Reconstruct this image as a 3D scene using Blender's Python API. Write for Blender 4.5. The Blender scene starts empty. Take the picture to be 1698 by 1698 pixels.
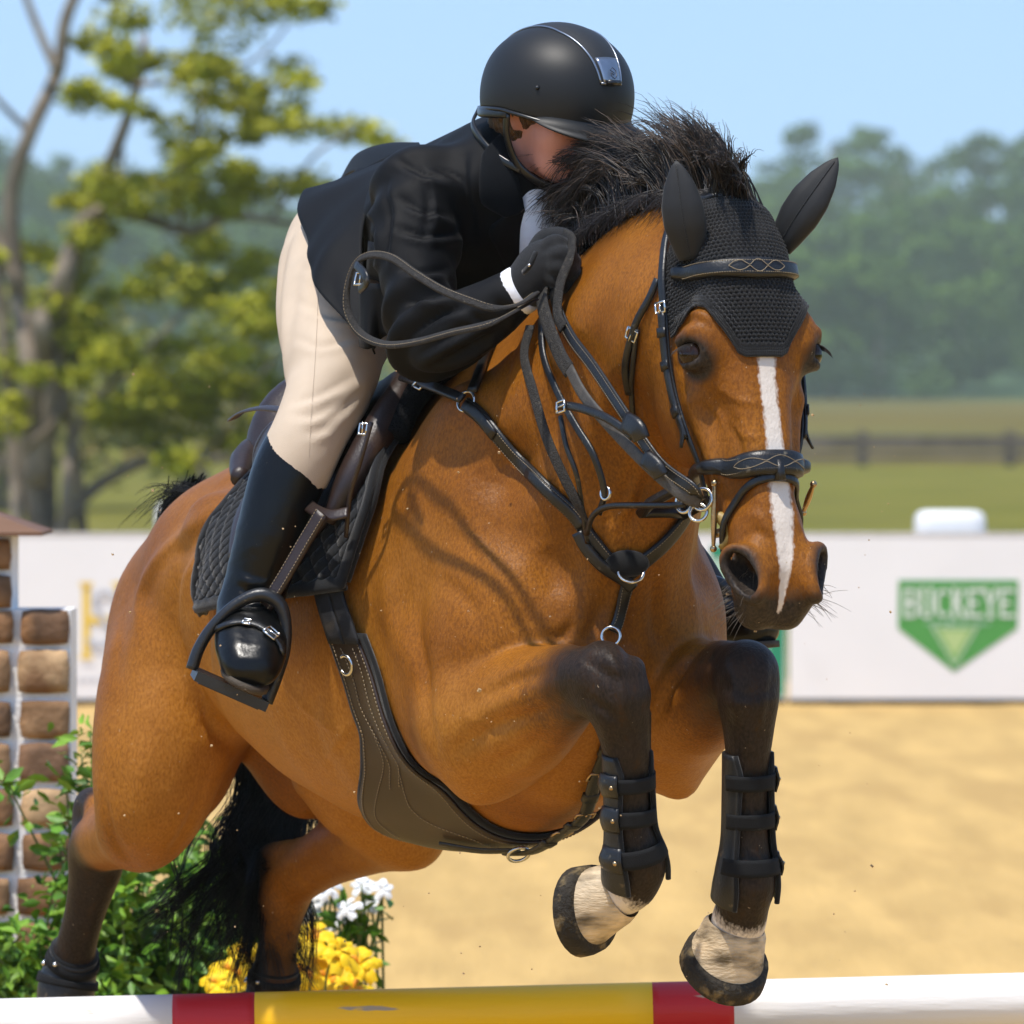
import bpy, bmesh, math, random
import numpy as np
from mathutils import Vector, Matrix
from mathutils.bvhtree import BVHTree

random.seed(7)
rng = np.random.default_rng(7)
scene = bpy.context.scene
col = scene.collection

# ------------------------------------------------------------------ camera
FPX, CZ, HOR = 10800.0, 1.6, 665.0          # focal length in photo pixels, eye height, horizon row
TILT = math.atan((849 - HOR) / FPX)
cam = bpy.data.cameras.new('camera')
cam.sensor_width = 36.0
cam.lens = FPX / 1698.0 * 36.0
cam.clip_start, cam.clip_end = 0.5, 6000.0
cam.dof.use_dof = True
cam.dof.focus_distance = 10.45
cam.dof.aperture_fstop = 9.0
camo = bpy.data.objects.new('camera', cam)
camo.location = (0, 0, CZ)
camo.rotation_euler = (math.pi / 2 - TILT, 0, 0)
col.objects.link(camo)
scene.camera = camo

# ------------------------------------------------------------------ sky and sun
SUN_DIR = Vector((-0.22, -0.30, 1.0)).normalized()       # towards the sun
SUN_EL = math.asin(SUN_DIR.z)
SUN_AZ = math.atan2(SUN_DIR.x, SUN_DIR.y)
world = bpy.data.worlds.new('World')
scene.world = world
world.use_nodes = True
wn, wl = world.node_tree.nodes, world.node_tree.links
wn.clear()
wo = wn.new('ShaderNodeOutputWorld')
bg = wn.new('ShaderNodeBackground')
sky = wn.new('ShaderNodeTexSky')
sky.sky_type = 'NISHITA'
sky.sun_disc = False
sky.sun_elevation = SUN_EL
sky.sun_rotation = SUN_AZ
sky.altitude = 200.0
sky.air_density = 1.0
sky.dust_density = 0.3
sky.ozone_density = 1.3
# the lens looks only at the lowest three degrees: lift the lookup so the whole dome shows the
# clear blue that stands above the ground haze
tc = wn.new('ShaderNodeTexCoord')
vm = wn.new('ShaderNodeVectorMath'); vm.operation = 'MULTIPLY_ADD'
vm.inputs[1].default_value = (1.0, 1.0, 0.80)
vm.inputs[2].default_value = (0.0, 0.0, 0.20)
wl.new(tc.outputs['Generated'], vm.inputs[0])
nz = wn.new('ShaderNodeVectorMath'); nz.operation = 'NORMALIZE'
wl.new(vm.outputs[0], nz.inputs[0])
wl.new(nz.outputs[0], sky.inputs['Vector'])
wl.new(sky.outputs[0], bg.inputs[0])
bg.inputs[1].default_value = 0.15
wl.new(bg.outputs[0], wo.inputs[0])

sun = bpy.data.lights.new('sun', 'SUN')
sun.energy = 2.9
sun.angle = math.radians(1.2)
sun.color = (1.0, 0.95, 0.87)
suno = bpy.data.objects.new('sun', sun)
suno.rotation_euler = SUN_DIR.to_track_quat('Z', 'Y').to_euler()
col.objects.link(suno)

vs = scene.view_settings
vs.view_transform = 'Standard'
vs.look = 'None'
vs.exposure = 0.72
vs.gamma = 1.0
vs.use_curve_mapping = False
scene.cycles.max_bounces = 6
scene.cycles.use_denoising = True

# ------------------------------------------------------------------ pixel <-> place helpers
CAM = np.array([0, 0, CZ])
_c, _s = math.cos(-TILT), math.sin(-TILT)
def ray(px, py):
    d = ((px - 849) / FPX, 1.0, (849 - py) / FPX)
    return np.array([d[0], d[1] * _c - d[2] * _s, d[1] * _s + d[2] * _c])
def P(px, py, Y):
    r = ray(px, py)
    return CAM + r * (Y / r[1])
TH = math.radians(30)
FW = np.array([math.sin(TH), -math.cos(TH), 0])         # the way the horse goes
RT = np.array([-math.cos(TH), -math.sin(TH), 0])        # the horse's right side
OW = P(780, 590, 11.0); OW = np.array([OW[0], OW[1], 0.0])  # under the withers
def to_w(q):                                            # horse frame (forward, right, up) -> world
    q = np.asarray(q, float)
    return OW + q[..., 0:1] * FW + q[..., 1:2] * RT + q[..., 2:3] * np.array([0, 0, 1.0])
def to_h(p):
    p = np.asarray(p, float) - OW
    return np.stack([p @ FW, p @ RT, p[..., 2]], -1)
def H(px, py, s):                                       # on the plane s to the right of the spine
    r = ray(px, py); t = (s - RT @ (CAM - OW)) / (RT @ r)
    return to_h(CAM + r * t)
def G(px, py, u):                                       # on the plane u ahead of the withers
    r = ray(px, py); t = (u - FW @ (CAM - OW)) / (FW @ r)
    return to_h(CAM + r * t)
def norm(v):
    v = np.asarray(v, float)
    return v / np.linalg.norm(v)

# ------------------------------------------------------------------ implicit bodies
def smin(a, b, k):
    h = np.maximum(k - np.abs(a - b), 0) / k
    return np.minimum(a, b) - h * h * k * 0.25
class Field:
    def __init__(self, xs, ys, zs):
        self.ax = [np.asarray(a, np.float32) for a in (xs, ys, zs)]
        self.D = np.full([len(a) for a in self.ax], 1.0, np.float32)
    def block(self, lo, hi):
        sl = []
        for a, l, h in zip(self.ax, lo, hi):
            i0, i1 = np.searchsorted(a, l), np.searchsorted(a, h)
            sl.append(slice(max(i0 - 1, 0), min(i1 + 1, len(a))))
        X, Y, Z = np.meshgrid(*[a[s] for a, s in zip(self.ax, sl)], indexing='ij', sparse=True)
        return tuple(sl), X, Y, Z
    def add(self, fn, lo, hi, k):
        m = k + 0.02
        sl, X, Y, Z = self.block(np.asarray(lo) - m, np.asarray(hi) + m)
        if min(s.stop - s.start for s in sl) <= 0: return
        self.D[sl] = smin(self.D[sl], fn(X, Y, Z).astype(np.float32), k)
    def cut(self, fn, lo, hi, k):
        m = k + 0.02
        sl, X, Y, Z = self.block(np.asarray(lo) - m, np.asarray(hi) + m)
        if min(s.stop - s.start for s in sl) <= 0: return
        self.D[sl] = -smin(-self.D[sl], fn(X, Y, Z).astype(np.float32), k)
    # primitives
    def cone(self, a, b, ra, rb, k=0.03, cut=False):
        a, b = np.asarray(a, float), np.asarray(b, float)
        ab = b - a; L2 = max(ab @ ab, 1e-9)
        def fn(X, Y, Z):
            x, y, z = X - a[0], Y - a[1], Z - a[2]
            t = np.clip((x * ab[0] + y * ab[1] + z * ab[2]) / L2, 0, 1)
            d = np.sqrt((x - t * ab[0]) ** 2 + (y - t * ab[1]) ** 2 + (z - t * ab[2]) ** 2)
            return d - (ra + (rb - ra) * t)
        r = max(ra, rb)
        (self.cut if cut else self.add)(fn, np.minimum(a, b) - r, np.maximum(a, b) + r, k)
    def chain(self, pts, k=0.03, n=5, kin=None):
        """pts: (point, radius); Catmull-Rom through them"""
        Q = np.array([list(p) + [r] for p, r in pts], float)
        S = spline(Q, n)
        for i in range(len(S) - 1):
            self.cone(S[i][:3], S[i + 1][:3], S[i][3], S[i + 1][3], k if (kin is None or i == 0) else kin)
    def ell(self, c, rad, axes=None, k=0.03, cut=False):
        c = np.asarray(c, float)
        A = np.eye(3) if axes is None else np.array([norm(v) for v in axes])
        def fn(X, Y, Z):
            x, y, z = X - c[0], Y - c[1], Z - c[2]
            k0 = 0; k1 = 0
            for v, r in zip(A, rad):
                q = (x * v[0] + y * v[1] + z * v[2]) / r
                k0 = k0 + q * q; k1 = k1 + (q / r) ** 2
            k0 = np.sqrt(k0); k1 = np.sqrt(k1) + 1e-6
            return k0 * (k0 - 1) / k1
        r = max(rad)
        ext = np.sqrt(sum((v * q) ** 2 for v, q in zip(A, rad)))
        (self.cut if cut else self.add)(fn, c - ext, c + ext, k)
    def eloft(self, crest, under, w, k, tap=0.45):
        """neck-like body: slices through paired top and bottom points (horse frame), half widths w"""
        A = spline(np.hstack([np.asarray(crest), np.asarray(under), np.asarray(w)[:, None]]), 5)
        for i in range(len(A) - 1):
            c0, c1 = (A[i, :3] + A[i, 3:6]) / 2, (A[i + 1, :3] + A[i + 1, 3:6]) / 2
            o = norm(A[i, :3] - A[i, 3:6] + A[i + 1, :3] - A[i + 1, 3:6])
            sd = norm(np.cross(o, c1 - c0)); ax = np.cross(sd, o)
            L = (c1 - c0) @ ax
            h0, h1 = np.linalg.norm(A[i, :3] - A[i, 3:6]) / 2, np.linalg.norm(A[i + 1, :3] - A[i + 1, 3:6]) / 2
            w0, w1 = A[i, 6], A[i + 1, 6]
            def fn(X, Y, Z):
                x, y, z = X - c0[0], Y - c0[1], Z - c0[2]
                t = np.clip((x * ax[0] + y * ax[1] + z * ax[2]) / L, 0, 1)
                dc = c1 - c0
                x, y, z = x - t * dc[0], y - t * dc[1], z - t * dc[2]
                a = x * sd[0] + y * sd[1] + z * sd[2]; b = x * o[0] + y * o[1] + z * o[2]; e = x * ax[0] + y * ax[1] + z * ax[2]
                hh, ww = h0 + (h1 - h0) * t, w0 + (w1 - w0) * t
                bn = b / hh
                we = ww * (1 - tap * np.clip(bn, 0, 1) ** 2)
                rho = np.sqrt((a / we) ** 2 + bn ** 2 + (e / ww) ** 2)
                return (rho - 1) * np.minimum(hh, ww) * 0.95
            m = max(h0, h1, w0, w1)
            self.add(fn, np.minimum(c0, c1) - m, np.maximum(c0, c1) + m, k if i == 0 else min(k, 0.04))
    def mesh(self, sm=0, keep=True):
        D = self.D; nx, ny, nz = D.shape
        S = D < 0
        c = np.zeros((nx - 1, ny - 1, nz - 1), np.int8)
        for i in (0, 1):
            for j in (0, 1):
                for k in (0, 1):
                    c += S[i:nx - 1 + i, j:ny - 1 + j, k:nz - 1 + k]
        I, J, K = np.nonzero((c > 0) & (c < 8))
        n = len(I)
        idx = np.full(c.shape, -1, np.int32); idx[I, J, K] = np.arange(n)
        acc = np.zeros((n, 3)); cnt = np.zeros(n)
        xs, ys, zs = self.ax
        corners = [(i, j, k) for i in (0, 1) for j in (0, 1) for k in (0, 1)]
        for a in corners:
            for d in range(3):
                if a[d]: continue
                b = list(a); b[d] = 1
                va = D[I + a[0], J + a[1], K + a[2]]; vb = D[I + b[0], J + b[1], K + b[2]]
                m = (va < 0) != (vb < 0)
                t = np.where(m, va / np.where(m, va - vb, 1), 0)
                pa = np.stack([xs[I + a[0]], ys[J + a[1]], zs[K + a[2]]], -1)
                pb = np.stack([xs[I + b[0]], ys[J + b[1]], zs[K + b[2]]], -1)
                acc += np.where(m[:, None], pa + (pb - pa) * t[:, None], 0); cnt += m
        V = acc / cnt[:, None]
        faces = []
        for d in range(3):
            e1, e2 = [(1, 2), (2, 0), (0, 1)][d]
            sh = [nx, ny, nz]
            A = [slice(0, sh[q]) for q in range(3)]; B = list(A)
            A[d] = slice(0, sh[d] - 1); B[d] = slice(1, sh[d])
            sa, sb = S[tuple(A)], S[tuple(B)]
            E = np.argwhere(sa != sb)
            ok = (E[:, e1] > 0) & (E[:, e2] > 0) & (E[:, e1] < sh[e1] - 1) & (E[:, e2] < sh[e2] - 1)
            E = E[ok]
            q = []
            for o1, o2 in ((1, 1), (0, 1), (0, 0), (1, 0)):
                T = E.copy(); T[:, e1] -= o1; T[:, e2] -= o2
                q.append(idx[T[:, 0], T[:, 1], T[:, 2]])
            q = np.stack(q, -1)
            flip = sa[E[:, 0], E[:, 1], E[:, 2]]
            q[flip] = q[flip][:, ::-1]
            faces.append(q)
        Fc = np.concatenate(faces)
        if keep:                                           # drop crumbs cut off from the main piece
            lab = np.arange(n)
            for _ in range(4000):
                m = lab[Fc].min(1); new = lab.copy()
                for i in range(4): np.minimum.at(new, Fc[:, i], m)
                new = new[new]
                if (new == lab).all(): break
                lab = new
            big = np.bincount(lab).argmax(); ok_ = lab == big
            ren = np.cumsum(ok_) - 1; Fc = ren[Fc[ok_[Fc].all(1)]]; V = V[ok_]
        for _ in range(sm):
            A = np.zeros_like(V); w = np.zeros(len(V))
            for i in range(4):
                np.add.at(A, Fc[:, i], V[Fc[:, (i + 1) % 4]]); np.add.at(w, Fc[:, i], 1)
                np.add.at(A, Fc[:, i], V[Fc[:, (i + 3) % 4]]); np.add.at(w, Fc[:, i], 1)
            V = V * 0.5 + 0.5 * A / w[:, None]
        return V, Fc
def spline(Q, n):
    Q = np.asarray(Q, float)
    if len(Q) < 3:
        t = np.linspace(0, 1, n + 1)[:, None]
        return Q[0] * (1 - t) + Q[-1] * t
    E = np.vstack([2 * Q[0] - Q[1], Q, 2 * Q[-1] - Q[-2]])
    out = []
    for i in range(1, len(E) - 2):
        p0, p1, p2, p3 = E[i - 1:i + 3]
        for j in range(n):
            t = j / n
            out.append(0.5 * ((2 * p1) + (-p0 + p2) * t + (2 * p0 - 5 * p1 + 4 * p2 - p3) * t * t + (-p0 + 3 * p1 - 3 * p2 + p3) * t ** 3))
    out.append(Q[-1])
    return np.array(out)
def steps(*seg):                          # (start, end, spacing) pieces joined to one axis
    out = []
    for a, b, h in seg:
        out.append(np.arange(a, b - 1e-6, h))
    return np.concatenate(out + [[seg[-1][1]]])

# ------------------------------------------------------------------ object helpers
def link(o, parent=None):
    col.objects.link(o)
    if parent is not None:
        o.parent = parent
    return o
def meta(o, label, cat, group=None, kind=None):
    if label: o['label'] = label
    if cat: o['category'] = cat
    if group: o['group'] = group
    if kind: o['kind'] = kind
    return o
def empty(name, label=None, cat=None, loc=(0, 0, 0), group=None):
    o = bpy.data.objects.new(name, None)
    o.empty_display_size = 0.1
    o.location = loc
    link(o)
    return meta(o, label, cat, group)
def mesh_obj(name, V, Fc, mat, parent=None, smooth=True):
    """vertices in world coordinates, moved under the parent's own origin"""
    V = np.asarray(V, float)
    if parent is not None:
        b, p = np.zeros(3), parent
        while p is not None:
            b += np.array(p.location); p = p.parent
        V = V - b
    me = bpy.data.meshes.new(name)
    if isinstance(Fc, np.ndarray):
        k = Fc.shape[1]
        me.vertices.add(len(V)); me.vertices.foreach_set('co', V.astype(np.float32).ravel())
        me.loops.add(Fc.size); me.loops.foreach_set('vertex_index', Fc.astype(np.int32).ravel())
        me.polygons.add(len(Fc))
        me.polygons.foreach_set('loop_start', np.arange(0, Fc.size, k, dtype=np.int32))
        me.update(calc_edges=True)
    else:
        me.from_pydata([tuple(v) for v in V], [], [tuple(int(i) for i in f) for f in Fc])
    me.polygons.foreach_set('use_smooth', np.full(len(me.polygons), smooth))
    if mat is not None: me.materials.append(mat)
    me.update()
    o = bpy.data.objects.new(name, me)
    return link(o, parent)
class MB:
    """collects shapes for ONE mesh"""
    def __init__(s): s.v, s.f = [], []
    def grid(s, A, closeu=False, closev=False, caps=False):
        A = np.asarray(A, float); m, n = A.shape[:2]; b = len(s.v)
        s.v += [tuple(p) for p in A.reshape(-1, 3)]
        for i in range(m if closeu else m - 1):
            for j in range(n if closev else n - 1):
                i2, j2 = (i + 1) % m, (j + 1) % n
                s.f.append((b + i * n + j, b + i * n + j2, b + i2 * n + j2, b + i2 * n + j))
        if caps:
            s.f.append(tuple(b + j for j in range(n))[::-1])
            s.f.append(tuple(b + (m - 1) * n + j for j in range(n)))
        return s
    def tube(s, pts, r, n=8, smooth=0, caps=True):
        pts = np.asarray(pts, float)
        r = np.full(len(pts), r) if np.isscalar(r) else np.asarray(r, float)
        if smooth:
            Q = spline(np.hstack([pts, r[:, None]]), smooth); pts, r = Q[:, :3], Q[:, 3]
        T = np.gradient(pts, axis=0); T /= np.linalg.norm(T, axis=1)[:, None] + 1e-12
        up = np.array([0, 0, 1.0]) if abs(T[0][2]) < 0.9 else np.array([1.0, 0, 0])
        rings = []
        for p, t, q in zip(pts, T, r):
            a = np.cross(t, up); a /= np.linalg.norm(a) + 1e-9; b = np.cross(a, t); up = b
            an = np.linspace(0, 2 * math.pi, n, endpoint=False)
            rings.append(p + q * (np.cos(an)[:, None] * a + np.sin(an)[:, None] * b))
        s.grid(rings, closev=True, caps=caps)
        return s
    def box(s, c, hx, hy, hz, ax=None):
        A = np.eye(3) if ax is None else np.array([norm(v) for v in ax])
        b = len(s.v); c = np.asarray(c, float)
        for i in (-1, 1):
            for j in (-1, 1):
                for k in (-1, 1):
                    s.v.append(tuple(c + A[0] * i * hx + A[1] * j * hy + A[2] * k * hz))
        for f in ((0, 1, 3, 2), (4, 6, 7, 5), (0, 4, 5, 1), (2, 3, 7, 6), (0, 2, 6, 4), (1, 5, 7, 3)):
            s.f.append(tuple(b + i for i in f))
        return s
    def ball(s, c, r, n=10, axes=None):
        r = np.array([r] * 3 if np.isscalar(r) else r, float)
        A = np.eye(3) if axes is None else np.array([norm(v) for v in axes])
        th = np.linspace(0.001, math.pi - 0.001, n); ph = np.linspace(0, 2 * math.pi, 2 * n, endpoint=False)
        g = np.stack([np.sin(th)[:, None] * np.cos(ph), np.sin(th)[:, None] * np.sin(ph), np.cos(th)[:, None] * np.ones_like(ph)], -1)
        s.grid(np.asarray(c) + (g * r) @ A, closev=True, caps=True)
        return s
    def torus(s, c, R, r, nrm, n=24, m=8, a0=0.0, a1=2 * math.pi):
        w = norm(nrm); a = norm(np.cross(w, [0.3, 0.2, 1.0])); b = np.cross(w, a)
        closed = abs(a1 - a0 - 2 * math.pi) < 1e-6
        an = np.linspace(a0, a1, n, endpoint=not closed)
        rings = []
        for t in an:
            d = math.cos(t) * a + math.sin(t) * b
            q = np.linspace(0, 2 * math.pi, m, endpoint=False)
            rings.append(np.asarray(c) + d * R + r * (np.cos(q)[:, None] * d + np.sin(q)[:, None] * w))
        s.grid(rings, closeu=closed, closev=True, caps=not closed)
        return s
    def strap(s, pts, nrm, w, t, smooth=0, edge=0.35):
        """flat band along pts, lying with its face along nrm; w, t full width and thickness"""
        pts, nrm = np.asarray(pts, float), np.asarray(nrm, float)
        w = np.full(len(pts), w) if np.isscalar(w) else np.asarray(w, float)
        if smooth:
            Q = spline(np.hstack([pts, nrm, w[:, None]]), smooth); pts, nrm, w = Q[:, :3], Q[:, 3:6], Q[:, 6]
        T = np.gradient(pts, axis=0); T /= np.linalg.norm(T, axis=1)[:, None] + 1e-12
        rings = []
        for p, tt, n, q in zip(pts, T, nrm, w):
            b = np.cross(tt, n); b /= np.linalg.norm(b) + 1e-9; n = np.cross(b, tt)
            h = q / 2; e = min(edge * t, h * 0.5)
            prof = [(-h, e), (-h + e, t), (-h * 0.5, t * 1.12), (0, t * 1.15), (h * 0.5, t * 1.12), (h - e, t), (h, e), (h, 0), (0, -t * 0.1), (-h, 0)]
            rings.append([p + b * x + n * y for x, y in prof])
        s.grid(rings, closev=True, caps=True)
        return s
    def build(s, name, mat, parent=None, smooth=True):
        return mesh_obj(name, s.v, s.f, mat, parent, smooth)

# ------------------------------------------------------------------ materials
def sstep(a, b, x):
    t = np.clip((np.asarray(x, float) - a) / (b - a), 0, 1)
    return t * t * (3 - 2 * t)
MATS = {}
def mat(name, color, rough=0.6, var=0.15, scale=30.0, bump=0.1, bscale=None, spec=0.5, metal=0.0, sheen=0.0, coat=0.0,
        attr=None, detail=4.0, stretch=(1, 1, 1), spots=None):
    """procedural surface: base colour broken up by noise, fine relief from a second noise"""
    m = bpy.data.materials.new(name); m.use_nodes = True
    nt = m.node_tree; N, L = nt.nodes, nt.links
    b = N['Principled BSDF']
    b.inputs['Roughness'].default_value = rough
    b.inputs['Metallic'].default_value = metal
    b.inputs['Specular IOR Level'].default_value = spec
    if sheen:
        b.inputs['Sheen Weight'].default_value = sheen
        b.inputs['Sheen Roughness'].default_value = 0.4
    if coat: b.inputs['Coat Weight'].default_value = coat; b.inputs['Coat Roughness'].default_value = 0.15
    tcn = N.new('ShaderNodeTexCoord'); mp = N.new('ShaderNodeMapping')
    mp.inputs['Scale'].default_value = stretch
    L.new(tcn.outputs['Object'], mp.inputs[0])
    n1 = N.new('ShaderNodeTexNoise'); n1.inputs['Scale'].default_value = scale; n1.inputs['Detail'].default_value = detail
    L.new(mp.outputs[0], n1.inputs['Vector'])
    hs = N.new('ShaderNodeHueSaturation')
    mr = N.new('ShaderNodeMapRange')
    mr.inputs['From Min'].default_value = 0.3; mr.inputs['From Max'].default_value = 0.7
    mr.inputs['To Min'].default_value = 1 - var; mr.inputs['To Max'].default_value = 1 + var
    L.new(n1.outputs[0], mr.inputs[0]); L.new(mr.outputs[0], hs.inputs['Value'])
    if attr:
        at = N.new('ShaderNodeAttribute'); at.attribute_name = attr
        L.new(at.outputs['Color'], hs.inputs['Color'])
    else:
        hs.inputs['Color'].default_value = (*color, 1)
    out = hs.outputs[0]
    if spots:                                             # (colour, noise scale, threshold, softness)
        sc, ss, th, so = spots
        ns = N.new('ShaderNodeTexNoise'); ns.inputs['Scale'].default_value = ss; ns.inputs['Detail'].default_value = 5
        L.new(mp.outputs[0], ns.inputs['Vector'])
        rm = N.new('ShaderNodeMapRange'); rm.inputs['From Min'].default_value = th; rm.inputs['From Max'].default_value = th + so
        L.new(ns.outputs[0], rm.inputs[0])
        mx = N.new('ShaderNodeMix'); mx.data_type = 'RGBA'
        L.new(rm.outputs[0], mx.inputs[0]); L.new(out, mx.inputs[6]); mx.inputs[7].default_value = (*sc, 1)
        out = mx.outputs[2]
    L.new(out, b.inputs['Base Color'])
    if bump:
        n2 = N.new('ShaderNodeTexNoise'); n2.inputs['Scale'].default_value = bscale or scale * 6; n2.inputs['Detail'].default_value = 5
        L.new(mp.outputs[0], n2.inputs['Vector'])
        bp = N.new('ShaderNodeBump'); bp.inputs['Strength'].default_value = bump; bp.inputs['Distance'].default_value = 0.01
        L.new(n2.outputs[0], bp.inputs['Height']); L.new(bp.outputs[0], b.inputs['Normal'])
    MATS[name] = m
    return m
def coat_mat():
    """short bay coat: colour regions come with the hide, edges broken hair by hair"""
    m = bpy.data.materials.new('bay_coat'); m.use_nodes = True
    N, L = m.node_tree.nodes, m.node_tree.links
    b = N['Principled BSDF']
    tcn = N.new('ShaderNodeTexCoord')
    def noise(sc, det=4, vec=None):
        n = N.new('ShaderNodeTexNoise'); n.inputs['Scale'].default_value = sc; n.inputs['Detail'].default_value = det
        L.new(vec or tcn.outputs['Object'], n.inputs['Vector']); return n.outputs[0]
    def mixc(fac, a, c):
        x = N.new('ShaderNodeMix'); x.data_type = 'RGBA'
        L.new(fac, x.inputs[0])
        for s, i in ((a, 6), (c, 7)):
            if isinstance(s, tuple): x.inputs[i].default_value = (*s, 1)
            else: L.new(s, x.inputs[i])
        return x.outputs[2]
    def rng_(v, a, b_, c=0.0, d=1.0):
        r = N.new('ShaderNodeMapRange'); r.inputs['From Min'].default_value = a; r.inputs['From Max'].default_value = b_
        r.inputs['To Min'].default_value = c; r.inputs['To Max'].default_value = d
        L.new(v, r.inputs[0]); return r.outputs[0]
    mp = N.new('ShaderNodeMapping'); mp.inputs['Scale'].default_value = (1, 1, 0.5); mp.inputs['Rotation'].default_value = (0.5, 0.3, 0)
    L.new(tcn.outputs['Object'], mp.inputs[0])
    hair = noise(260, 4, mp.outputs[0])
    big = noise(5.5, 3); mid = noise(26, 4)
    base = mixc(rng_(big, 0.36, 0.66), (0.220, 0.072, 0.004), (0.335, 0.122, 0.010))
    base = mixc(rng_(mid, 0.4, 0.75, 0.0, 0.45), base, (0.175, 0.055, 0.006))
    base = mixc(rng_(hair, 0.38, 0.66, 0.0, 0.60), base, (0.105, 0.032, 0.004))
    base = mixc(rng_(noise(420, 2), 0.55, 0.75, 0.0, 0.28), base, (0.44, 0.185, 0.03))
    at2 = N.new('ShaderNodeAttribute'); at2.attribute_name = 'tan'       # paler flank, belly and inner leg hair
    sp2 = N.new('ShaderNodeSeparateColor'); L.new(at2.outputs['Color'], sp2.inputs[0])
    tanc = mixc(rng_(hair, 0.36, 0.66), (0.420, 0.178, 0.028), (0.310, 0.120, 0.014))
    tf = N.new('ShaderNodeMath'); tf.operation = 'MULTIPLY_ADD'; L.new(mid, tf.inputs[0]); tf.inputs[1].default_value = .5; tf.inputs[2].default_value = -.25
    ta = N.new('ShaderNodeMath'); ta.operation = 'ADD'; L.new(sp2.outputs[0], ta.inputs[0]); L.new(tf.outputs[0], ta.inputs[1])
    base = mixc(rng_(ta.outputs[0], 0.0, 1.0), base, tanc)
    at = N.new('ShaderNodeAttribute'); at.attribute_name = 'hide'      # r black points, g white marks, b dark skin
    sp = N.new('ShaderNodeSeparateColor'); L.new(at.outputs['Color'], sp.inputs[0])
    def brk(v, nz_, amt=0.35):
        a = N.new('ShaderNodeMath'); a.operation = 'MULTIPLY_ADD'
        L.new(nz_, a.inputs[0]); a.inputs[1].default_value = amt; a.inputs[2].default_value = -amt / 2
        c = N.new('ShaderNodeMath'); c.operation = 'ADD'; L.new(v, c.inputs[0]); L.new(a.outputs[0], c.inputs[1])
        return c.outputs[0]
    dark = mixc(rng_(hair, 0.3, 0.7), (0.010, 0.0065, 0.0045), (0.036, 0.022, 0.014))
    c1 = mixc(rng_(brk(brk(sp.outputs[0], noise(40, 4, mp.outputs[0]), 0.5), hair, .35), 0.12, 0.95), base, dark)
    skin = mixc(rng_(hair, 0.35, 0.65), (0.018, 0.014, 0.012), (0.050, 0.036, 0.026))
    c2 = mixc(rng_(brk(sp.outputs[2], mid, 0.4), 0.3, 0.85), c1, skin)
    c3 = mixc(rng_(brk(brk(sp.outputs[1], noise(200, 4, mp.outputs[0]), .8), noise(45, 4), .5), 0.30, 0.72), c2, (0.66, 0.58, 0.50))
    dust = noise(120, 3); du = rng_(dust, 0.725, 0.75, 0.0, 0.7)
    c4 = mixc(du, c3, (0.42, 0.32, 0.2))
    L.new(c4, b.inputs['Base Color'])
    b.inputs['Roughness'].default_value = 0.48
    b.inputs['Specular IOR Level'].default_value = 0.17
    b.inputs['Sheen Weight'].default_value = 0.0
    b.inputs['Sheen Roughness'].default_value = 0.5
    b.inputs['Sheen Tint'].default_value = (1.0, 0.75, 0.5, 1)
    bp = N.new('ShaderNodeBump'); bp.inputs['Strength'].default_value = 0.32; bp.inputs['Distance'].default_value = 0.004
    L.new(hair, bp.inputs['Height'])
    b2 = N.new('ShaderNodeBump'); b2.inputs['Strength'].default_value = 0.35; b2.inputs['Distance'].default_value = 0.012
    L.new(noise(17, 4), b2.inputs['Height']); L.new(b2.outputs[0], bp.inputs['Normal'])
    L.new(bp.outputs[0], b.inputs['Normal'])
    return m

# ------------------------------------------------------------------ the horse
YAW, PIT = math.radians(10), math.radians(17)
FH = np.array([math.cos(YAW), math.sin(YAW), 0])
HR = np.array([-math.sin(YAW), math.cos(YAW), 0])               # head's right
HA = norm(math.sin(PIT) * FH - math.cos(PIT) * np.array([0, 0, 1]))   # down the face
HN = np.cross(HR, HA); HN = HN if HN @ FH > 0 else -HN          # out of the face
POLL = G(1236, 338, 0.905)
HB = np.array([HA, HN, HR])
def hp(l, n, r):                                                # head frame -> horse frame
    return POLL + l * HA + n * HN + r * HR

fld = Field(steps((-1.42, 0.55, 0.0085), (0.55, 1.24, 0.0048)),
            steps((-0.44, -0.20, 0.0085), (-0.20, 0.24, 0.0048), (0.24, 0.46, 0.0085)),
            steps((0.36, 1.18, 0.008), (1.18, 2.06, 0.0055)))
ST = np.array([  # u, top, bottom, half width, taper to the top
    (-1.03, 1.38, 1.14, .05, .3), (-.98, 1.415, 1.08, .08, .4), (-.88, 1.46, 1.03, .135, .5), (-.75, 1.51, 1.02, .19, .5), (-.60, 1.545, 1.00, .25, .5),
    (-.45, 1.54, .955, .30, .45), (-.30, 1.55, .905, .325, .4), (-.15, 1.595, .87, .33, .45), (0, 1.655, .855, .305, .6),
    (.12, 1.675, .865, .265, .65), (.25, 1.65, .89, .235, .6), (.38, 1.57, .945, .21, .5), (.47, 1.47, 1.03, .17, .4), (.53, 1.37, 1.16, .10, .3)])
def torso(X, Y, Z):
    u = X
    uc = np.clip(u, ST[0, 0], ST[-1, 0])
    tp, bt, w, tap = [np.interp(uc, ST[:, 0], ST[:, i]) for i in (1, 2, 3, 4)]
    zc, hh = (tp + bt) / 2, (tp - bt) / 2
    zn = (Z - zc) / hh
    we = w * (1 - tap * np.clip(zn, 0, 1) ** 2)
    rho = (np.abs(Y / we) ** 2.2 + np.abs(zn) ** 2.2) ** (1 / 2.2)
    d = (rho - 1) * np.minimum(hh, w) * 0.92
    q = np.maximum(np.maximum(ST[0, 0] - u, u - ST[-1, 0]), 0)
    return np.where(q > 0, np.sqrt(np.maximum(d, 0) ** 2 + q ** 2), d)
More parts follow.
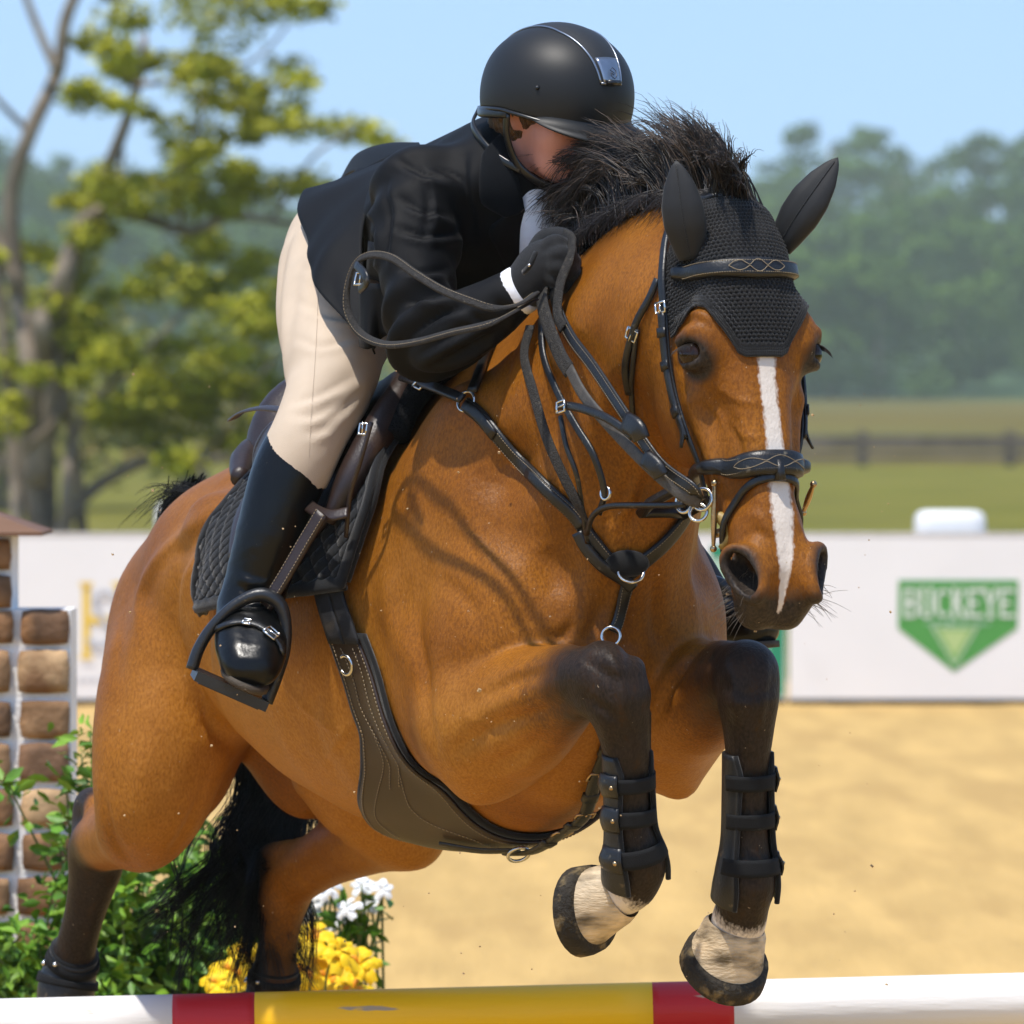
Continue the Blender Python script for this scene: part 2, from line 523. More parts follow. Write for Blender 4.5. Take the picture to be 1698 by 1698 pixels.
fld.add(torso, (-1.12, -.36, .84), (.6, .36, 1.7), .05)
fld.eloft([(.06, 0, 1.665), (.22, 0, 1.725), (.38, 0, 1.80), (.53, 0, 1.865), (.68, 0, 1.892), (.80, 0.005, 1.875)],
      [(.47, 0, 1.14), (.52, 0, 1.28), (.555, 0, 1.40), (.60, 0, 1.50), (.665, 0.005, 1.575), (.74, 0.01, 1.63)],
      [.175, .158, .135, .118, .106, .095], .10)
E_ = np.array
for sd in (1, -1):
    # shoulder blade, point of shoulder, breast, forerib
    fld.ell((.21, sd * .165, 1.34), (.15, .085, .30), [(1, 0, -.35), (0, 1, 0), (.35, 0, 1)], .07)
    fld.ell((.37, sd * .165, 1.22), (.11, .085, .13), None, .07)
    fld.ell((.455, sd * .082, 1.20), (.085, .088, .14), None, .04)
    fld.ell((.30, sd * .20, 1.12), (.13, .075, .14), None, .06)
    # groove in front of the blade, groove behind the triceps
    fld.cone((.42, sd * .20, 1.50), (.30, sd * .30, 1.66), .035, .03, .08, cut=True)
    # jugular groove
    fld.cone((.70, sd * .118, 1.60), (.53, sd * .155, 1.33), .022, .024, .04, cut=True)
    # haunch, point of hip
    fld.ell((-.70, sd * .115, 1.26), (.22, .13, .19), [(1, 0, .45), (0, 1, 0), (-.45, 0, 1)], .08)
    fld.ell((-.85, sd * .125, 1.09), (.13, .125, .25), [(1, 0, .2), (0, 1, 0), (-.2, 0, 1)], .07)
    fld.ell((-.50, sd * .225, 1.40), (.06, .035, .035), None, .07)
# fold between flank and thigh
fld.cone((-.40, .33, 1.30), (-.50, .285, 1.02), .05, .035, .06, cut=True)
# right fore leg
LEGF = {}
def leg(pts, k=.035, n=4): fld.chain([(G(x, y, u), r) for x, y, u, r in pts], k, n, .015)
leg([(800, 1192, .36, .112), (845, 1184, .42, .104), (895, 1160, .52, .082), (950, 1132, .64, .058), (1000, 1118, .735, .048)], .022)
leg([(815, 1225, .37, .095), (795, 1290, .36, .042)], .04)
leg([(875, 1235, .47, .052), (935, 1180, .60, .034), (975, 1150, .70, .028)], .025)
leg([(1000, 1118, .735, .047), (1022, 1165, .755, .042), (1034, 1212, .75, .034), (1040, 1258, .745, .029), (1042, 1330, .73, .0265), (1048, 1390, .722, .029),
     (1058, 1428, .715, .039), (1052, 1458, .700, .034), (1030, 1474, .672, .040)], .02)
fld.ell(G(1028, 1112, .765), (.032, .040, .034), [(1, 0, -.3), (0, 1, 0), (.3, 0, 1)], .02)
fld.ell(G(1042, 1150, .775), (.022, .034, .022), None, .02)
fld.ell(G(985, 1160, .72), (.024, .032, .026), None, .02)
fld.cone(G(1072, 1180, .71), G(1070, 1380, .70), .009, .009, .012)          # flexor tendon behind the cannon
# left fore leg
leg([(1090, 1150, .40, .115), (1140, 1160, .50, .098), (1190, 1135, .61, .068), (1237, 1116, .72, .046)], .04)
leg([(1095, 1190, .40, .11), (1118, 1270, .385, .046), (1128, 1300, .385, .020)], .05)
leg([(1238, 1110, .73, .045), (1240, 1160, .745, .043), (1241, 1205, .74, .034), (1240, 1248, .735, .030), (1240, 1340, .725, .0265), (1240, 1422, .717, .030),
     (1238, 1466, .712, .039), (1232, 1502, .694, .034), (1222, 1536, .668, .041)], .02)
fld.ell(G(1240, 1112, .755), (.030, .043, .036), None, .02)
fld.ell(G(1241, 1160, .770), (.022, .037, .022), None, .02)
fld.cone(G(1188, 1165, .63), G(1180, 1160, .62), .008, .008, .01)
# right hind leg
leg([(300, 1130, -.75, .14), (268, 1235, -.73, .118), (250, 1330, -.73, .095), (232, 1378, -.76, .068)], .06)
leg([(232, 1375, -.77, .062), (190, 1388, -.92, .055), (162, 1402, -1.05, .047), (158, 1440, -1.08, .043), (143, 1505, -1.12, .033), (124, 1575, -1.17, .033),
     (114, 1612, -1.2, .043), (104, 1660, -1.2, .036), (98, 1690, -1.2, .045)], .035)
leg([(190, 1370, -.95, .03), (152, 1332, -1.09, .026), (158, 1400, -1.08, .038)], .02)
# left hind leg
leg([(600, 1260, -.62, .13), (640, 1340, -.60, .09), (688, 1390, -.57, .046)], .06)
leg([(680, 1385, -.58, .055), (600, 1392, -.72, .062), (535, 1425, -.86, .050), (482, 1462, -.98, .045), (468, 1500, -1.0, .039), (462, 1555, -1.02, .031), (456, 1605, -1.04, .034),
     (452, 1640, -1.05, .043), (448, 1690, -1.05, .040)], .035)
leg([(520, 1420, -.90, .03), (448, 1425, -1.03, .024), (468, 1480, -1.02, .035)], .02)
# --- head
HS = np.array([  # distance down the face, top, bottom, half width
    (-.03, -.055, -.20, .050), (.0, -.022, -.215, .068), (.05, -.004, -.235, .086), (.10, .004, -.255, .098), (.16, .006, -.27, .101), (.22, .004, -.28, .098), (.28, .000, -.27, .090),
    (.34, -.003, -.235, .080), (.40, -.004, -.195, .071), (.46, -.004, -.165, .063), (.52, -.005, -.150, .058), (.56, -.009, -.143, .056),
    (.60, -.020, -.137, .054), (.635, -.042, -.125, .046), (.658, -.070, -.105, .030)])
def headf(X, Y, Z):
    x, y, z = X - POLL[0], Y - POLL[1], Z - POLL[2]
    l, n, r = [x * a[0] + y * a[1] + z * a[2] for a in HB]
    lc = np.clip(l, HS[0, 0], HS[-1, 0])
    tp, bt, w = [np.interp(lc, HS[:, 0], HS[:, i]) for i in (1, 2, 3)]
    nc, hh = (tp + bt) / 2, (tp - bt) / 2
    nn = (n - nc) / hh
    we = w * (1 - .10 * np.clip(nn, 0, 1) ** 2 - .22 * np.clip(-nn, 0, 1) ** 2)
    rho = (np.abs(r / we) ** 2.6 + np.abs(nn) ** 2.6) ** (1 / 2.6)
    d = (rho - 1) * np.minimum(hh, w) * .95
    q = np.maximum(np.maximum(HS[0, 0] - l, l - HS[-1, 0]), 0)
    return np.where(q > 0, np.sqrt(np.maximum(d, 0) ** 2 + q ** 2), d)
hc = hp(.35, -.1, 0)
fld.add(headf, hc - .42, hc + .42, .035)
HAX = [HA, HN, HR]
EYE = {sd: hp(.232, -.052, sd * .090) for sd in (1, -1)}
for sd in (1, -1):
    fld.ell(hp(.255, -.165, sd * .062), (.125, .112, .040), HAX, .016)               # cheek plate
    fld.ell(hp(.20, -.040, sd * .078), (.055, .036, .034), HAX, .03)                # brow
    fld.cone(hp(.30, -.085, sd * .082), hp(.42, -.078, sd * .066), .014, .010, .03)  # facial crest
    fld.cone(hp(.33, -.045, sd * .088), hp(.46, -.040, sd * .070), .020, .018, .05, cut=True)
    fld.cone(hp(.10, -.055, sd * .103), hp(.16, -.045, sd * .108), .018, .014, .04, cut=True)  # hollow above the eye
    # eye: socket, lids
    e = EYE[sd]
    fld.ell(e + HR * sd * .010, (.024, .026, .018), HAX, .02)
    ed = norm(HR * sd * .85 + HN * .5)
    fld.ell(e + ed * .026, (.0235, .0175, .028), [norm(HA * .9 + HN * .35 * 1), np.cross(ed, norm(HA * .9 + HN * .35)), ed][0:3] if False else [norm(np.cross(ed, HA)), norm(HA - ed * (HA @ ed)), ed], .004, cut=True)
    fld.cone(e + ed * .021 - HA * .021 - norm(np.cross(ed, HA)) * .016, e + ed * .022 - HA * .021 + norm(np.cross(ed, HA)) * .016, .0042, .0042, .008)  # upper lid
    fld.cone(e + ed * .028 - HA * .027 - HN * .012, e + ed * .022 - HA * .030 + HN * .016, .006, .005, .012)  # wrinkle
    fld.cone(e + ed * .019 + HA * .020 - norm(np.cross(ed, HA)) * .014, e + ed * .019 + HA * .020 + norm(np.cross(ed, HA)) * .014, .0045, .0045, .008)
    # nostril wings
    fld.ell(hp(.592, -.045, sd * .040), (.052, .042, .029), HAX, .025)
    nd = norm(HR * sd * .80 + HN * .55 + HA * .12)
    na = norm(HA * .88 + HN * .25 - HR * sd * .40); na = norm(na - nd * (na @ nd)); nb = np.cross(nd, na)
    cN = hp(.592, -.033, sd * .054)
    for t in np.linspace(0, 2 * math.pi, 14, endpoint=False):                        # rim
        t2 = t + 2 * math.pi / 14
        f_ = lambda a: cN + na * .045 * math.cos(a) + nb * (.024 + .006 * -math.cos(a)) * math.sin(a) + nd * (.004 + .006 * math.cos(a) ** 2)
        fld.cone(f_(t), f_(t2), .0075, .0075, .012)
    fld.ell(cN + nd * .006, (.040, .0195, .040), [na, nb, nd], .006, cut=True)
    fld.cone(cN - nd * .01, cN - nd * .055 - HA * .03, .016, .010, .008, cut=True)
    fld.ell(hp(.626, -.078, sd * .024), (.038, .038, .028), HAX, .025)                 # upper lip
fld.ell(hp(.620, -.140, 0), (.034, .028, .035), HAX, .025)                              # chin
fld.cone(hp(.670, -.115, .05), hp(.670, -.115, -.05), .004, .004, .012, cut=True)         # mouth
fld.cone(hp(.61, -.012, 0), hp(.69, -.05, 0), .006, .005, .02, cut=True)                # groove between nostrils
for sd in (1, -1):                                                                     # mouth corner line
    fld.cone(hp(.664, -.112, sd * .035), hp(.54, -.112, sd * .068), .004, .004, .01, cut=True)
HV, HF = fld.mesh(1)
del fld
print('horse', len(HV), len(HF))
def tohead(V):
    return (V - POLL) @ HB.T
def hide_colors(V):
    n = len(V); C = np.zeros((n, 4), np.float32); C[:, 3] = 1
    u, s, z = V.T
    L = tohead(V); l, nn, r = L.T
    head = (l > -.05) & (nn > -.27) & (u > .66) & (z > 1.2)
    blk = sstep(.53, .73, u + .25 * (1.0 - np.clip(z, .5, 1.2)) * (z < 1.05)) * (z < 1.30) * ~head
    hind = np.maximum(sstep(.90, .76, z) * sstep(-.93, -1.04, u), sstep(-1.02, -1.06, u) * sstep(.95, .88, z))
    blk = np.maximum(blk, hind * (u < -.8))
    cz_ = np.interp(u, [.2, .38, .53, .68, .85], [1.72, 1.80, 1.865, 1.892, 1.89])
    blk = np.maximum(blk, sstep(.032, .012, np.abs(s)) * sstep(-.05, -.02, z - cz_) * (u > .2) * (u < .86))
    # crest stays dark at the mane roots
    C[:, 0] = blk
    # white: blaze and front coronets
    cx = np.interp(l, [.2, .3, .42, .50, .56, .62, .66], [-.004, -.004, -.006, -.005, -.004, -.001, .002])
    hw = np.interp(l, [.21, .23, .33, .40, .46, .50, .55, .60, .64, .66], [0, .0125, .0115, .0125, .015, .016, .012, .007, .0035, 0])
    bl = sstep(1.9, .35, np.abs(r - cx) / np.maximum(hw, 1e-4)) * (nn > -.10) * head * (hw > 0)
    for (px, py, uu) in ((1016, 1480, .655), (1218, 1548, .655)):
        d = np.linalg.norm(V - G(px, py, uu), axis=1)
        bl = np.maximum(bl, sstep(.088, .042, d))
    C[:, 1] = bl
    dk = sstep(.575, .65, l - .25 * (nn + .05)) * head
    for sd in (1, -1):
        d = np.linalg.norm(L - tohead(EYE[sd]), axis=1)
        dk = np.maximum(dk, sstep(.060, .030, d) * head)
        dn = np.linalg.norm((L - np.array([.595, -.035, sd * .064])) / np.array([1.2, 1, 1]), axis=1)
        dk = np.maximum(dk, sstep(.055, .030, dn) * head)
    C[:, 2] = np.clip(dk, 0, 1) * (1 - .8 * bl)
    return C
horse = empty('horse', 'bay horse with white blaze and black legs jumping over the striped pole', 'horse', tuple(to_w(np.array([-.2, 0, 0.4]))))
COAT = coat_mat()
WV = to_w(HV)
def vnormals(V, F):
    nv = np.zeros_like(V); f = np.cross(V[F[:, 1]] - V[F[:, 0]], V[F[:, 3]] - V[F[:, 0]])
    for i in range(4): np.add.at(nv, F[:, i], f)
    return nv / (np.linalg.norm(nv, axis=1)[:, None] + 1e-12)
# skin folds, muscle edges and veins: (photo path on the hide, height in m, half width in m)
B0 = BVHTree.FromPolygons([Vector(v) for v in WV], [tuple(f) for f in HF.tolist()])
FOLDS = [

 ([(705, 960), (690, 1040), (702, 1120), (708, 1200), (730, 1270)], -.008, .020), ([(640, 940), (650, 1020), (675, 1100)], .007, .030),
 ([(790, 1160), (850, 1128), (915, 1112)], -.007, .014), ([(750, 1250), (820, 1205), (890, 1185), (945, 1160)], -.008, .016), ([(800, 1275), (860, 1250), (905, 1220)], -.005, .014),
 ([(1078, 780), (1062, 830), (1040, 885)], -.006, .010), ([(1050, 770), (1035, 820), (1015, 860)], -.004, .009), ([(1000, 800), (1010, 840), (1005, 880)], -.004, .010),
 ([(1000, 985), (985, 1040), (958, 1078)], -.008, .016), ([(1085, 960), (1090, 1040), (1105, 1090)], -.006, .016), ([(1042, 985), (1040, 1040), (1050, 1110)], -.008, .016),
 ([(410, 822), (330, 868), (262, 930), (232, 1000), (238, 1080)], .007, .020), ([(300, 925), (285, 1020), (300, 1110), (345, 1195)], -.011, .034), ([(350, 905), (310, 960), (300, 1050)], .006, .020),
 ([(205, 1010), (195, 1100), (200, 1200)], -.004, .022), ([(172, 1320), (185, 1385), (215, 1432)], -.006, .012), ([(345, 1290), (318, 1360), (280, 1420)], -.005, .014), ([(240, 1230), (232, 1310), (245, 1390)], .004, .024),
 ([(312, 1120), (345, 1195), (392, 1248)], -.010, .014),
 ([(1188, 640), (1222, 662), (1262, 672)], .0032, .0045), ([(1165, 655), (1198, 700), (1188, 765)], .0028, .005), ([(1205, 690), (1228, 720), (1262, 726)], .0026, .0045),
 ([(1118, 548), (1150, 530), (1186, 545)], -.0035, .005), ([(1122, 536), (1152, 519), (1190, 534)], .0030, .005), ([(1128, 524), (1158, 508), (1188, 520)], -.003, .005), ([(1118, 605), (1150, 622), (1180, 612)], -.003, .006),
 ([(1055, 640), (1072, 715), (1112, 768)], -.004, .010), ([(1210, 690), (1232, 770)], -.004, .012), ([(1215, 905), (1250, 882), (1285, 902)], -.003, .006), ([(1230, 850), (1262, 860), (1278, 890)], .003, .008), ([(1320, 860), (1335, 900)], .003, .007),
 ([(1010, 460), (975, 590), (910, 720), (850, 800)], -.007, .045), ([(1045, 510), (1020, 640), (985, 770)], .006, .035), ([(880, 600), (850, 700), (800, 800)], .006, .05), ([(760, 700), (720, 800), (700, 900)], -.006, .04),
 ([(540, 1100), (520, 1200), (560, 1290)], -.003, .02), ([(450, 1120), (470, 1220), (520, 1300)], .003, .03), ([(620, 1400), (580, 1385), (540, 1400)], -.003, .010), ([(1180, 1060), (1150, 1080), (1115, 1130), (1090, 1190)], -.010, .012),
 ([(960, 1085), (1005, 1118), (1058, 1135)], -.0045, .009), ([(1002, 1078), (1030, 1128), (1036, 1190)], .0045, .011), ([(962, 1150), (1000, 1176), (1030, 1200)], -.0045, .009),
 ([(1200, 1142), (1240, 1152), (1284, 1142)], -.0045, .009), ([(1212, 1088), (1220, 1150), (1226, 1215)], .004, .010), ([(1270, 1088), (1264, 1150), (1256, 1215)], .004, .010), ([(1241, 1190), (1241, 1250)], .003, .010), ([(1018, 1195), (1024, 1255)], -.003, .009),
 ([(600, 1180), (560, 1230), (530, 1280)], .0032, .006), ([(470, 1130), (520, 1190), (590, 1230)], .0030, .006), ([(830, 1290), (870, 1270), (900, 1240)], .003, .007), ([(760, 1180), (800, 1210), (830, 1260)], .0032, .007), ([(740, 860), (790, 900), (830, 960)], .0028, .007), ([(720, 960), (770, 990), (800, 1040)], -.004, .016), ([(960, 1000), (940, 1050), (900, 1062)], -.005, .012),
 ([(860, 560), (840, 620), (835, 680)], -.004, .012), ([(905, 900), (930, 960), (940, 1030)], -.005, .03), ([(800, 900), (850, 950), (900, 1000)], .005, .04)]
NV0 = vnormals(WV, HF)
FOLDS = [(p_, h_ * (1.5 if abs(h_) >= .004 and w_ > .009 else 1.1), w_) for p_, h_, w_ in FOLDS]
def fold_sum(V, B0=B0, FOLDS=FOLDS):
    D = np.zeros(len(V))
    for pth, hgt_, wid_ in FOLDS:
        pts = []
        for x, y in spline(np.array(pth, float), 7):
            h = B0.ray_cast(Vector(CAM), Vector(ray(x, y)).normalized())
            if h[0] is not None: pts.append(np.array(h[0]))
        if len(pts) < 3: continue
        pts = np.array(pts); lo, hi = pts.min(0) - 3 * wid_, pts.max(0) + 3 * wid_
        ix = np.nonzero(((V > lo) & (V < hi)).all(1))[0]
        if len(ix) == 0: continue
        best = np.full(len(ix), 9.0); tt_ = np.zeros(len(ix))
        for i in range(len(pts) - 1):
            a, ab = pts[i], pts[i + 1] - pts[i]
            t = np.clip(((V[ix] - a) @ ab) / (ab @ ab + 1e-12), 0, 1)
            d = np.linalg.norm(V[ix] - a - t[:, None] * ab, axis=1)
            m = d < best; best[m] = d[m]; tt_[m] = (i + t[m]) / (len(pts) - 1)
        D[ix] += hgt_ * np.exp(-(best / wid_) ** 2) * np.sin(np.clip(tt_, .03, .97) * math.pi) ** .6
    return D
def fnoise(V, f, seed, n=6):
    r = np.random.default_rng(seed); out = np.zeros(len(V))
    for _ in range(n):
        out += np.sin(V @ (norm(r.normal(size=3)) * f * r.uniform(.6, 1.5)) + r.uniform(0, 6.28))
    return out / n
WV = WV + NV0 * (fold_sum(WV) + .0022 * fnoise(WV, 24, 1, 8) * (WV[:, 2] > .8) + .0010 * fnoise(WV, 60, 2, 10))[:, None]
body = mesh_obj('body', WV, HF, COAT, horse)
ca = body.data.color_attributes.new('hide', 'FLOAT_COLOR', 'POINT')
ca.data.foreach_set('color', hide_colors(HV).ravel())
u_, s_, z_ = HV.T
tan = sstep(1.36, 1.08, z_) * sstep(-.80, -.55, u_) * sstep(.28, .10, u_) * .85
tan = np.maximum(tan, sstep(1.45, 1.30, z_) * sstep(-.15, -.30, u_) * sstep(-.75, -.50, u_) * .55)
tan = np.maximum(tan, sstep(1.22, 1.06, z_) * sstep(.28, .40, u_) * sstep(.62, .52, u_) * .8)
tan = np.maximum(tan, sstep(1.46, 1.36, z_) * sstep(1.22, 1.30, z_) * sstep(.05, .15, u_) * sstep(.42, .30, u_) * .35)
tc_ = np.zeros((len(HV), 4), np.float32); tc_[:, 0] = tan; tc_[:, 3] = 1
ca2 = body.data.color_attributes.new('tan', 'FLOAT_COLOR', 'POINT'); ca2.data.foreach_set('color', tc_.ravel())
BVH = BVHTree.FromPolygons([Vector(v) for v in WV], [tuple(f) for f in HF.tolist()])
def cast(px, py):
    """where the sight line through a photo pixel meets the horse's hide"""
    h = BVH.ray_cast(Vector(CAM), Vector(ray(px, py)).normalized())
    return (np.array(h[0]), np.array(h[1])) if h[0] is not None else (None, None)
def near(p):
    h = BVH.find_nearest(Vector(p))
    return np.array(h[0]), np.array(h[1])

# ------------------------------------------------------------------ tack materials
LEATHER = mat('black_leather', (.007, .0065, .0065), .38, .25, 60, .12, 260, .5, spots=((.10, .085, .06), 55, .66, .10))
BROWN = mat('brown_leather', (.022, .011, .008), .42, .25, 40, .12, 240, .5, spots=((.07, .042, .022), 22, .60, .25))
FABRIC = mat('black_fabric', (.006, .006, .0065), .85, .2, 90, .25, 900, .3, sheen=.25)
YARN = mat('black_yarn', (.0065, .006, .0065), .8, .25, 220, .4, 1400, .35, sheen=.2)
STEEL = mat('steel', (.62, .60, .56), .22, .1, 60, .05, 200, .5, 1.0)
BRONZE = mat('bronze_steel', (.42, .30, .17), .3, .2, 120, .08, 300, .5, 1.0)
STITCH = mat('stitching', (.27, .21, .13), .8, .2, 300, 0)
WEB = mat('rubber_web', (.024, .021, .018), .75, .45, 160, .6, 420, .4, spots=((.07, .058, .042), 130, .60, .1))
MUD = (.20, .14, .07)
GUARD = mat('guard_leather', (.024, .011, .006), .42, .2, 14, .1, 300, .5, spots=((.040, .023, .010), 7, .55, .35))

def cast_path(pxs, n=5, off=.004):
    S = spline(np.array(pxs, float), n)
    Pn, Nn = [], []
    for x, y in S:
        p, q = cast(x, y)
        if p is None: continue
        if Pn and np.linalg.norm(p - Pn[-1]) > .12: continue
        Pn.append(p + q * off); Nn.append(q)
    Pn, Nn = np.array(Pn), np.array(Nn)
    for _ in range(3):                                   # leather spans small hollows
        Pn[1:-1] = .25 * Pn[:-2] + .5 * Pn[1:-1] + .25 * Pn[2:]
        Nn[1:-1] = .25 * Nn[:-2] + .5 * Nn[1:-1] + .25 * Nn[2:]
    return Pn, Nn
def hang(pxs, ss):
    """free leather hanging in the air: photo points, each s to the right of the spine"""
    return to_w(np.array([H(x, y, s) for (x, y), s in zip(pxs, ss)]))
def hring(l, ph, nc=-.09, off=.004):
    """round the head at distance l down the face, angle ph from the front of the face to its right"""
    c = hp(l, nc, 0); d = math.cos(ph) * HN + math.sin(ph) * HR
    o = to_w(c + d * .35); dw = to_w(c) - o
    h = BVH.ray_cast(Vector(o), Vector(dw).normalized())
    if h[0] is None: return to_w(c + d * .08), norm(-dw)
    return np.array(h[0]) + np.array(h[1]) * off, np.array(h[1])
def hloop(lf, ph0, ph1, n, nc=-.09, off=.004):
    A = [hring(lf(p), p, nc, off) for p in np.linspace(ph0, ph1, n)]
    Pn, Nn = np.array([a[0] for a in A]), np.array([a[1] for a in A])
    for _ in range(2):
        Pn[1:-1] = .25 * Pn[:-2] + .5 * Pn[1:-1] + .25 * Pn[2:]
        Nn[1:-1] = .25 * Nn[:-2] + .5 * Nn[1:-1] + .25 * Nn[2:]
    return Pn, Nn
def stitch_line(pts, nrm, dash=.006, r=.0008):
    """row of thread stitches sitting on the leather"""
    m = MB(); pts = np.asarray(pts)
    d = np.concatenate([[0], np.cumsum(np.linalg.norm(np.diff(pts, axis=0), axis=1))])
    t = 0
    while t + dash * .6 < d[-1]:
        a, b = [np.array([np.interp(q, d, pts[:, i]) for i in range(3)]) for q in (t, t + dash * .6)]
        nn = norm(np.array([np.interp(t, d, nrm[:, i]) for i in range(3)]))
        m.tube([a + nn * r * .5, b + nn * r * .5], r, 4)
        t += dash
    return m
def across(pts, nrm, dx):
    T = np.gradient(pts, axis=0); B = np.cross(T, nrm); B /= np.linalg.norm(B, axis=1)[:, None] + 1e-9
    return pts + B * dx
def buckle(c, nrm, along, w, h, matl, parent, r=.0022):
    n = norm(nrm); a = norm(np.asarray(along) - n * (np.asarray(along) @ n)); b = np.cross(n, a)
    c = np.asarray(c) + n * .003
    q = [c + a * h / 2 * i + b * w / 2 * j for i, j in ((-1, -1), (-1, 0), (-1, 1), (0, 1), (1, 1), (1, 0), (1, -1), (0, -1), (-1, -1))]
    m = MB().tube(q, r, 6); m.tube([c - a * h / 2, c + a * h * .6 + n * .003], r * .7, 6)
    return m.build('buckle', matl, parent)

# --- eyes, hooves
EYEM = mat('eye_brown', (.024, .010, .004), .04, .6, 60, 0, None, .32)
for sd in (1, -1):
    ed = norm(HR * sd * .85 + HN * .5)
    c = to_w(EYE[sd] + ed * .0065)
    m = MB().ball(c, .0240, 16); m.build('eye', EYEM, horse)
    lash = MB()
    for i in range(16):
        t = i / 15 - .5
        e1, e2 = norm(np.cross(ed, HA)), norm(HA - ed * (HA @ ed))
        q = EYE[sd] + ed * .026 + e1 * t * .034 - e2 * (.013 - .012 * t * t)
        lash.tube(to_w(np.array([q, q + ed * .010 + e2 * .006, q + ed * .018 + e2 * .016 + e1 * t * .008])), [.0006, .0005, .0002], 4)
    lash.build('eyelashes', mat('lash', (.02, .014, .01), .6, .2, 50, 0), horse)
HOOFM = mat('hoof_horn', (.56, .43, .27), .5, .3, 30, .35, 90, .4, stretch=(1, 1, 3), spots=((.10, .07, .035), 13, .53, .2))
SHOE = mat('muddy_shoe', (.026, .020, .013), .75, .35, 40, .6, 120, .3, spots=((.17, .12, .055), 34, .56, .12))
def hoof(c, d, toe, sc=1.0):
    c, d = np.asarray(c), norm(d); t = norm(np.asarray(toe) - d * (np.asarray(toe) @ d)); b = np.cross(d, t)
    an = np.linspace(0, 2 * math.pi, 32, endpoint=False)
    def ring(k, R, asp, sh, drop=0):
        x = np.cos(an); y = np.sin(an)
        w = np.where(x > 0, 1, 1 - .18 * x * x)
        R = R * 1.06; L = k * .86
        return c + np.outer(L + drop * x, d) + np.outer(R * x * asp * w + sh, t) + np.outer(R * y * w, b)
    wall = [ring(0, .0445, 1.0, 0, -.010), ring(.012, .0505, 1.03, .002, -.006), ring(.03, .0530, 1.05, .006, -.002), ring(.05, .0565, 1.07, .011, .004), ring(.066, .0600, 1.08, .016, .008), ring(.072, .0610, 1.08, .017, .009)]
    h = MB().grid(np.array(wall) , closev=True).build('hoof', HOOFM, horse)
    shoe = [ring(.058, .0585, 1.08, .015, .008), ring(.060, .0600, 1.08, .016, .009), ring(.062, .0665, 1.08, .017, .009), ring(.078, .0685, 1.08, .018, .009), ring(.096, .0690, 1.08, .018, .009), ring(.100, .066, 1.08, .018, .009), ring(.096, .045, 1.1, .018, .009), ring(.078, .040, 1.1, .017, .009), ring(.074, .002, 1.1, .017, .009)]
    MB().grid(np.array(shoe), closev=True).build('horseshoe', SHOE, h)
    return h
hoof(to_w(G(1032, 1474, .672)), (-.80, .55, -.20), (.0, -.35, -.93))
hoof(to_w(G(1221, 1532, .668)), (-.30, .52, -.80), (.1, -.75, -.62))
hoof(to_w(G(100, 1690, -1.2)), (-.25, .3, -.9), (.3, -.8, -.3))
hoof(to_w(G(448, 1695, -1.05)), (-.15, .3, -.9), (.3, -.8, -.3))
wh = MB()                                                  # whiskers and chin hair
for i in range(130):
    l = rng.uniform(.585, .65); ph = rng.uniform(-1.9, 1.9)
    if abs(ph) < .7: continue
    p, n = hring(l, ph, -.09, 0)
    e = p + n * rng.uniform(.012, .05) * (1 if l > .6 else .5) + np.array([0, 0, -1]) * rng.uniform(0, .02)
    wh.tube([p, (p + e) / 2 + np.array([0, 0, .002]), e], [.00045, .0004, .0002], 3, smooth=2)
wh.build('whiskers', mat('whisker', (.09, .07, .05), .5, .2, 50, 0), horse)['kind'] = 'stuff'

# --- ear bonnet
bonnet = empty('ear_bonnet', 'black crocheted ear bonnet with smooth ear covers on the horse\'s head', 'ear bonnet', tuple(to_w(POLL)))
def bon_bot(ph):
    a = abs(ph)
    return float(np.interp(a, [0, .30, .42, .80, 1.05, 1.3, 1.62, 1.9], [.252, .252, .245, .172, .158, .168, .185, .19]))
phs = np.linspace(-1.75, 1.75, 300); rows = 130
A = np.zeros((rows, len(phs), 3)); NB = np.zeros_like(A)
for j, ph in enumerate(phs):
    lo = -.028 + .035 * max(0, abs(ph) - .9)
    hi = bon_bot(ph)
    ls = np.linspace(lo, hi, 27)
    base = [hring(l, ph, -.09, 0) for l in ls]
    t = np.linspace(0, 1, rows); tb = np.linspace(0, 1, 27)
    for c in range(3):
        A[:, j, c] = np.interp(t, tb, [b[0][c] for b in base]); NB[:, j, c] = np.interp(t, tb, [b[1][c] for b in base])
for _ in range(3):                                         # the knit bridges the eye sockets and hollows
    A[1:-1, 1:-1] = .5 * A[1:-1, 1:-1] + .125 * (A[:-2, 1:-1] + A[2:, 1:-1] + A[1:-1, :-2] + A[1:-1, 2:])
NB /= np.linalg.norm(NB, axis=2)[..., None] + 1e-9
row_t = np.linspace(0, 1, rows)[:, None]
LEN = np.array([bon_bot(p) + .028 for p in phs])[None, :]
dist_end = (1 - row_t) * LEN                              # metres from the lower hem
lpos = row_t * LEN
arc = (phs * .105)[None, :]
pit = .0082
rw = np.floor(lpos / (pit * .8))
kn = np.abs(np.sin(math.pi * (arc / pit + .5 * (rw % 2)))) * np.abs(np.sin(math.pi * lpos / (pit * .8)))
hem = np.abs(np.sin(math.pi * dist_end / .0052)) * (0.65 + .35 * np.abs(np.sin(math.pi * arc / .004)))
dsp = np.where(dist_end < .0208, .002 + .0030 * hem, .0005 + .0052 * kn ** .7)
A = A + NB * (dsp + .0022)[..., None]
o = MB().grid(A).build('crochet_cap', YARN, bonnet)
md = o.modifiers.new('thick', 'SOLIDIFY'); md.thickness = .002; md.offset = 0
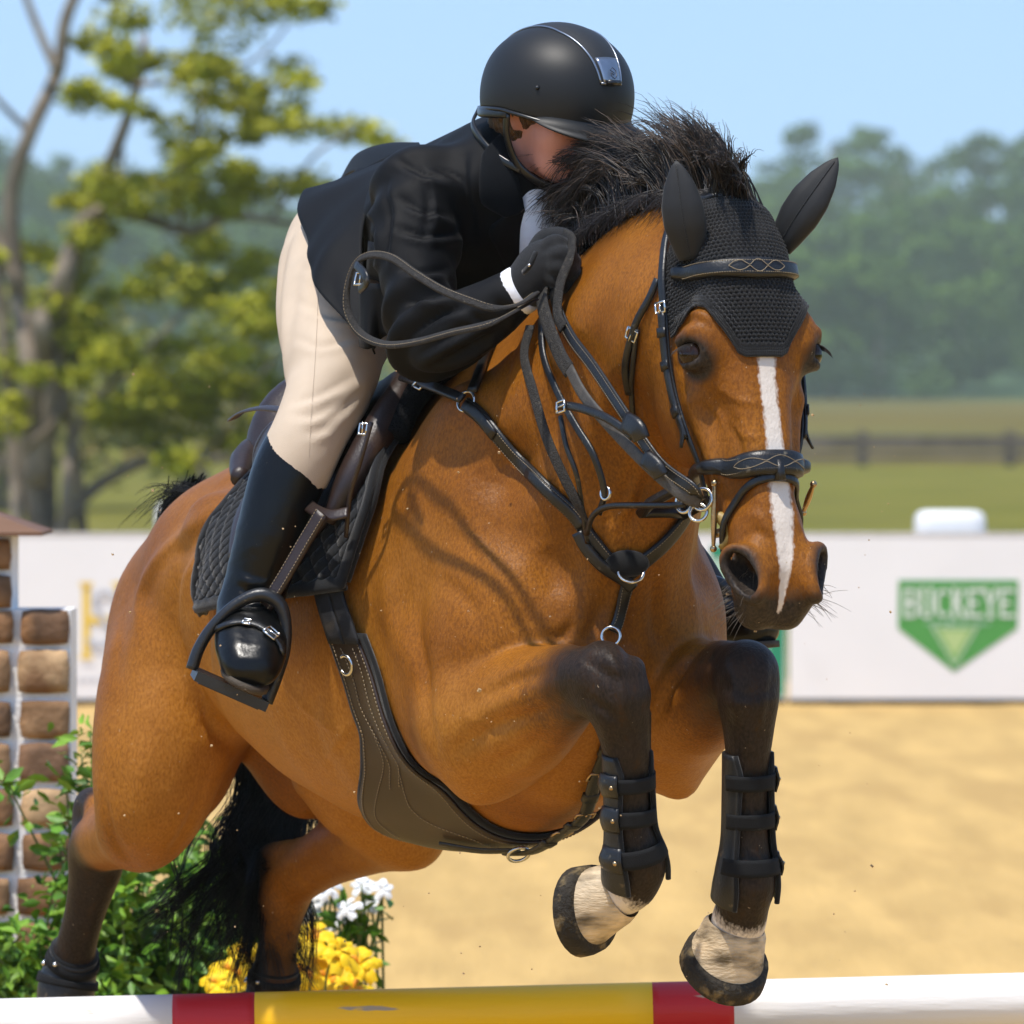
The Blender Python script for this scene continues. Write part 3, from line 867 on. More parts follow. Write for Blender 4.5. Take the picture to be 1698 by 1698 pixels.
def ear(base, tip, face, width, curl):
    base, tip = np.asarray(base), np.asarray(tip); ax = norm(tip - base); L = np.linalg.norm(tip - base)
    f = norm(np.asarray(face) - ax * (np.asarray(face) @ ax)); b = np.cross(ax, f)
    rings = []
    T = np.linspace(0, 1, 22)
    for t in T:
        w = width * np.interp(t, [0, .12, .35, .55, .75, .9, .97, 1], [.62, .78, 1.0, .98, .74, .40, .18, .02])
        dp = w * np.interp(t, [0, .3, .7, 1], [.95, .75, .5, .4])
        c = base + ax * L * t + b * curl * math.sin(t * 2.2) * .25 + f * .012 * math.sin(t * math.pi)
        an = np.linspace(0, 2 * math.pi, 26, endpoint=False)
        x, y = np.cos(an), np.sin(an)
        fr = np.where(y > 0, .62 * np.abs(y) - .16 * np.exp(-(x / .16) ** 2), -np.abs(y))   # cupped opening to the front
        rings.append(c + np.outer(x * w, b) + np.outer(fr * dp, f))
    rings = np.array(rings)
    return MB().grid(rings, closev=True, caps=True), (rings[:-1, 6] + rings[:-1, 7]) / 2 + f * .0006
def ear_cover(*a):
    m, sm = ear(*a); o = m.build('ear_cover', EARM, bonnet); MB().tube(sm[1:], .0007, 5).build('seam', FABRIC, o)
eR = to_w(hp(.045, -.045, .090)); eL = to_w(hp(.035, -.045, -.072))
EARM = mat('ear_cloth', (.008, .008, .0085), .62, .12, 40, .08, 500, .4, sheen=.15)
ear_cover(to_w(hp(.075, -.050, .080)), P(1121, 266, eR[1] - .015), (-.15, -1, -.15), .034, .0)
ear_cover(to_w(hp(.055, -.050, -.070)), P(1386, 259, eL[1] - .02), (-.25, -.9, .15), .033, .02)

# --- bridle
bridle = empty('bridle', 'black leather bridle with padded browband and flash noseband on the horse\'s head', 'bridle', tuple(to_w(hp(.3, 0, 0))))
BL = LEATHER
def brow_l(p): return .088 + .022 * math.cos(p * 1.0) - .0 * p
pn, nn = hloop(brow_l, -1.55, 1.55, 60, off=.0085)
MB().strap(pn, nn, np.interp(np.linspace(-1, 1, 60), [-1, -.5, 0, .5, 1], [.020, .027, .036, .027, .020]), .009).build('browband', BL, bridle)
tt = np.linspace(-.42, .42, 60)
def fancy(lf, ph0, ph1, amp, name, off):
    m = MB()
    for sgn in (1, -1):
        A_ = []
        for i, p in enumerate(np.linspace(ph0, ph1, 64)):
            q = i / 63
            env = amp * abs(math.sin(q * math.pi * 3)) * (1 if q < .33 or q > .67 else 1.25)
            A_.append(hring(lf(p) + sgn * env, p, -.09, off)[0])
        A_ = np.array(A_)
        for _ in range(2): A_[1:-1] = .25 * A_[:-2] + .5 * A_[1:-1] + .25 * A_[2:]
        m.tube(A_, .0006, 5)
    return m.build(name, STITCH, bridle)
fancy(brow_l, -.42, .42, .0080, 'fancy_stitching', .0205)
stitch_line(across(pn, nn, .0095)[8:-8], nn[8:-8], .004, .0006)
for dx in (.0095, -.0095):
    q = across(pn, nn, dx)[6:-6] + nn[6:-6] * .0098
    stitch_line(q, nn[6:-6], .004, .0006).build('edge_stitching', STITCH, bridle)
# noseband: wide padded front, loop goes all round
def nose_l(p): return .424 - .035 * (1 - math.cos(p)) * .6
NW = lambda p: float(np.interp(abs(p), [0, .5, 1.0, 1.6, 3.2], [.042, .040, .030, .021, .018]))
ph = np.linspace(-math.pi, math.pi, 110)
pn, nn = hloop(nose_l, -math.pi, math.pi, 110, off=.006)
MB().strap(pn, nn, [NW(p) for p in ph], .011).build('noseband', BL, bridle)
fancy(nose_l, -.70, .62, .0075, 'fancy_stitching', .0185)
for dx in (.011, -.011):
    q = across(pn, nn, dx)[34:-34] + nn[34:-34] * .0115
    stitch_line(q, nn[34:-34], .004, .0006).build('edge_stitching', STITCH, bridle)
def flash_l(p): return .446 + .085 * (1 - math.cos(min(abs(p), 1.9))) * .75
pn, nn = hloop(flash_l, -math.pi * .98, math.pi * .98, 100, off=.0045)
MB().strap(pn, nn, .0135, .005).build('flash_strap', BL, bridle)
lp, ln = hring(.438, -.03, -.09, .008)
MB().strap([lp - to_w(HA * .016) + OW, lp, lp + to_w(HA * .016) - OW], [ln] * 3, .018, .010).build('flash_loop', BL, bridle)
# cheekpieces both sides, crownpiece, throatlash
def cheek(sd):
    lls = [-.015, .02, .06, .10, .16, .22, .28, .34, .39, .43, .455]
    nns = [-.135, -.125, -.112, -.108, -.112, -.120, -.118, -.110, -.112, -.118, -.122]
    A_ = []
    for l, n in zip(lls, nns):
        o = to_w(hp(l, n, sd * .4)); d = to_w(hp(l, n, 0)) - o
        h = BVH.ray_cast(Vector(o), Vector(d).normalized())
        A_.append((np.array(h[0]), np.array(h[1])) if h[0] is not None else (to_w(hp(l, n, sd * .07)), norm(-d)))
    return np.array([a[0] for a in A_]), np.array([a[1] for a in A_])
for sd in (1, -1):
    pn, nn = cheek(sd)
    ck = MB().strap(pn + nn * .007, nn, .015, .005, smooth=5).build('cheekpiece', BL, bridle)
    Q = spline(np.hstack([pn + nn * .012, nn]), 8)
    MB().strap(Q[30:58, :3], Q[30:58, 3:], .016, .005).build('billet', BL, ck)
    for i in (33, 40, 50):
        MB().strap(Q[i:i + 3, :3] + Q[i:i + 3, 3:] * .004, Q[i:i + 3, 3:], .021, .003).build('keeper', BL, ck)
    buckle(Q[29, :3], Q[29, 3:], Q[31, :3] - Q[28, :3], .022, .016, STEEL, ck)
    tip = Q[56, :3]; dn = np.array([0, 0, -1.0])
    fwd = to_w(HN) - OW
    MB().strap([Q[52, :3], tip + Q[56, 3:] * .004, tip + dn * .02 + Q[56, 3:] * (.016 if sd < 0 else .006)], [Q[52, 3:], Q[56, 3:], Q[56, 3:]], [.014, .013, .008], .003, smooth=4).build('strap_end', BL, ck)
# crownpiece over the poll
A_ = [hring(-.030, p, -.12, .003) for p in np.linspace(-1.7, 1.7, 40)]
MB().strap([a[0] for a in A_], [a[1] for a in A_], .026, .006).build('crownpiece', BL, bridle)
pn, nn = cast_path([(1096, 465), (1080, 500), (1062, 530), (1048, 570), (1040, 610), (1044, 648)], 5, .006)
MB().strap(pn, nn, .013, .005).build('throatlash', BL, bridle)
pn2, nn2 = cast_path([(1062, 545), (1055, 590), (1050, 630), (1048, 650), (1052, 690), (1060, 720)], 5, .006)
MB().strap(pn2, nn2, .009, .004).build('throatlash_tail', BL, bridle)
buckle(pn[len(pn) // 2], nn[len(nn) // 2], pn[len(pn) // 2 + 1] - pn[len(pn) // 2], .020, .018, STEEL, bridle)
# bit: a full-cheek snaffle
bit = empty('bit', 'metal full-cheek snaffle bit with long upright cheek bars in the horse\'s mouth', 'bit', tuple(to_w(hp(.5, -.11, 0))))
def bar(a, b, r):
    m = MB().tube([a, a * .97 + b * .03, a * .5 + b * .5, a * .03 + b * .97, b], [r * .6, r * .7, r * 1.25, r * .7, r * .6], 10, smooth=3)
    m.ball(a, r * 1.35, 7); m.ball(b, r * 1.35, 7); return m
yb = to_w(hp(.47, -.10, .085))[1]
bar(P(1185, 801, yb - .01), P(1183, 910, yb - .005), .0042).build('cheek_bar', BRONZE, bit)
yl = to_w(hp(.47, -.10, -.07))[1]
bar(P(1349, 803, yl - .02), P(1332, 850, yl + .02), .0042).build('cheek_bar', BRONZE, bit)
c = P(1165, 828, yb)
MB().torus(c, .017, .0032, (-.5, -.75, .2)).build('bit_ring', STEEL, bit)
MB().torus(P(1158, 850, yb), .014, .003, (-.3, -.8, .3)).build('bit_ring', STEEL, bit)
MB().tube([to_w(hp(.505, -.112, .07)), to_w(hp(.50, -.10, 0)), to_w(hp(.505, -.112, -.06))], .007, 8, smooth=5).build('mouthpiece', BRONZE, bit)
MB().tube([P(1183, 852, yb), P(1200, 862, yb - .002), P(1213, 884, yb - .012), to_w(hp(.53, -.105, .064))], [.006, .011, .009, .004], 8, smooth=4).build('bit_guard', mat('yellow_rubber', (.30, .20, .05), .5), bit)

# --- reins
reins = empty('reins', 'black laced leather reins running from the bit to the rider\'s hand', 'reins', tuple(to_w(np.array([.6, .15, 1.5]))))
def free_strap(name, pxs, ss, w, t, matl, parent, face=None, smooth=6):
    pts = hang(pxs, ss)
    Q = spline(pts, smooth)
    nrm = np.tile(norm(face if face is not None else (-.75, -.65, .1)), (len(Q), 1))
    return MB().strap(Q, nrm, w, t).build(name, matl, parent), Q, nrm
_, Q, Nn = free_strap('upper_rein', [(915, 455), (925, 510), (948, 560), (985, 610), (1045, 700), (1095, 770), (1145, 808), (1165, 826)], [.115, .135, .15, .16, .17, .165, .15, .13], .021, .003, BL, reins)
stitch_line(across(Q, Nn, .0065)[8:] + Nn[8:] * .0045, Nn[8:], .005, .0006).build('edge_stitching', STITCH, reins)
stitch_line(across(Q, Nn, -.0065)[8:] + Nn[8:] * .0045, Nn[8:], .005, .0006).build('edge_stitching', STITCH, reins)
_, Q, Nn = free_strap('lower_rein', [(905, 470), (900, 500), (912, 545), (930, 590), (945, 615)], [.12, .145, .16, .17, .175], .027, .004, WEB, reins)
_, Q2, N2 = free_strap('lower_rein', [(945, 612), (968, 655), (1005, 700), (1070, 768), (1130, 820), (1162, 834)], [.176, .182, .182, .175, .155, .13], .020, .003, mat('worn_leather', (.055, .047, .038), .6, .3, 90, .2, 300), reins)
free_strap('rein_hand_part', [(935, 390), (948, 400), (945, 430), (930, 470), (925, 520), (935, 545)], [.09, .10, .115, .13, .145, .15], .021, .003, WEB, reins)
_, Q, Nn = free_strap('rein_end_loop', [(890, 488), (860, 507), (820, 512), (780, 500), (735, 482), (690, 455), (650, 428), (615, 424), (590, 440), (577, 480), (578, 520), (600, 555), (640, 572), (690, 568), (750, 552), (820, 535), (888, 500)],
    [.20, .26, .31, .335, .35, .36, .365, .365, .365, .365, .365, .36, .36, .355, .345, .33, .20], .014, .004, WEB, reins, (-.55, -.6, .6))
stitch_line(across(Q, Nn, .0035) + Nn * .006, Nn, .006, .0006).build('edge_stitching', STITCH, reins)
buckle(to_w(H(600, 463, .37)), (-.6, -.7, .3), (0, 0, 1), .022, .020, STEEL, reins)
free_strap('rein_buckle_tab', [(592, 440), (606, 455), (608, 470), (598, 480)], [.372, .378, .378, .37], .014, .004, BL, reins)

# --- breastplate with running martingale
bp = empty('breastplate', 'black leather breastplate with martingale straps across the horse\'s chest', 'breastplate', tuple(to_w(np.array([.5, 0, 1.3]))))
pn, nn = cast_path([(776, 672), (800, 690), (835, 728), (870, 768), (915, 815), (955, 852), (985, 895), (1010, 930), (1035, 948)], 6, .006)
MB().strap(pn, nn, .026, .006).build('chest_strap', BL, bp)
for dx in (.009, -.009):
    stitch_line(across(pn, nn, dx) + nn * .0065, nn, .005, .0007).build('edge_stitching', STITCH, bp)
MB().strap(pn[1:12] + nn[1:12] * .006, nn[1:12], .020, .004).build('buckle_billet', BL, bp)
MB().strap(pn[20:34] + nn[20:34] * .006, nn[20:34], .018, .004).build('overlay', BL, bp)
pn, nn = cast_path([(1150, 795), (1143, 830), (1128, 862), (1100, 898), (1070, 925), (1040, 950)], 6, .006)
MB().strap(pn, nn, .026, .006).build('chest_strap', BL, bp)
stitch_line(across(pn, nn, .009) + nn * .0065, nn, .005, .0007).build('edge_stitching', STITCH, bp)
pn, nn = cast_path([(1040, 965), (1028, 1000), (1020, 1030), (1014, 1048)], 5, .006)
MB().strap(pn, nn, .022, .005).build('chest_tab', BL, bp)
for dx in (.008, -.008): stitch_line(across(pn, nn, dx) + nn * .0055, nn, .005, .0006).build('edge_stitching', STITCH, bp)
p, n = cast(1024, 1030)
MB().torus(P(1013, 1055, p[1] - .025), .015, .0026, (-.1, -1, .2)).build('ring', STEEL, bp)
p, n = cast(1038, 930)
MB().torus(p + n * .02 + np.array([.005, 0, -.012]), .020, .0028, (.1, -.8, .6)).build('ring', STEEL, bp)
MB().ball(p + n * .014, (.036, .014, .022), 10).build('rubber_stop', FABRIC, bp)
pn, nn = cast_path([(668, 628), (700, 636), (735, 648), (770, 664)], 6, .012)
pts = to_w(np.array([H(668, 625, .20), H(700, 635, .215), H(735, 648, .22), H(768, 662, .215)]))
MB().strap(pts, np.tile(norm((-.5, -.6, .6)), (4, 1)), .018, .005, smooth=5).build('saddle_strap', BL, bp)
buckle(pts[1], (-.5, -.6, .6), pts[2] - pts[1], .026, .02, STEEL, bp)
q, n = cast(778, 668)
MB().torus(q + n * .008, .017, .0028, n).build('ring', STEEL, bp)
pn, nn = cast_path([(788, 655), (800, 625), (815, 590), (828, 560)], 5, .008)
MB().strap(pn, nn, .020, .007).build('wither_strap', BL, bp)
# martingale forks and spare straps hanging in front of the neck
free_strap('martingale_fork', [(880, 540), (870, 590), (885, 650), (905, 720), (928, 775), (958, 835), (975, 868)], [.15, .165, .185, .19, .185, .165, .14], .020, .003, WEB, bp)
free_strap('martingale_fork', [(898, 530), (902, 590), (925, 650), (955, 705), (985, 755), (1003, 815), (995, 850)], [.135, .15, .165, .17, .165, .15, .14], .013, .004, BL, bp)
free_strap('martingale_loop', [(928, 672), (960, 676), (1000, 690), (1030, 708), (1050, 725)], [.19, .195, .195, .19, .185], .014, .005, BL, bp)
buckle(to_w(H(932, 675, .20)), (-.7, -.6, .2), (1, 0, 0), .018, .018, STEEL, bp)
free_strap('rein_stop', [(1040, 700), (1058, 712), (1066, 728)], [.195, .195, .19], .034, .008, BL, bp, smooth=4)
free_strap('rein_stop', [(1072, 760), (1090, 775), (1098, 790)], [.185, .18, .175], .030, .008, BL, bp, smooth=4)
free_strap('martingale_fork', [(975, 885), (985, 855), (1010, 840), (1060, 838), (1110, 838), (1135, 836)], [.14, .15, .15, .15, .14, .13], .010, .005, BL, bp)
free_strap('martingale_fork', [(930, 690), (940, 740), (958, 790), (968, 850), (975, 900)], [.185, .185, .175, .15, .13], .009, .004, BL, bp)
MB().torus(P(1135, 832, yb + .02), .017, .003, (-.7, -.7, .1)).build('ring', STEEL, bp)
MB().torus(to_w(H(1004, 818, .15)), .010, .0024, (-.7, -.7, .1)).build('ring', STEEL, bp)
pn, nn = cast_path([(965, 880), (980, 910), (1000, 935), (1030, 955), (1045, 968)], 6, .016)
MB().strap(pn, nn, .020, .005).build('center_strap', BL, bp)

# --- saddle pad
def side_cast(u, z, sd, off):
    o = to_w(np.array([u, sd * .7, z])); d = -sd * RT
    h = BVH.ray_cast(Vector(o), Vector(d))
    if h[0] is None or (np.array(h[0]) - OW) @ RT * sd < 0:
        q = np.array([u, sd * .03, z]); return to_w(q), norm(RT * sd * .5 + np.array([0, 0, 1]))
    return np.array(h[0]) + np.array(h[1]) * off, np.array(h[1])
def side_panel(back, front, sd, na, nb, off, fn=None, smooth=4):
    """sheet lying on the horse's side between a rear and a front edge given as (u, z) curves"""
    Bk, Fr = spline(np.array(back, float), 24), spline(np.array(front, float), 24)
    res = lambda C, n: np.stack([np.interp(np.linspace(0, 1, n), np.linspace(0, 1, len(C)), C[:, i]) for i in range(2)], -1)
    Bk, Fr = res(Bk, nb), res(Fr, nb)
    A_ = np.zeros((nb, na, 3)); N_ = np.zeros_like(A_)
    for i in range(nb):
        for j, a in enumerate(np.linspace(0, 1, na)):
            u, z = Bk[i] * (1 - a) + Fr[i] * a
            A_[i, j], N_[i, j] = side_cast(u, z, sd, off)
    for _ in range(smooth):
        A_[1:-1, 1:-1] = .5 * A_[1:-1, 1:-1] + .125 * (A_[:-2, 1:-1] + A_[2:, 1:-1] + A_[1:-1, :-2] + A_[1:-1, 2:])
        N_[1:-1, 1:-1] = .5 * N_[1:-1, 1:-1] + .125 * (N_[:-2, 1:-1] + N_[2:, 1:-1] + N_[1:-1, :-2] + N_[1:-1, 2:])
    N_ /= np.linalg.norm(N_, axis=2)[..., None]
    if fn is not None:
        d = fn(np.linspace(0, 1, nb)[:, None], np.linspace(0, 1, na)[None, :])
        A_ = A_ + N_ * d[..., None]
    return A_, N_
def solid(o, t, off=-1):
    m = o.modifiers.new('thick', 'SOLIDIFY'); m.thickness = t; m.offset = off; return o
pad = empty('saddle_pad', 'black quilted saddle pad under the brown saddle', 'saddle pad', tuple(to_w(np.array([-.15, 0, 1.5]))))
QUILT = mat('quilted_cotton', (.007, .0075, .009), .85, .2, 120, .3, 900, .3, sheen=.2)
PB = [(-.43, 1.545), (-.405, 1.46), (-.40, 1.40), (-.42, 1.33), (-.435, 1.27), (-.40, 1.235)]
PF = [(.125, 1.655), (.085, 1.60), (.085, 1.54), (.145, 1.45), (.13, 1.37), (.10, 1.29)]
def quilt(b, a):
    u, z = a * .55, b * .36
    q1, q2 = (u + z) / .034, (u - z) / .034
    v = np.minimum(np.abs(q1 - np.round(q1)), np.abs(q2 - np.round(q2))) * 2
    edge = np.minimum(np.minimum(a, 1 - a) * .55, (1 - b) * .36)
    d = .007 * np.sqrt(np.clip(v, 0, 1))
    return np.where(edge < .014, .008 * np.sqrt(np.clip(1 - ((edge - .006) / .008) ** 2, 0, 1)), d)
for sd in (1, -1):
    A_, N_ = side_panel(PB, PF, sd, 130, 84, .016, quilt)
    if sd < 0: A_ = A_[:, ::-1]
    pq = MB().grid(A_).build('quilted_panel', QUILT, pad); solid(pq, .014)
    if sd > 0:
        for col_ in (A_[:, -1], A_[:, 0]): MB().tube(col_[::3], .0055, 8).build('binding', FABRIC, pad)
        MB().tube(A_[-1][::3], .0055, 8).build('binding', FABRIC, pad)
# fleece roll in front of the saddle
fl = MB(); Q = spline(to_w(np.array([(.10, .02, 1.69), (.085, .10, 1.655), (.085, .16, 1.60), (.10, .20, 1.54)])), 8)
fl.tube(Q, .022, 10); fo = fl.build('fleece_edge', mat('fleece', (.008, .008, .009), .95, .3, 200, 1.0, 220, .1), pad)

# --- saddle
saddle = empty('saddle', 'brown leather jumping saddle under the rider', 'saddle', tuple(to_w(np.array([-.2, 0, 1.55]))))
rings = []
for u, w, zt in ((-.56, .07, 1.60), (-.545, .13, 1.645), (-.50, .165, 1.655), (-.40, .165, 1.60), (-.25, .15, 1.60), (-.10, .125, 1.64), (0, .10, 1.70), (.05, .07, 1.71), (.07, .035, 1.695)):
    an = np.linspace(-.25, math.pi + .25, 22)
    rings.append(to_w(np.stack([np.full(22, u), -w * np.cos(an), zt - .15 + .15 * np.sin(an)], -1)))
MB().grid(spline(np.array(rings).reshape(9, -1), 5).reshape(-1, 22, 3)).build('seat', BROWN, saddle)
for sd in (1, -1):
    A_, N_ = side_panel([(-.33, 1.58), (-.31, 1.50), (-.27, 1.40), (-.20, 1.32)], [(.00, 1.64), (.075, 1.56), (.085, 1.46), (.0, 1.32)], sd, 40, 30, .040)
    if sd < 0: A_ = A_[:, ::-1]
    fp = solid(MB().grid(A_).build('flap', BROWN, saddle), .006)
    A_, N_ = side_panel([(-.36, 1.60), (-.34, 1.54), (-.30, 1.46), (-.24, 1.42)], [(-.02, 1.66), (.045, 1.60), (.06, 1.52), (-.06, 1.42)], sd, 30, 20, .056)
    if sd < 0: A_ = A_[:, ::-1]
    solid(MB().grid(A_).build('skirt', BROWN, saddle), .006)
    kr = [side_cast(u, z, sd, .052)[0] for u, z in ((.005, 1.63), (.055, 1.585), (.085, 1.52), (.085, 1.45), (.055, 1.38))]
    MB().tube(kr, [.012, .024, .030, .026, .012], 14, smooth=6).build('knee_roll', BROWN, saddle)
    cw = [side_cast(u, z, sd, .03)[0] for u, z in ((-.50, 1.60), (-.53, 1.55), (-.50, 1.48), (-.42, 1.44))]
    MB().tube(cw, [.014, .03, .03, .015], 12, smooth=6).build('panel', BROWN, saddle)
# cantle edge seen behind the boot, welt and loose strap ends
pts = hang([(478, 700), (452, 712), (432, 745), (425, 790)], [.20, .205, .21, .215])
MB().tube(pts, [.010, .012, .012, .008], 10, smooth=5).build('cantle_welt', BROWN, saddle)
Qp = hang([(490, 690), (466, 712), (450, 750), (442, 795)], [.22, .225, .23, .235])
solid(MB().grid(np.stack([spline(pts, 5), spline(Qp, 5)], 1)).build('cantle_side', BROWN, saddle), .01)
free_strap('strap_end', [(500, 826), (520, 845), (548, 855), (578, 850)], [.34, .345, .34, .32], .022, .004, BROWN, saddle, (-.3, -.7, .6))
free_strap('strap_end', [(617, 700), (600, 760), (582, 820), (575, 890)], [.305, .315, .315, .305], .009, .004, BROWN, saddle)
buckle(to_w(H(604, 712, .31)), (-.6, -.7, .2), (0, 0, 1), .016, .018, STEEL, saddle)
free_strap('strap_end', [(385, 697), (405, 684), (440, 678), (482, 684)], [.25, .27, .28, .29], .018, .004, BROWN, saddle, (-.1, -.5, .85))
lth, Q, Nn = free_strap('stirrup_leather', [(535, 850), (505, 900), (470, 960), (442, 1005)], [.355, .375, .40, .42], .026, .006, BROWN, saddle, (-.55, -.8, .1))
for dx in (.009, -.009): stitch_line(across(Q, Nn, dx) + Nn * .007, Nn, .006, .0008).build('edge_stitching', STITCH, lth)

# --- girth with belly guard
girth = empty('girth', 'dark brown leather belly guard girth under the horse', 'girth', tuple(to_w(np.array([.05, 0, .9]))))
def gird(u, ph, off):
    """barrel point in the slice u, ph measured from the horse's right side downward"""
    zc = 1.2; d = np.array([0, math.cos(ph), -math.sin(ph)])
    o = to_w(np.array([u, 0, zc]) + d * .8); dw = to_w(np.array([u, 0, zc])) - o
    h = BVH.ray_cast(Vector(o), Vector(dw).normalized())
    if h[0] is None: return to_w(np.array([u, 0, zc]) + d * .33), -norm(dw)
    return np.array(h[0]) + np.array(h[1]) * off, np.array(h[1])
def gang(px):
    out = []
    for x, y in px:
        p, n = cast(x, y); q = to_h(p); out.append((q[0], math.atan2(1.2 - q[2], q[1])))
    return out
# (angle, rear u, front u)
GE = np.array([(-.55, .005, .085), (-.30, .02, .09), (-.08, .045, .125), (.25, .075, .175), (.55, .085, .215), (.75, .05, .225), (.95, -.02, .225), (1.15, -.075, .22), (1.35, -.10, .215), (1.571, -.11, .21),
               (1.80, -.10, .215), (2.0, -.075, .22), (2.2, -.02, .225), (2.4, .05, .225), (2.6, .085, .215), (2.9, .075, .175), (3.2, .045, .125), (3.5, .02, .09)])
def girth_sheet(k0, k1, n, na, off, inset=0.0):
    phs_ = np.linspace(k0, k1, n); A_ = np.zeros((n, na, 3))
    N_ = np.zeros_like(A_)
    for i, p in enumerate(phs_):
        a, b = np.interp(p, GE[:, 0], GE[:, 1]) + inset, np.interp(p, GE[:, 0], GE[:, 2]) - inset
        for j, q in enumerate(np.linspace(0, 1, na)):
            A_[i, j], N_[i, j] = gird(a + (b - a) * q, p, off)
    for _ in range(4):
        A_[1:-1] = .25 * A_[:-2] + .5 * A_[1:-1] + .25 * A_[2:]
        A_[:, 1:-1] = .25 * A_[:, :-2] + .5 * A_[:, 1:-1] + .25 * A_[:, 2:]
        N_[1:-1] = .25 * N_[:-2] + .5 * N_[1:-1] + .25 * N_[2:]
    return A_, N_
A_, N_ = girth_sheet(-.06, math.pi + .06, 120, 26, .012, -.007)
solid(MB().grid(A_[:, ::-1]).build('lining', FABRIC, girth), .008)
A_, N_ = girth_sheet(-.03, math.pi + .03, 120, 26, .019, .006)
gp = solid(MB().grid(A_[:, ::-1]).build('guard_panel', GUARD, girth), .006)
for j in (1, 24):
    stitch_line(A_[:, j] + N_[:, j] * .0006, N_[:, j], .007, .0009).build('edge_stitching', STITCH, gp)
for (k0, k1, j0, j1) in ((2, 34, 6, 10), (2, 34, 17, 13), (20, 46, 8, 5), (30, 56, 13, 21)):
    idx = np.linspace(k0, k1, 40); jj = np.interp(idx, [k0, k1], [j0, j1]) + 1.6 * np.sin(idx / 3.5)
    q = np.array([A_[int(i), int(round(j))] for i, j in zip(idx, jj)]); nq = np.array([N_[int(i), int(round(j))] for i, j in zip(idx, jj)])
    for _ in range(3): q[1:-1] = .25 * q[:-2] + .5 * q[1:-1] + .25 * q[2:]
    stitch_line(q + nq * .001, nq, .007, .0008).build('fancy_stitching', STITCH, gp)
for q0, q1 in ((0.02, .48), (.52, .98)):
    rows_ = []
    for p in np.linspace(-.60, .0, 14):
        a, b = np.interp(p, GE[:, 0], GE[:, 1]), np.interp(p, GE[:, 0], GE[:, 2])
        rows_.append([gird(a + (b - a) * (q0 + (q1 - q0) * t), p, .022)[0] for t in np.linspace(0, 1, 6)])
    solid(MB().grid(np.array(rows_)[:, ::-1]).build('elastic', mat('worn_elastic', (.016, .016, .018), .8, .3, 60, .2, 400, .3, spots=((.07, .055, .04), 16, .58, .15)) if 'worn_elastic' not in MATS else MATS['worn_elastic'], girth), .005)
c, n = gird(.10, .12, .022)
MB().torus(c + n * .006, .016, .003, n, a0=.6, a1=5.4).build('ring', STEEL, girth)
ctr = [gird(u, 1.571, .022) for u in np.linspace(.20, .24, 3)]
pts = [gird(.16, 1.50, .026), gird(.22, 1.55, .03), gird(.30, 1.56, .024), gird(.37, 1.57, .020)]
ptsw = [p[0] for p in pts] + [to_w(np.array([.45, .02, .99])), to_w(np.array([.515, .02, 1.08])), to_w(np.array([.55, .02, 1.16]))]
nr = [p[1] for p in pts] + [norm(FW * .6 - np.array([0, 0, .8])), norm(FW * .8 - np.array([0, 0, .6])), FW]
MB().strap(ptsw, nr, .024, .006, smooth=6).build('chest_strap', LEATHER, girth)
for i in (2, 3, 4): buckle(ptsw[i], nr[i], np.array(ptsw[i + 1]) - np.array(ptsw[i]), .032, .018, BRONZE, girth)
for i in (1, 2, 3, 4):
    a = np.array(ptsw[i]) * .6 + np.array(ptsw[i + 1]) * .4; b = np.array(ptsw[i]) * .4 + np.array(ptsw[i + 1]) * .6
    MB().strap([a, (a + b) / 2, b], [nr[i]] * 3, .030, .009).build('keeper', LEATHER, girth)
pts = [gird(u, p, .027) for u, p in ((.10, 1.25), (.15, 1.38), (.20, 1.50))]
MB().strap([p[0] for p in pts], [p[1] for p in pts], .022, .005, smooth=4).build('billet', LEATHER, girth)
MB().torus(gird(.20, 1.50, .036)[0], .018, .003, (.2, -.6, -.7)).build('ring', STEEL, girth)

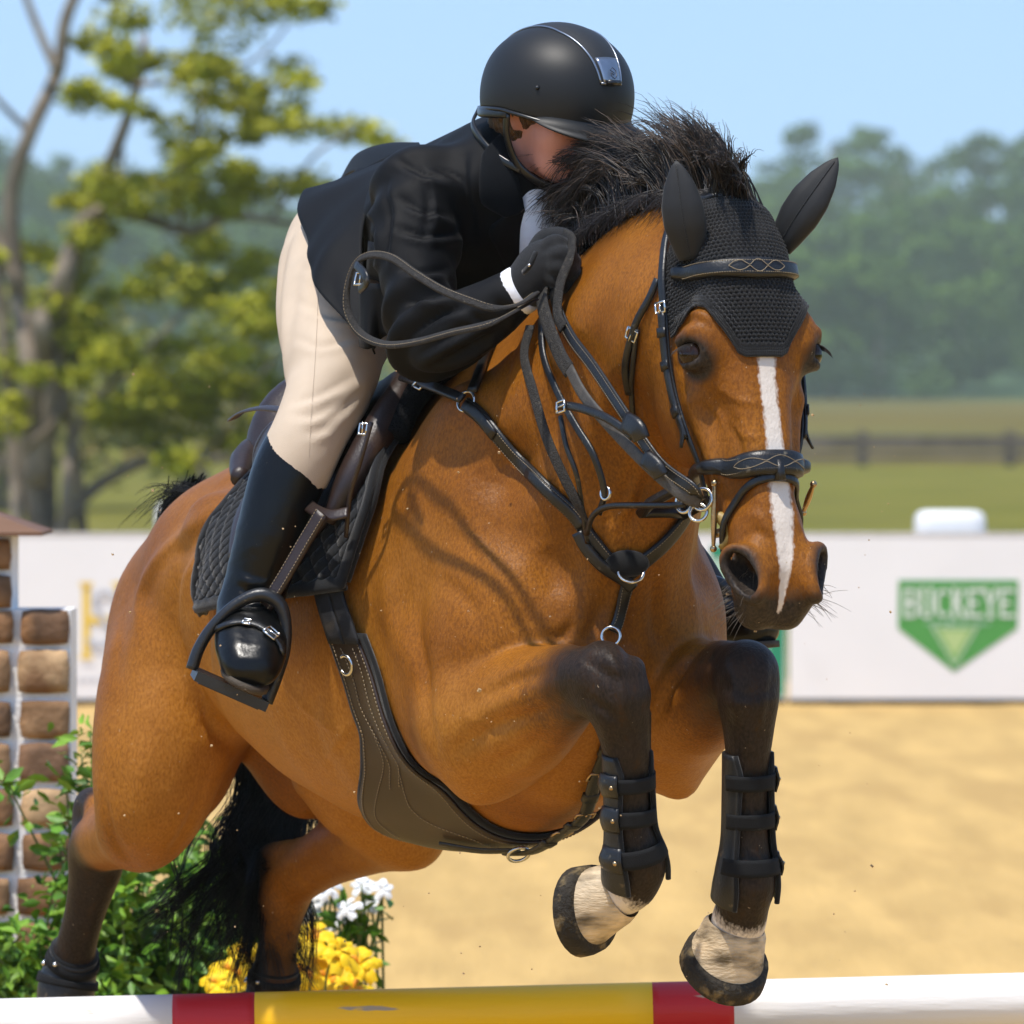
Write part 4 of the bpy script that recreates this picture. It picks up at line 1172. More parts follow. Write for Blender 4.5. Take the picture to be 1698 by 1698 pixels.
# --- leg boots
BOOTM = mat('boot_shell', (.008, .008, .0085), .45, .2, 50, .15, 240, .5, spots=((.10, .075, .045), 48, .64, .08))
ELAS = mat('boot_elastic', (.006, .006, .0065), .85, .2, 60, .2, 600, .3)
def legboot(name, label, pxs, rad, straps, side, flare):
    """open-front tendon boot: a shell round the back of the leg and elastic straps over its front"""
    ax = to_w(np.array([G(x, y, u) for x, y, u in pxs]))
    Q = spline(np.hstack([ax, np.array(rad)[:, None]]), 8)
    root = empty(name, label, 'leg boot', tuple(Q[-1, :3]), 'tendon boots on the front legs')
    T = np.gradient(Q[:, :3], axis=0); T /= np.linalg.norm(T, axis=1)[:, None]
    def pt(i, ph, extra=0.0):
        f = FW - T[i] * (FW @ T[i]); f = norm(f); r = np.cross(T[i], f)
        if r @ RT < 0: r = -r
        return Q[i, :3] + (f * math.cos(ph) + r * math.sin(ph)) * (Q[i, 3] + extra), f * math.cos(ph) + r * math.sin(ph)
    n = len(Q)
    A_ = []
    for i in range(n):
        t = i / (n - 1)
        o0 = .75 + .25 * math.sin(t * math.pi) + flare * max(0, t - .8) * 2 + .5 * max(0, .12 - t) * 6
        A_.append([pt(i, p, .006 + .004 * math.sin(t * 3.1) + .006 * max(0, t - .75) * 4)[0] for p in np.linspace(o0, 2 * math.pi - o0, 36)])
    A_ = np.array(A_)
    sh = solid(MB().grid(A_[:, ::-1]).build('shell', BOOTM, root), .007, 0)
    for e in (0, -1): MB().tube(A_[:, e], .0045, 8).build('edge_roll', FABRIC, sh)
    for k in straps:
        i0 = int(k * (n - 1)); half = max(1, int(.020 / (np.linalg.norm(Q[1, :3] - Q[0, :3]) + 1e-9) / 2 * 1.0))
        idx = np.linspace(i0 - .0125 / np.linalg.norm(Q[i0, :3] - Q[i0 - 1, :3]), i0 + .0125 / np.linalg.norm(Q[i0, :3] - Q[i0 - 1, :3]), 5)
        B_ = []
        for v in idx:
            a, b = int(np.clip(math.floor(v), 0, n - 2)), v - math.floor(v)
            B_.append([pt(a, p, .011)[0] * (1 - b) + pt(a + 1, p, .011)[0] * b for p in np.linspace(-1.5, 1.5, 30)])
        st = solid(MB().grid(np.array(B_)).build('strap', ELAS, root), .003, 1)
        # clip plate on the side the strap fastens
        C_ = []
        for v in np.linspace(idx[0] - .8, idx[-1] + .8, 7):
            a = int(np.clip(round(v), 0, n - 2)); row = []
            for p in np.linspace(.95, 1.9, 9) * side:
                wv = .0025 * math.cos((v - i0) * 1.2)
                row.append(pt(a, p, .0165 + wv)[0] + (v - a) * (Q[a + 1, :3] - Q[a, :3]))
            C_.append(row)
        pl = solid(MB().grid(np.array(C_)).build('clip_plate', LEATHER, st), .004, 0)
        c, nn_ = pt(int(i0), 1.15 * side, .019)
        MB().ball(c, .0042, 7).build('stud', BRONZE, pl)
    return root
legboot('tendon_boot', 'black open-front tendon boot on the folded leg nearer the yellow stripe', [(1040, 1248, .748), (1043, 1310, .738), (1046, 1375, .73), (1053, 1425, .72), (1054, 1455, .705)], [.031, .029, .030, .041, .040], [.20, .42, .68], 1, .25)
legboot('tendon_boot', 'black open-front tendon boot on the leg hanging over the red and white pole stripe', [(1240, 1248, .738), (1240, 1320, .73), (1240, 1392, .722), (1239, 1452, .715), (1235, 1490, .70)], [.032, .030, .031, .041, .040], [.18, .40, .68], -1, .35)
def hindboot(label, pxs, rad):
    ax = to_w(np.array([G(x, y, u) for x, y, u in pxs]))
    Q = spline(np.hstack([ax, np.array(rad)[:, None]]), 6)
    root = empty('fetlock_boot', label, 'leg boot', tuple(Q[-1, :3]), 'ankle boots on the hind legs')
    MB().tube(Q[:, :3], Q[:, 3], 28).build('shell', BOOTM, root)
    n = len(Q)
    for a, b in ((1, 4), (int(n * .45), int(n * .45) + 4)):
        MB().tube(Q[a:b, :3], Q[a:b, 3] + .005, 28).build('strap', ELAS, root)
    e = MB(); e.tube(Q[0:2, :3] + [0, 0, .006], Q[0, 3] + .003, 28); e.build('top_roll', FABRIC, root)
    for k in (-.5, .2, .9):
        d = norm(-FW * math.sin(k) + RT * math.cos(k) * 1.0)
        MB().ball(Q[3, :3] + d * (Q[3, 3] + .007), .005, 6).build('stud', STEEL, root)
    return root
hindboot('black fetlock boot with studs on the hind leg beside the shrub', [(124, 1582, -1.172), (116, 1610, -1.195), (110, 1640, -1.20), (106, 1672, -1.2)], [.043, .050, .053, .050])
hindboot('black fetlock boot on the hind leg beside the yellow flowers', [(456, 1610, -1.04), (453, 1640, -1.05), (450, 1668, -1.05), (448, 1690, -1.05)], [.042, .050, .052, .050])

# ------------------------------------------------------------------ mane and tail
def fold_noise(V, f, seed, n=6, ani=(1, 1, 1)):
    r = np.random.default_rng(seed); out = np.zeros(len(V))
    for _ in range(n):
        k = norm(r.normal(size=3)) * f * r.uniform(.6, 1.5) * np.array(ani)
        out += np.sin(V @ k + r.uniform(0, 6.28))
    return out / n
class Strands:
    def __init__(s, sides=3): s.v, s.f, s.k = [], [], sides
    def add(s, pts, r):
        pts = np.asarray(pts); n = len(pts); b = sum(len(x) for x in s.v)
        T = np.gradient(pts, axis=0); T /= np.linalg.norm(T, axis=1)[:, None] + 1e-12
        a = np.cross(T, [0.31, 0.17, 0.93]); a /= np.linalg.norm(a, axis=1)[:, None] + 1e-9; c = np.cross(T, a)
        an = np.arange(s.k) * 2 * math.pi / s.k
        R = pts[:, None] + np.asarray(r)[:, None, None] * (np.cos(an)[None, :, None] * a[:, None] + np.sin(an)[None, :, None] * c[:, None])
        s.v.append(R.reshape(-1, 3))
        i, j = np.meshgrid(np.arange(n - 1), np.arange(s.k), indexing='ij'); j2 = (j + 1) % s.k
        s.f.append(b + np.stack([i * s.k + j, i * s.k + j2, (i + 1) * s.k + j2, (i + 1) * s.k + j], -1).reshape(-1, 4))
        s.n = b + len(R.reshape(-1, 3))
    def build(s, name, m, parent):
        o = mesh_obj(name, np.concatenate(s.v), np.concatenate(s.f), m, parent)
        o['kind'] = 'stuff'
        return o
HAIRM = mat('mane_hair', (.014, .010, .008), .42, .5, 14, 0, None, .5)
HAIRB = mat('mane_hair_sunbleached', (.075, .050, .034), .45, .4, 14, 0, None, .5)
TAILM = mat('tail_hair', (.004, .0035, .003), .55, .4, 14, 0, None, .22)
def crest_z(u):
    h = BVH.ray_cast(Vector(to_w(np.array([u, 0, 2.3]))), Vector((0, 0, -1)))
    return np.array(h[0])[2] if h[0] is not None else 1.85
def bez(a, b, c, d, n):
    t = np.linspace(0, 1, n)[:, None]
    return (1 - t) ** 3 * a + 3 * t * (1 - t) ** 2 * b + 3 * t * t * (1 - t) * c + t ** 3 * d
TT = [0, .12, .25, .36, .45, .53, .60, .68, .76, .84, .91, .96, 1.0]
TX = [910, 892, 886, 888, 912, 945, 975, 1012, 1055, 1096, 1142, 1190, 1216]
TY = [402, 365, 330, 292, 268, 235, 225, 205, 198, 182, 192, 232, 278]
man, manb = Strands(), Strands()
for c in range(300):
    t = rng.uniform(0, 1) ** .68
    u = .36 + .50 * t
    root = np.array([u, rng.normal(0, .012), crest_z(u) - .006])
    tx = np.interp(t, TT, TX) + rng.normal(0, 20); ty = np.interp(t, TT, TY) + rng.normal(0, 14)
    st = rng.normal(.0, .035)
    tip = H(tx, ty, st + .02)
    ln = 1 - .62 * rng.random() ** 1.6
    tip = root + (tip - root) * ln
    up = np.array([.02, 0, .10]) * (1.0 if t < .5 else .4)
    c1 = root + (tip - root) * .30 + up * rng.uniform(.6, 1.3); c2 = root + (tip - root) * .72 + up * rng.uniform(.2, .9) + rng.normal(0, .014, 3)
    wob = rng.uniform(10, 22); wa = rng.uniform(.001, .004); wd = norm(rng.normal(size=3))
    ns = rng.integers(10, 26)
    for k in range(ns):
        r0 = root + np.array([rng.normal(0, .010), rng.normal(0, .008), rng.uniform(-.008, 0)])
        l2 = rng.uniform(.75, 1.05)
        e = root + (tip - root) * l2 + rng.normal(0, .0065, 3)
        B = bez(r0, c1 + rng.normal(0, .006, 3), c2 + rng.normal(0, .005, 3), e, 11)
        q = np.linspace(0, 1, 11)
        B = B + np.outer(np.sin(q * wob + c) * wa * q, wd) + np.outer(q ** 3, rng.normal(0, .007, 3))
        r = .0013 * (1 - .8 * q ** 1.5) * rng.uniform(.6, 1.1)
        (manb if rng.random() < .30 else man).add(to_w(B), r)
# short hair lying down the near side of the crest and the bridle path tuft
for c in range(420):
    u = rng.uniform(.40, .86); z = crest_z(u)
    a = np.array([u, .012 + rng.normal(0, .006), z]); 
    e = a + np.array([rng.uniform(-.10, -.02), rng.uniform(.03, .07), rng.uniform(-.06, -.005)]) * rng.uniform(.5, 1.1)
    m_ = (a + e) / 2 + np.array([0, .018, .02])
    B = bez(a, a + np.array([-.01, .01, .02]), m_, e, 8)
    man.add(to_w(B), .0009 * (1 - .8 * np.linspace(0, 1, 8)))
man.build('mane', HAIRM, horse); manb.build('mane_sunbleached_hair', HAIRB, horse)
tl = Strands()
for c in range(210):
    dk = np.array([-.99 + rng.normal(0, .015), rng.normal(0, .018), 1.425 + rng.normal(0, .012)])
    side = rng.random()
    if side < .72:
        tx = rng.uniform(405, 515); ty = rng.uniform(1420, 1655)
    else:
        tx = rng.uniform(225, 420); ty = rng.uniform(1480, 1660)
    wide = rng.normal(0, 1)
    m1 = np.array([-1.10 + .02 * wide, -.01 + .02 * wide, 1.34])
    m2 = G(452 + 24 * wide, 1250, -1.10); m3 = G(452 + 34 * wide - (34 if side > .72 else 0), 1390, -1.06); e = G(tx, ty, -1.03 + rng.normal(0, .03))
    m4 = m3 * .5 + e * .5 + rng.normal(0, .018, 3)
    ns = rng.integers(8, 22)
    wob = rng.uniform(3, 8); wd = rng.normal(0, .006, 3)
    for k in range(ns):
        j = lambda s_: rng.normal(0, s_, 3)
        Q = spline(np.array([dk + j(.008), m1 + j(.010), m2 + j(.010), m3 + j(.006), m4 + j(.005), e + j(.006)]), 6)
        q = np.linspace(0, 1, len(Q))
        Q = Q + np.outer(np.sin(q * wob * 2 + c) * q, wd)
        tl.add(to_w(Q), .0011 * (1 - .75 * q ** 2) * rng.uniform(.6, 1.1))
for c in range(420):                                       # dock hair fanning at the top of the tail
    dk = np.array([-.955 + rng.normal(0, .02), rng.normal(0, .03), 1.435])
    e = dk + np.array([rng.uniform(-.13, -.05), rng.normal(.02, .02), rng.uniform(-.08, .01)])
    B = bez(dk, dk + np.array([-.03, 0, .018]), e + np.array([.03, 0, .02]), e, 8)
    tl.add(to_w(B), .0009 * (1 - .8 * np.linspace(0, 1, 8)))
tl.build('tail', TAILM, horse)

# ------------------------------------------------------------------ the rider
rider = empty('person', 'rider in black jacket, tan breeches and black helmet crouching over the horse\'s neck', 'person', tuple(to_w(np.array([-.15, 0, 1.2]))))
SKIN = mat('skin', (.62, .27, .19), .5, .12, 12, .06, 300, .4, spots=((.58, .20, .15), 13, .50, .22))
SKIN.node_tree.nodes['Principled BSDF'].inputs['Subsurface Weight'].default_value = .08
SKIN.node_tree.nodes['Principled BSDF'].inputs['Subsurface Radius'].default_value = (.01, .004, .002)
JACK = mat('jacket_cloth', (.0034, .0032, .0036), .62, .15, 60, .18, 700, .16, sheen=.02)
BREE = mat('breeches_cloth', (.56, .445, .33), .8, .06, 14, .2, 700, .25, sheen=.05, spots=((.50, .41, .31), 9, .66, .12))
BOOTL = mat('boot_leather', (.0035, .0035, .0035), .30, .3, 20, .10, 60, .26, spots=((.06, .05, .035), 110, .70, .03))
GLOV = mat('glove_cloth', (.009, .009, .010), .75, .2, 120, .35, 900, .3, sheen=.15)
SHIRT = mat('white_shirt', (.78, .78, .80), .7, .04, 30, .15, 120, .3)
HELM = mat('helmet_matt', (.010, .0098, .0095), .5, .06, 12, .05, 900, .36)
TRIM = mat('helmet_trim', (.010, .010, .011), .28, .05, 12, 0, None, .5)
HAIR = mat('brown_hair', (.10, .045, .012), .42, .55, 120, .8, 260, .5, stretch=(1, 1, .12))
GUN = mat('gunmetal', (.30, .33, .38), .3, .1, 40, .05, 200, .5, .9)

pel = np.array([-.31, 0, 1.875])
hip = {1: np.array([-.275, .092, 1.845]), -1: np.array([-.275, -.092, 1.845])}
knee = {1: H(548, 645, .265), -1: np.array([.02, -.265, 1.63])}
shin = {1: [H(508, 730, .325), H(474, 800, .36), H(450, 880, .385), H(430, 950, .40)],
        -1: [np.array([.01, -.32, 1.54]), np.array([.0, -.35, 1.46]), np.array([.0, -.375, 1.38]), np.array([.01, -.385, 1.31])]}
ank = {1: H(413, 1012, .415), -1: np.array([.035, -.40, 1.245])}
toe = {1: ank[1] + np.array([.125, .060, -.092]), -1: H(1258, 1044, -.46)}
sho = {1: np.array([.13, .170, 1.955]), -1: np.array([.13, -.170, 1.955])}
elb = {1: H(706, 572, .245), -1: np.array([.30, -.26, 1.70])}
wri = {1: H(868, 478, .150), -1: np.array([.44, -.15, 1.80])}
HC = H(925, 160, 0.0)
hf = norm((.985, -.174, -.14)); hr = norm(np.cross(hf, (0, 0, 1))); hr = hr if hr[1] > 0 else -hr
hu = np.cross(hr, hf); hu = hu if hu[2] > 0 else -hu
HAXR = [hf, hr, hu]
def hd(f, r, u): return HC + hf * f + hr * r + hu * u
def torso_sec(F, inf):
    F.eloft([(-.40, 0, 1.90 + inf), (-.32, 0, 1.945 + inf), (-.17, 0, 1.995 + inf), (-.02, 0, 2.02 + inf), (.08, 0, 2.035 + inf), (.135, 0, 2.03 + inf)],
            [(-.31, 0, 1.76 - inf), (-.23, 0, 1.77 - inf), (-.10, 0, 1.785 - inf), (.06, 0, 1.795 - inf), (.165, 0, 1.84 - inf), (.205, 0, 1.90 - inf)],
            [.125 + inf, .132 + inf, .135 + inf, .155 + inf, .145 + inf, .09 + inf], .04, tap=.25)
def arm(F, sd, inf, k=.04):
    F.chain([(sho[sd], .066 + inf), (sho[sd] * .5 + elb[sd] * .5 + np.array([0, sd * .012, 0]), .056 + inf), (elb[sd], .047 + inf)], k, 5, .02)
    F.chain([(elb[sd], .047 + inf), (elb[sd] * .6 + wri[sd] * .4 + np.array([0, 0, -.006]), .046 + inf), (wri[sd], .031 + inf)], .02, 5, .02)
def thigh(F, sd, inf):
    F.chain([(hip[sd], .098 + inf), (hip[sd] * .55 + knee[sd] * .45 + np.array([0, 0, .012]), .090 + inf), (knee[sd], .062 + inf)], .05, 5, .03)
def calf(F, sd, inf, upto=5):
    pts = [(knee[sd], .060 + inf), (shin[sd][0], .054 + inf), (shin[sd][1], .053 + inf), (shin[sd][2], .048 + inf), (shin[sd][3], .041 + inf), (ank[sd], .037 + inf)]
    F.chain(pts[:upto + 1], .02, 5, .02)
def foot(F, sd, inf):
    a, t = ank[sd], toe[sd]; d = norm(t - a)
    heel = a + np.array([-.045, -.02 * sd, -.055])
    F.cone(a, heel, .036 + inf, .032 + inf, .03)
    sv = norm(np.cross(d, (0, 0, 1)))
    for o_ in (-.018, .018):
        F.chain([(a + np.array([0, 0, -.015]), .037 + inf), (a * .45 + t * .55 + np.array([0, 0, .002]) + sv * o_, .031 + inf), (t + sv * o_ * .8, .023 + inf)], .03, 5, .02)
def hand(F, sd, inf):
    w = wri[sd]
    def q(px, py, s):
        p = H(px, py, s)
        if sd < 0: p = p * np.array([1, -1, 1])
        return p
    F.chain([(w, .028 + inf), (q(886, 455, .135), .030 + inf), (q(904, 428, .115), .028 + inf)], .02, 4, .015)
    F.cone(q(898, 440, .125), q(915, 445, .112), .027 + inf, .022 + inf, .015)
    for i, (kx, ky) in enumerate([(921, 404), (929, 422), (930, 444), (923, 465)]):
        s0 = .118
        F.chain([(q(903, 418 + 12 * i, .12), .016 + inf), (q(kx, ky, s0), .0135 + inf), (q(kx + 22, ky + 12, .085), .0115 + inf), (q(kx + 10, ky + 28, .062), .010 + inf), (q(kx - 12, ky + 26, .070), .0095 + inf)], .006, 4, .005)
    F.chain([(q(890, 425, .105), .018 + inf), (q(905, 398, .088), .0145 + inf), (q(930, 392, .080), .012 + inf), (q(945, 400, .078), .010 + inf)], .010, 4, .008)
def rfield(lo, hi, h):
    return Field(*[np.arange(a, b, h) for a, b in zip(lo, hi)])
# body under the clothes, with head and face
F = rfield((-.60, -.56, 1.05), (.62, .56, 2.28), .0075)
torso_sec(F, -.012)
for sd in (1, -1):
    arm(F, sd, -.012); thigh(F, sd, -.012); calf(F, sd, -.012); foot(F, sd, -.012); hand(F, sd, -.004)
F.cone((.12, 0, 1.985), hd(-.02, 0, -.06), .060, .056, .04)
F.ell(hd(-.01, 0, .01), (.098, .076, .100), HAXR, .02)
F.ell(hd(.028, 0, -.052), (.070, .063, .082), HAXR, .03)
F.cone(hd(.045, .035, -.105), hd(.075, 0, -.125), .026, .022, .03); F.cone(hd(.045, -.035, -.105), hd(.075, 0, -.125), .026, .022, .03)
F.cone(hd(.095, 0, -.02), hd(.118, 0, -.058), .010, .013, .015)
for sd in (1, -1):
    F.ell(hd(.088, sd * .032, -.022), (.016, .018, .012), HAXR, .015, cut=True)
    F.ell(hd(.076, sd * .032, -.024), (.015, .015, .012), HAXR, .006)
    F.ell(hd(.055, sd * .052, -.060), (.028, .022, .026), HAXR, .025)
    F.ell(hd(-.012, sd * .074, -.032), (.018, .010, .030), HAXR, .008)
    F.cone(hd(.085, sd * .012, -.012), hd(.072, sd * .046, -.010), .008, .006, .012)
F.cone(hd(.098, .02, -.090), hd(.098, -.02, -.090), .008, .008, .01)
F.cone(hd(.108, .022, -.0885), hd(.108, -.022, -.0885), .003, .003, .006, cut=True)
V, Fc = F.mesh(1); mesh_obj('body', to_w(V), Fc, SKIN, rider)
for sd in (1, -1): MB().ball(to_w(hd(.079, sd * .032, -.024)), .0125, 10).build('eye', mat('eye_white', (.7, .66, .62), .15) if 'eye_white' not in MATS else MATS['eye_white'], rider)
# breeches
F = rfield((-.60, -.42, 1.45), (.22, .42, 2.10), .0075)
F.ell(pel + np.array([.01, 0, -.015]), (.105, .150, .115), None, .04)
for sd in (1, -1):
    F.ell(pel + np.array([-.02, sd * .065, -.02]), (.10, .080, .108), None, .05)
    thigh(F, sd, .002); calf(F, sd, .001, 2)
V, Fc = F.mesh(2)
R0 = BVHTree.FromPolygons([Vector(v) for v in to_w(V)], [tuple(f) for f in Fc.tolist()])
RF = []
for pth in ([(498, 440), (545, 470), (600, 478)], [(492, 500), (550, 525), (620, 528)], [(488, 560), (530, 575), (590, 560)], [(486, 668), (530, 655), (590, 625)], [(488, 690), (520, 690), (560, 668)], [(540, 700), (570, 680), (600, 650)], [(505, 720), (530, 715), (552, 700)]):
    RF += [(pth, .004, .008), ([(x + 4, y + 9) for x, y in pth], -.0035, .008)]
nv = vnormals(V, Fc); V = V + nv * (fold_sum(to_w(V), R0, RF) + .0022 * fold_noise(V, 38, 61, 6) + .003 * np.sin(V[:, 2] * 60 + V[:, 0] * 90) * sstep(.16, .04, np.abs(V[:, 0] + .17)) + .0025 * np.sin(V[:, 2] * 110 + V[:, 1] * 60) * sstep(.10, .03, np.linalg.norm(V - knee[1], axis=1)))[:, None]
br = mesh_obj('breeches', to_w(V), Fc, BREE, rider)
BB = BVHTree.FromPolygons([Vector(v) for v in to_w(V)], [tuple(f) for f in Fc.tolist()])
def cast_on(bvh, pxs, n, off):
    S = spline(np.array(pxs, float), n); P_, N_ = [], []
    for x, y in S:
        h = bvh.ray_cast(Vector(CAM), Vector(ray(x, y)).normalized())
        if h[0] is None: continue
        P_.append(np.array(h[0]) + np.array(h[1]) * off); N_.append(np.array(h[1]))
    return np.array(P_), np.array(N_)
pn, nn = cast_on(BB, [(528, 470), (526, 540), (522, 610), (516, 690), (512, 760)], 8, .0008)
if len(pn) > 4: stitch_line(pn, nn, .004, .0004).build('seam', mat('seam_thread', (.50, .41, .31), .8, .1, 100, 0), br)
# tall boots
for sd in (1, -1):
    lo = np.minimum(np.minimum(knee[sd], ank[sd]), toe[sd]) - .12; hi = np.maximum(np.maximum(knee[sd], ank[sd]), toe[sd]) + .12
    F = rfield(lo, hi, .006)
    k0 = shin[sd][0]
    F.chain([(k0, .054), (shin[sd][1], .0525), (shin[sd][2], .048), (shin[sd][3], .043), (ank[sd], .041)], .02, 6, .02)
    foot(F, sd, .003)
    ax = norm(knee[sd] - shin[sd][1]); bk = norm(np.array([-.75, sd * .3, .25]))
    V0 = None
    V, Fc = F.mesh(2)
    # top line higher at the outside back, scooped behind the knee
    hgt = (V - k0) @ ax; side = (V - k0) @ norm(np.array([-.45, sd * .85, 0]))
    cutl = .012 + .55 * side
    keep = hgt < cutl
    top = sstep(.0, .05, hgt - cutl)
    V = V + np.outer(np.where(hgt > cutl, (cutl - hgt), 0), ax)          # collapse what is above onto the top line
    d = .0045 * fold_noise(V, 75, 5 + sd, 6, (1, 1, 2.2)) * sstep(.20, .02, np.linalg.norm(V - ank[sd], axis=1))
    d += .0012 * fold_noise(V, 30, 8, 5)
    if sd > 0:
        BF = []
        for pth in ([(392, 948), (430, 960), (470, 950)], [(388, 972), (425, 986), (464, 975)], [(384, 998), (420, 1008), (460, 998)], [(380, 1060), (410, 1068), (450, 1075)], [(370, 1085), (400, 1092), (440, 1098)]):
            BF += [(pth, .0035, .006), ([(x + 1, y + 8) for x, y in pth], -.0035, .006)]
        d += fold_sum(to_w(V), BVHTree.FromPolygons([Vector(v) for v in to_w(V)], [tuple(f) for f in Fc.tolist()]), BF)
    nrm_ = V - (k0 + np.outer((V - k0) @ ax, ax)); nrm_ /= np.linalg.norm(nrm_, axis=1)[:, None] + 1e-9
    bt = mesh_obj('riding_boot', to_w(V + nrm_ * d[:, None]), Fc, BOOTL, rider)
    a, t = ank[sd], toe[sd]; fd = norm(t - a * 1.0); fd2 = norm(np.array([fd[0], fd[1], fd[2] * .6]))
    # sole
    dirf = norm(toe[sd] - (ank[sd] + np.array([-.045, -.02 * sd, -.055]))); sdv = norm(np.cross(dirf, (0, 0, 1))); upv = np.cross(sdv, dirf); upv = upv if upv[2] > 0 else -upv
    hl = ank[sd] + np.array([-.045, -.02 * sd, -.055])
    if sd > 0:
        sdv = norm(to_h(P(440, 1168, 10.7)) - to_h(P(322, 1116, 10.7))); sdv = norm(sdv - dirf * (sdv @ dirf)); upv = np.cross(sdv, dirf); upv = upv if upv[2] > 0 else -upv
    prof = []
    L = np.linalg.norm(toe[sd] - hl)
    for q, w in ((-.030, .012), (-.02, .028), (.03, .030), (L * .45, .029), (L * .75, .041), (L * .95, .040), (L + .02, .028), (L + .034, .010)):
        c = hl + dirf * q - upv * .021
        prof.append([c + sdv * w, c - sdv * w, c - sdv * w - upv * .011, c + sdv * w - upv * .011])
    MB().grid(to_w(np.array(prof)), closev=True, caps=True).build('sole', mat('boot_sole', (.06, .045, .03), .8, .3, 60, .3) if 'boot_sole' not in MATS else MATS['boot_sole'], bt)
    # spur strap and buckle
    if sd > 0:
        KB = BVHTree.FromPolygons([Vector(v) for v in to_w(V)], [tuple(f) for f in Fc.tolist()])
        for pth in ([(338, 1062), (362, 1044), (395, 1034), (430, 1040), (458, 1062), (468, 1085)],):
            pn, nn = cast_on(KB, pth, 5, .002)
            if len(pn) > 4:
                sst = MB().strap(pn, nn, .012, .004).build('spur_strap', LEATHER, bt)
                k_ = int(len(pn) * .62); buckle(pn[k_], nn[k_], pn[k_ + 1] - pn[k_], .020, .022, STEEL, sst)
                k_ = int(len(pn) * .35); buckle(pn[k_], nn[k_], pn[k_ + 1] - pn[k_], .012, .012, STEEL, sst)
# gloves
for sd in (1, -1):
    lo, hi = wri[sd] - .13, wri[sd] + .16
    F = rfield(lo, hi, .0042)
    hand(F, sd, .001)
    F.cone(wri[sd], wri[sd] * .85 + elb[sd] * .15, .034, .037, .01)
    V, Fc = F.mesh(1); V = V + .0012 * fold_noise(V, 160, 3)[:, None] * norm((.5, .8, .2))
    gl = mesh_obj('glove', to_w(V), Fc, GLOV, rider)
    if sd > 0:
        st_, sn_ = wri[sd] * .95 + elb[sd] * .05, None
        pts = hang([(869, 452), (880, 440), (890, 418)], [.175, .175, .165])
        MB().strap(pts, np.tile(norm((-.7, -.7, .3)), (3, 1)), .010, .004, smooth=4).build('wrist_strap', FABRIC, gl)
        MB().ball(pts[1] + np.array([-.002, -.005, 0]), .003, 6).build('stud', STEEL, gl)
# shirt: stock collar, front and cuff
F = rfield((-.02, -.14, 1.72), (.36, .16, 2.10), .006)
F.cone((.135, 0, 1.965), (.165, 0, 2.005), .066, .066, .02)
F.chain([(H(856, 272, .035), .026), (H(872, 300, .035), .026), (H(885, 340, .03), .027), (H(893, 385, .02), .026), (H(890, 425, .01), .022)], .03, 5, .02)
V, Fc = F.mesh(2); mesh_obj('shirt', to_w(V), Fc, SHIRT, rider)
ax = norm(wri[1] - elb[1])
MB().tube(to_w(np.array([wri[1] - ax * .022, wri[1] - ax * .008, wri[1] + ax * .004])), [.0405, .041, .040], 24).build('shirt_cuff', SHIRT, rider)
# jacket
F = rfield((-.58, -.44, 1.50), (.55, .44, 2.14), .0065)
torso_sec(F, .004)
for sd in (1, -1):
    arm(F, sd, .003, .04)
    F.ell(sho[sd] + np.array([-.02, 0, 0]), (.075, .06, .06), None, .04)
F.ell((.215, .02, 1.99), (.10, .055, .045), [(1, 0, .3), (0, 1, 0), (-.3, 0, 1)], .02, cut=True)          # neck opening
for sd in (1, -1):                                              # sleeve ends open at the wrist
    a_ = norm(wri[sd] - elb[sd]); F.ell(wri[sd] + a_ * .045, (.06, .06, .055), [a_, np.cross(a_, (0, 0, 1)), np.cross(a_, np.cross(a_, (0, 0, 1)))], .006, cut=True)
V, Fc = F.mesh(2)
nv = np.zeros_like(V); e1 = V[Fc[:, 1]] - V[Fc[:, 0]]; e2 = V[Fc[:, 3]] - V[Fc[:, 0]]; fn_ = np.cross(e1, e2)
for i in range(4): np.add.at(nv, Fc[:, i], fn_)
nv /= np.linalg.norm(nv, axis=1)[:, None] + 1e-12
d = .0085 * fold_noise(V, 36, 21, 6)
for sd in (1, -1):
    t_ = np.linalg.norm(V - elb[sd], axis=1)
    axu = norm(elb[sd] - sho[sd])
    ar = (V - sho[sd]) @ axu
    d += .0110 * np.sin(ar * 95 + 3 * ((V - sho[sd]) @ norm((.6, .3, .5))) * 14) * sstep(.16, .05, t_)
    d += .0085 * np.sin(ar * 75 + 18 * ((V - sho[sd]) @ norm((.8, -.3, .1)))) * sstep(.20, .06, np.linalg.norm(V - (sho[sd] + np.array([-.03, -.03 * sd, -.06])), axis=1))
wz = sstep(.14, .0, np.abs(V[:, 0] + .22)); d += .0055 * np.sin(V[:, 2] * 85 + V[:, 0] * 60 + 2.0 * np.sin(V[:, 1] * 30)) * wz * 1.1
J0 = BVHTree.FromPolygons([Vector(v) for v in to_w(V)], [tuple(f) for f in Fc.tolist()])
JF = []
for pth in ([(662, 330), (700, 352), (745, 358)], [(660, 380), (705, 392), (765, 385)], [(658, 445), (700, 452), (745, 444)], [(672, 500), (715, 500), (760, 482)], [(682, 552), (725, 522), (775, 508)], [(692, 590), (745, 558), (805, 530)], [(720, 600), (780, 572), (830, 545)], [(775, 520), (800, 535), (812, 560)], [(820, 500), (838, 515), (846, 535)],
            [(690, 262), (712, 330), (705, 400)], [(770, 258), (778, 330), (792, 395)], [(715, 275), (760, 300), (790, 345)], [(640, 300), (650, 360), (640, 430)], [(612, 330), (625, 390), (615, 460)], [(590, 350), (600, 420), (592, 480)], [(655, 262), (700, 290), (735, 300)]):
    JF += [(pth, .0085, .007), ([(x + 6, y + 11) for x, y in pth], -.0075, .008)]
d = d + fold_sum(to_w(V), J0, JF)
V = V + nv * d[:, None]
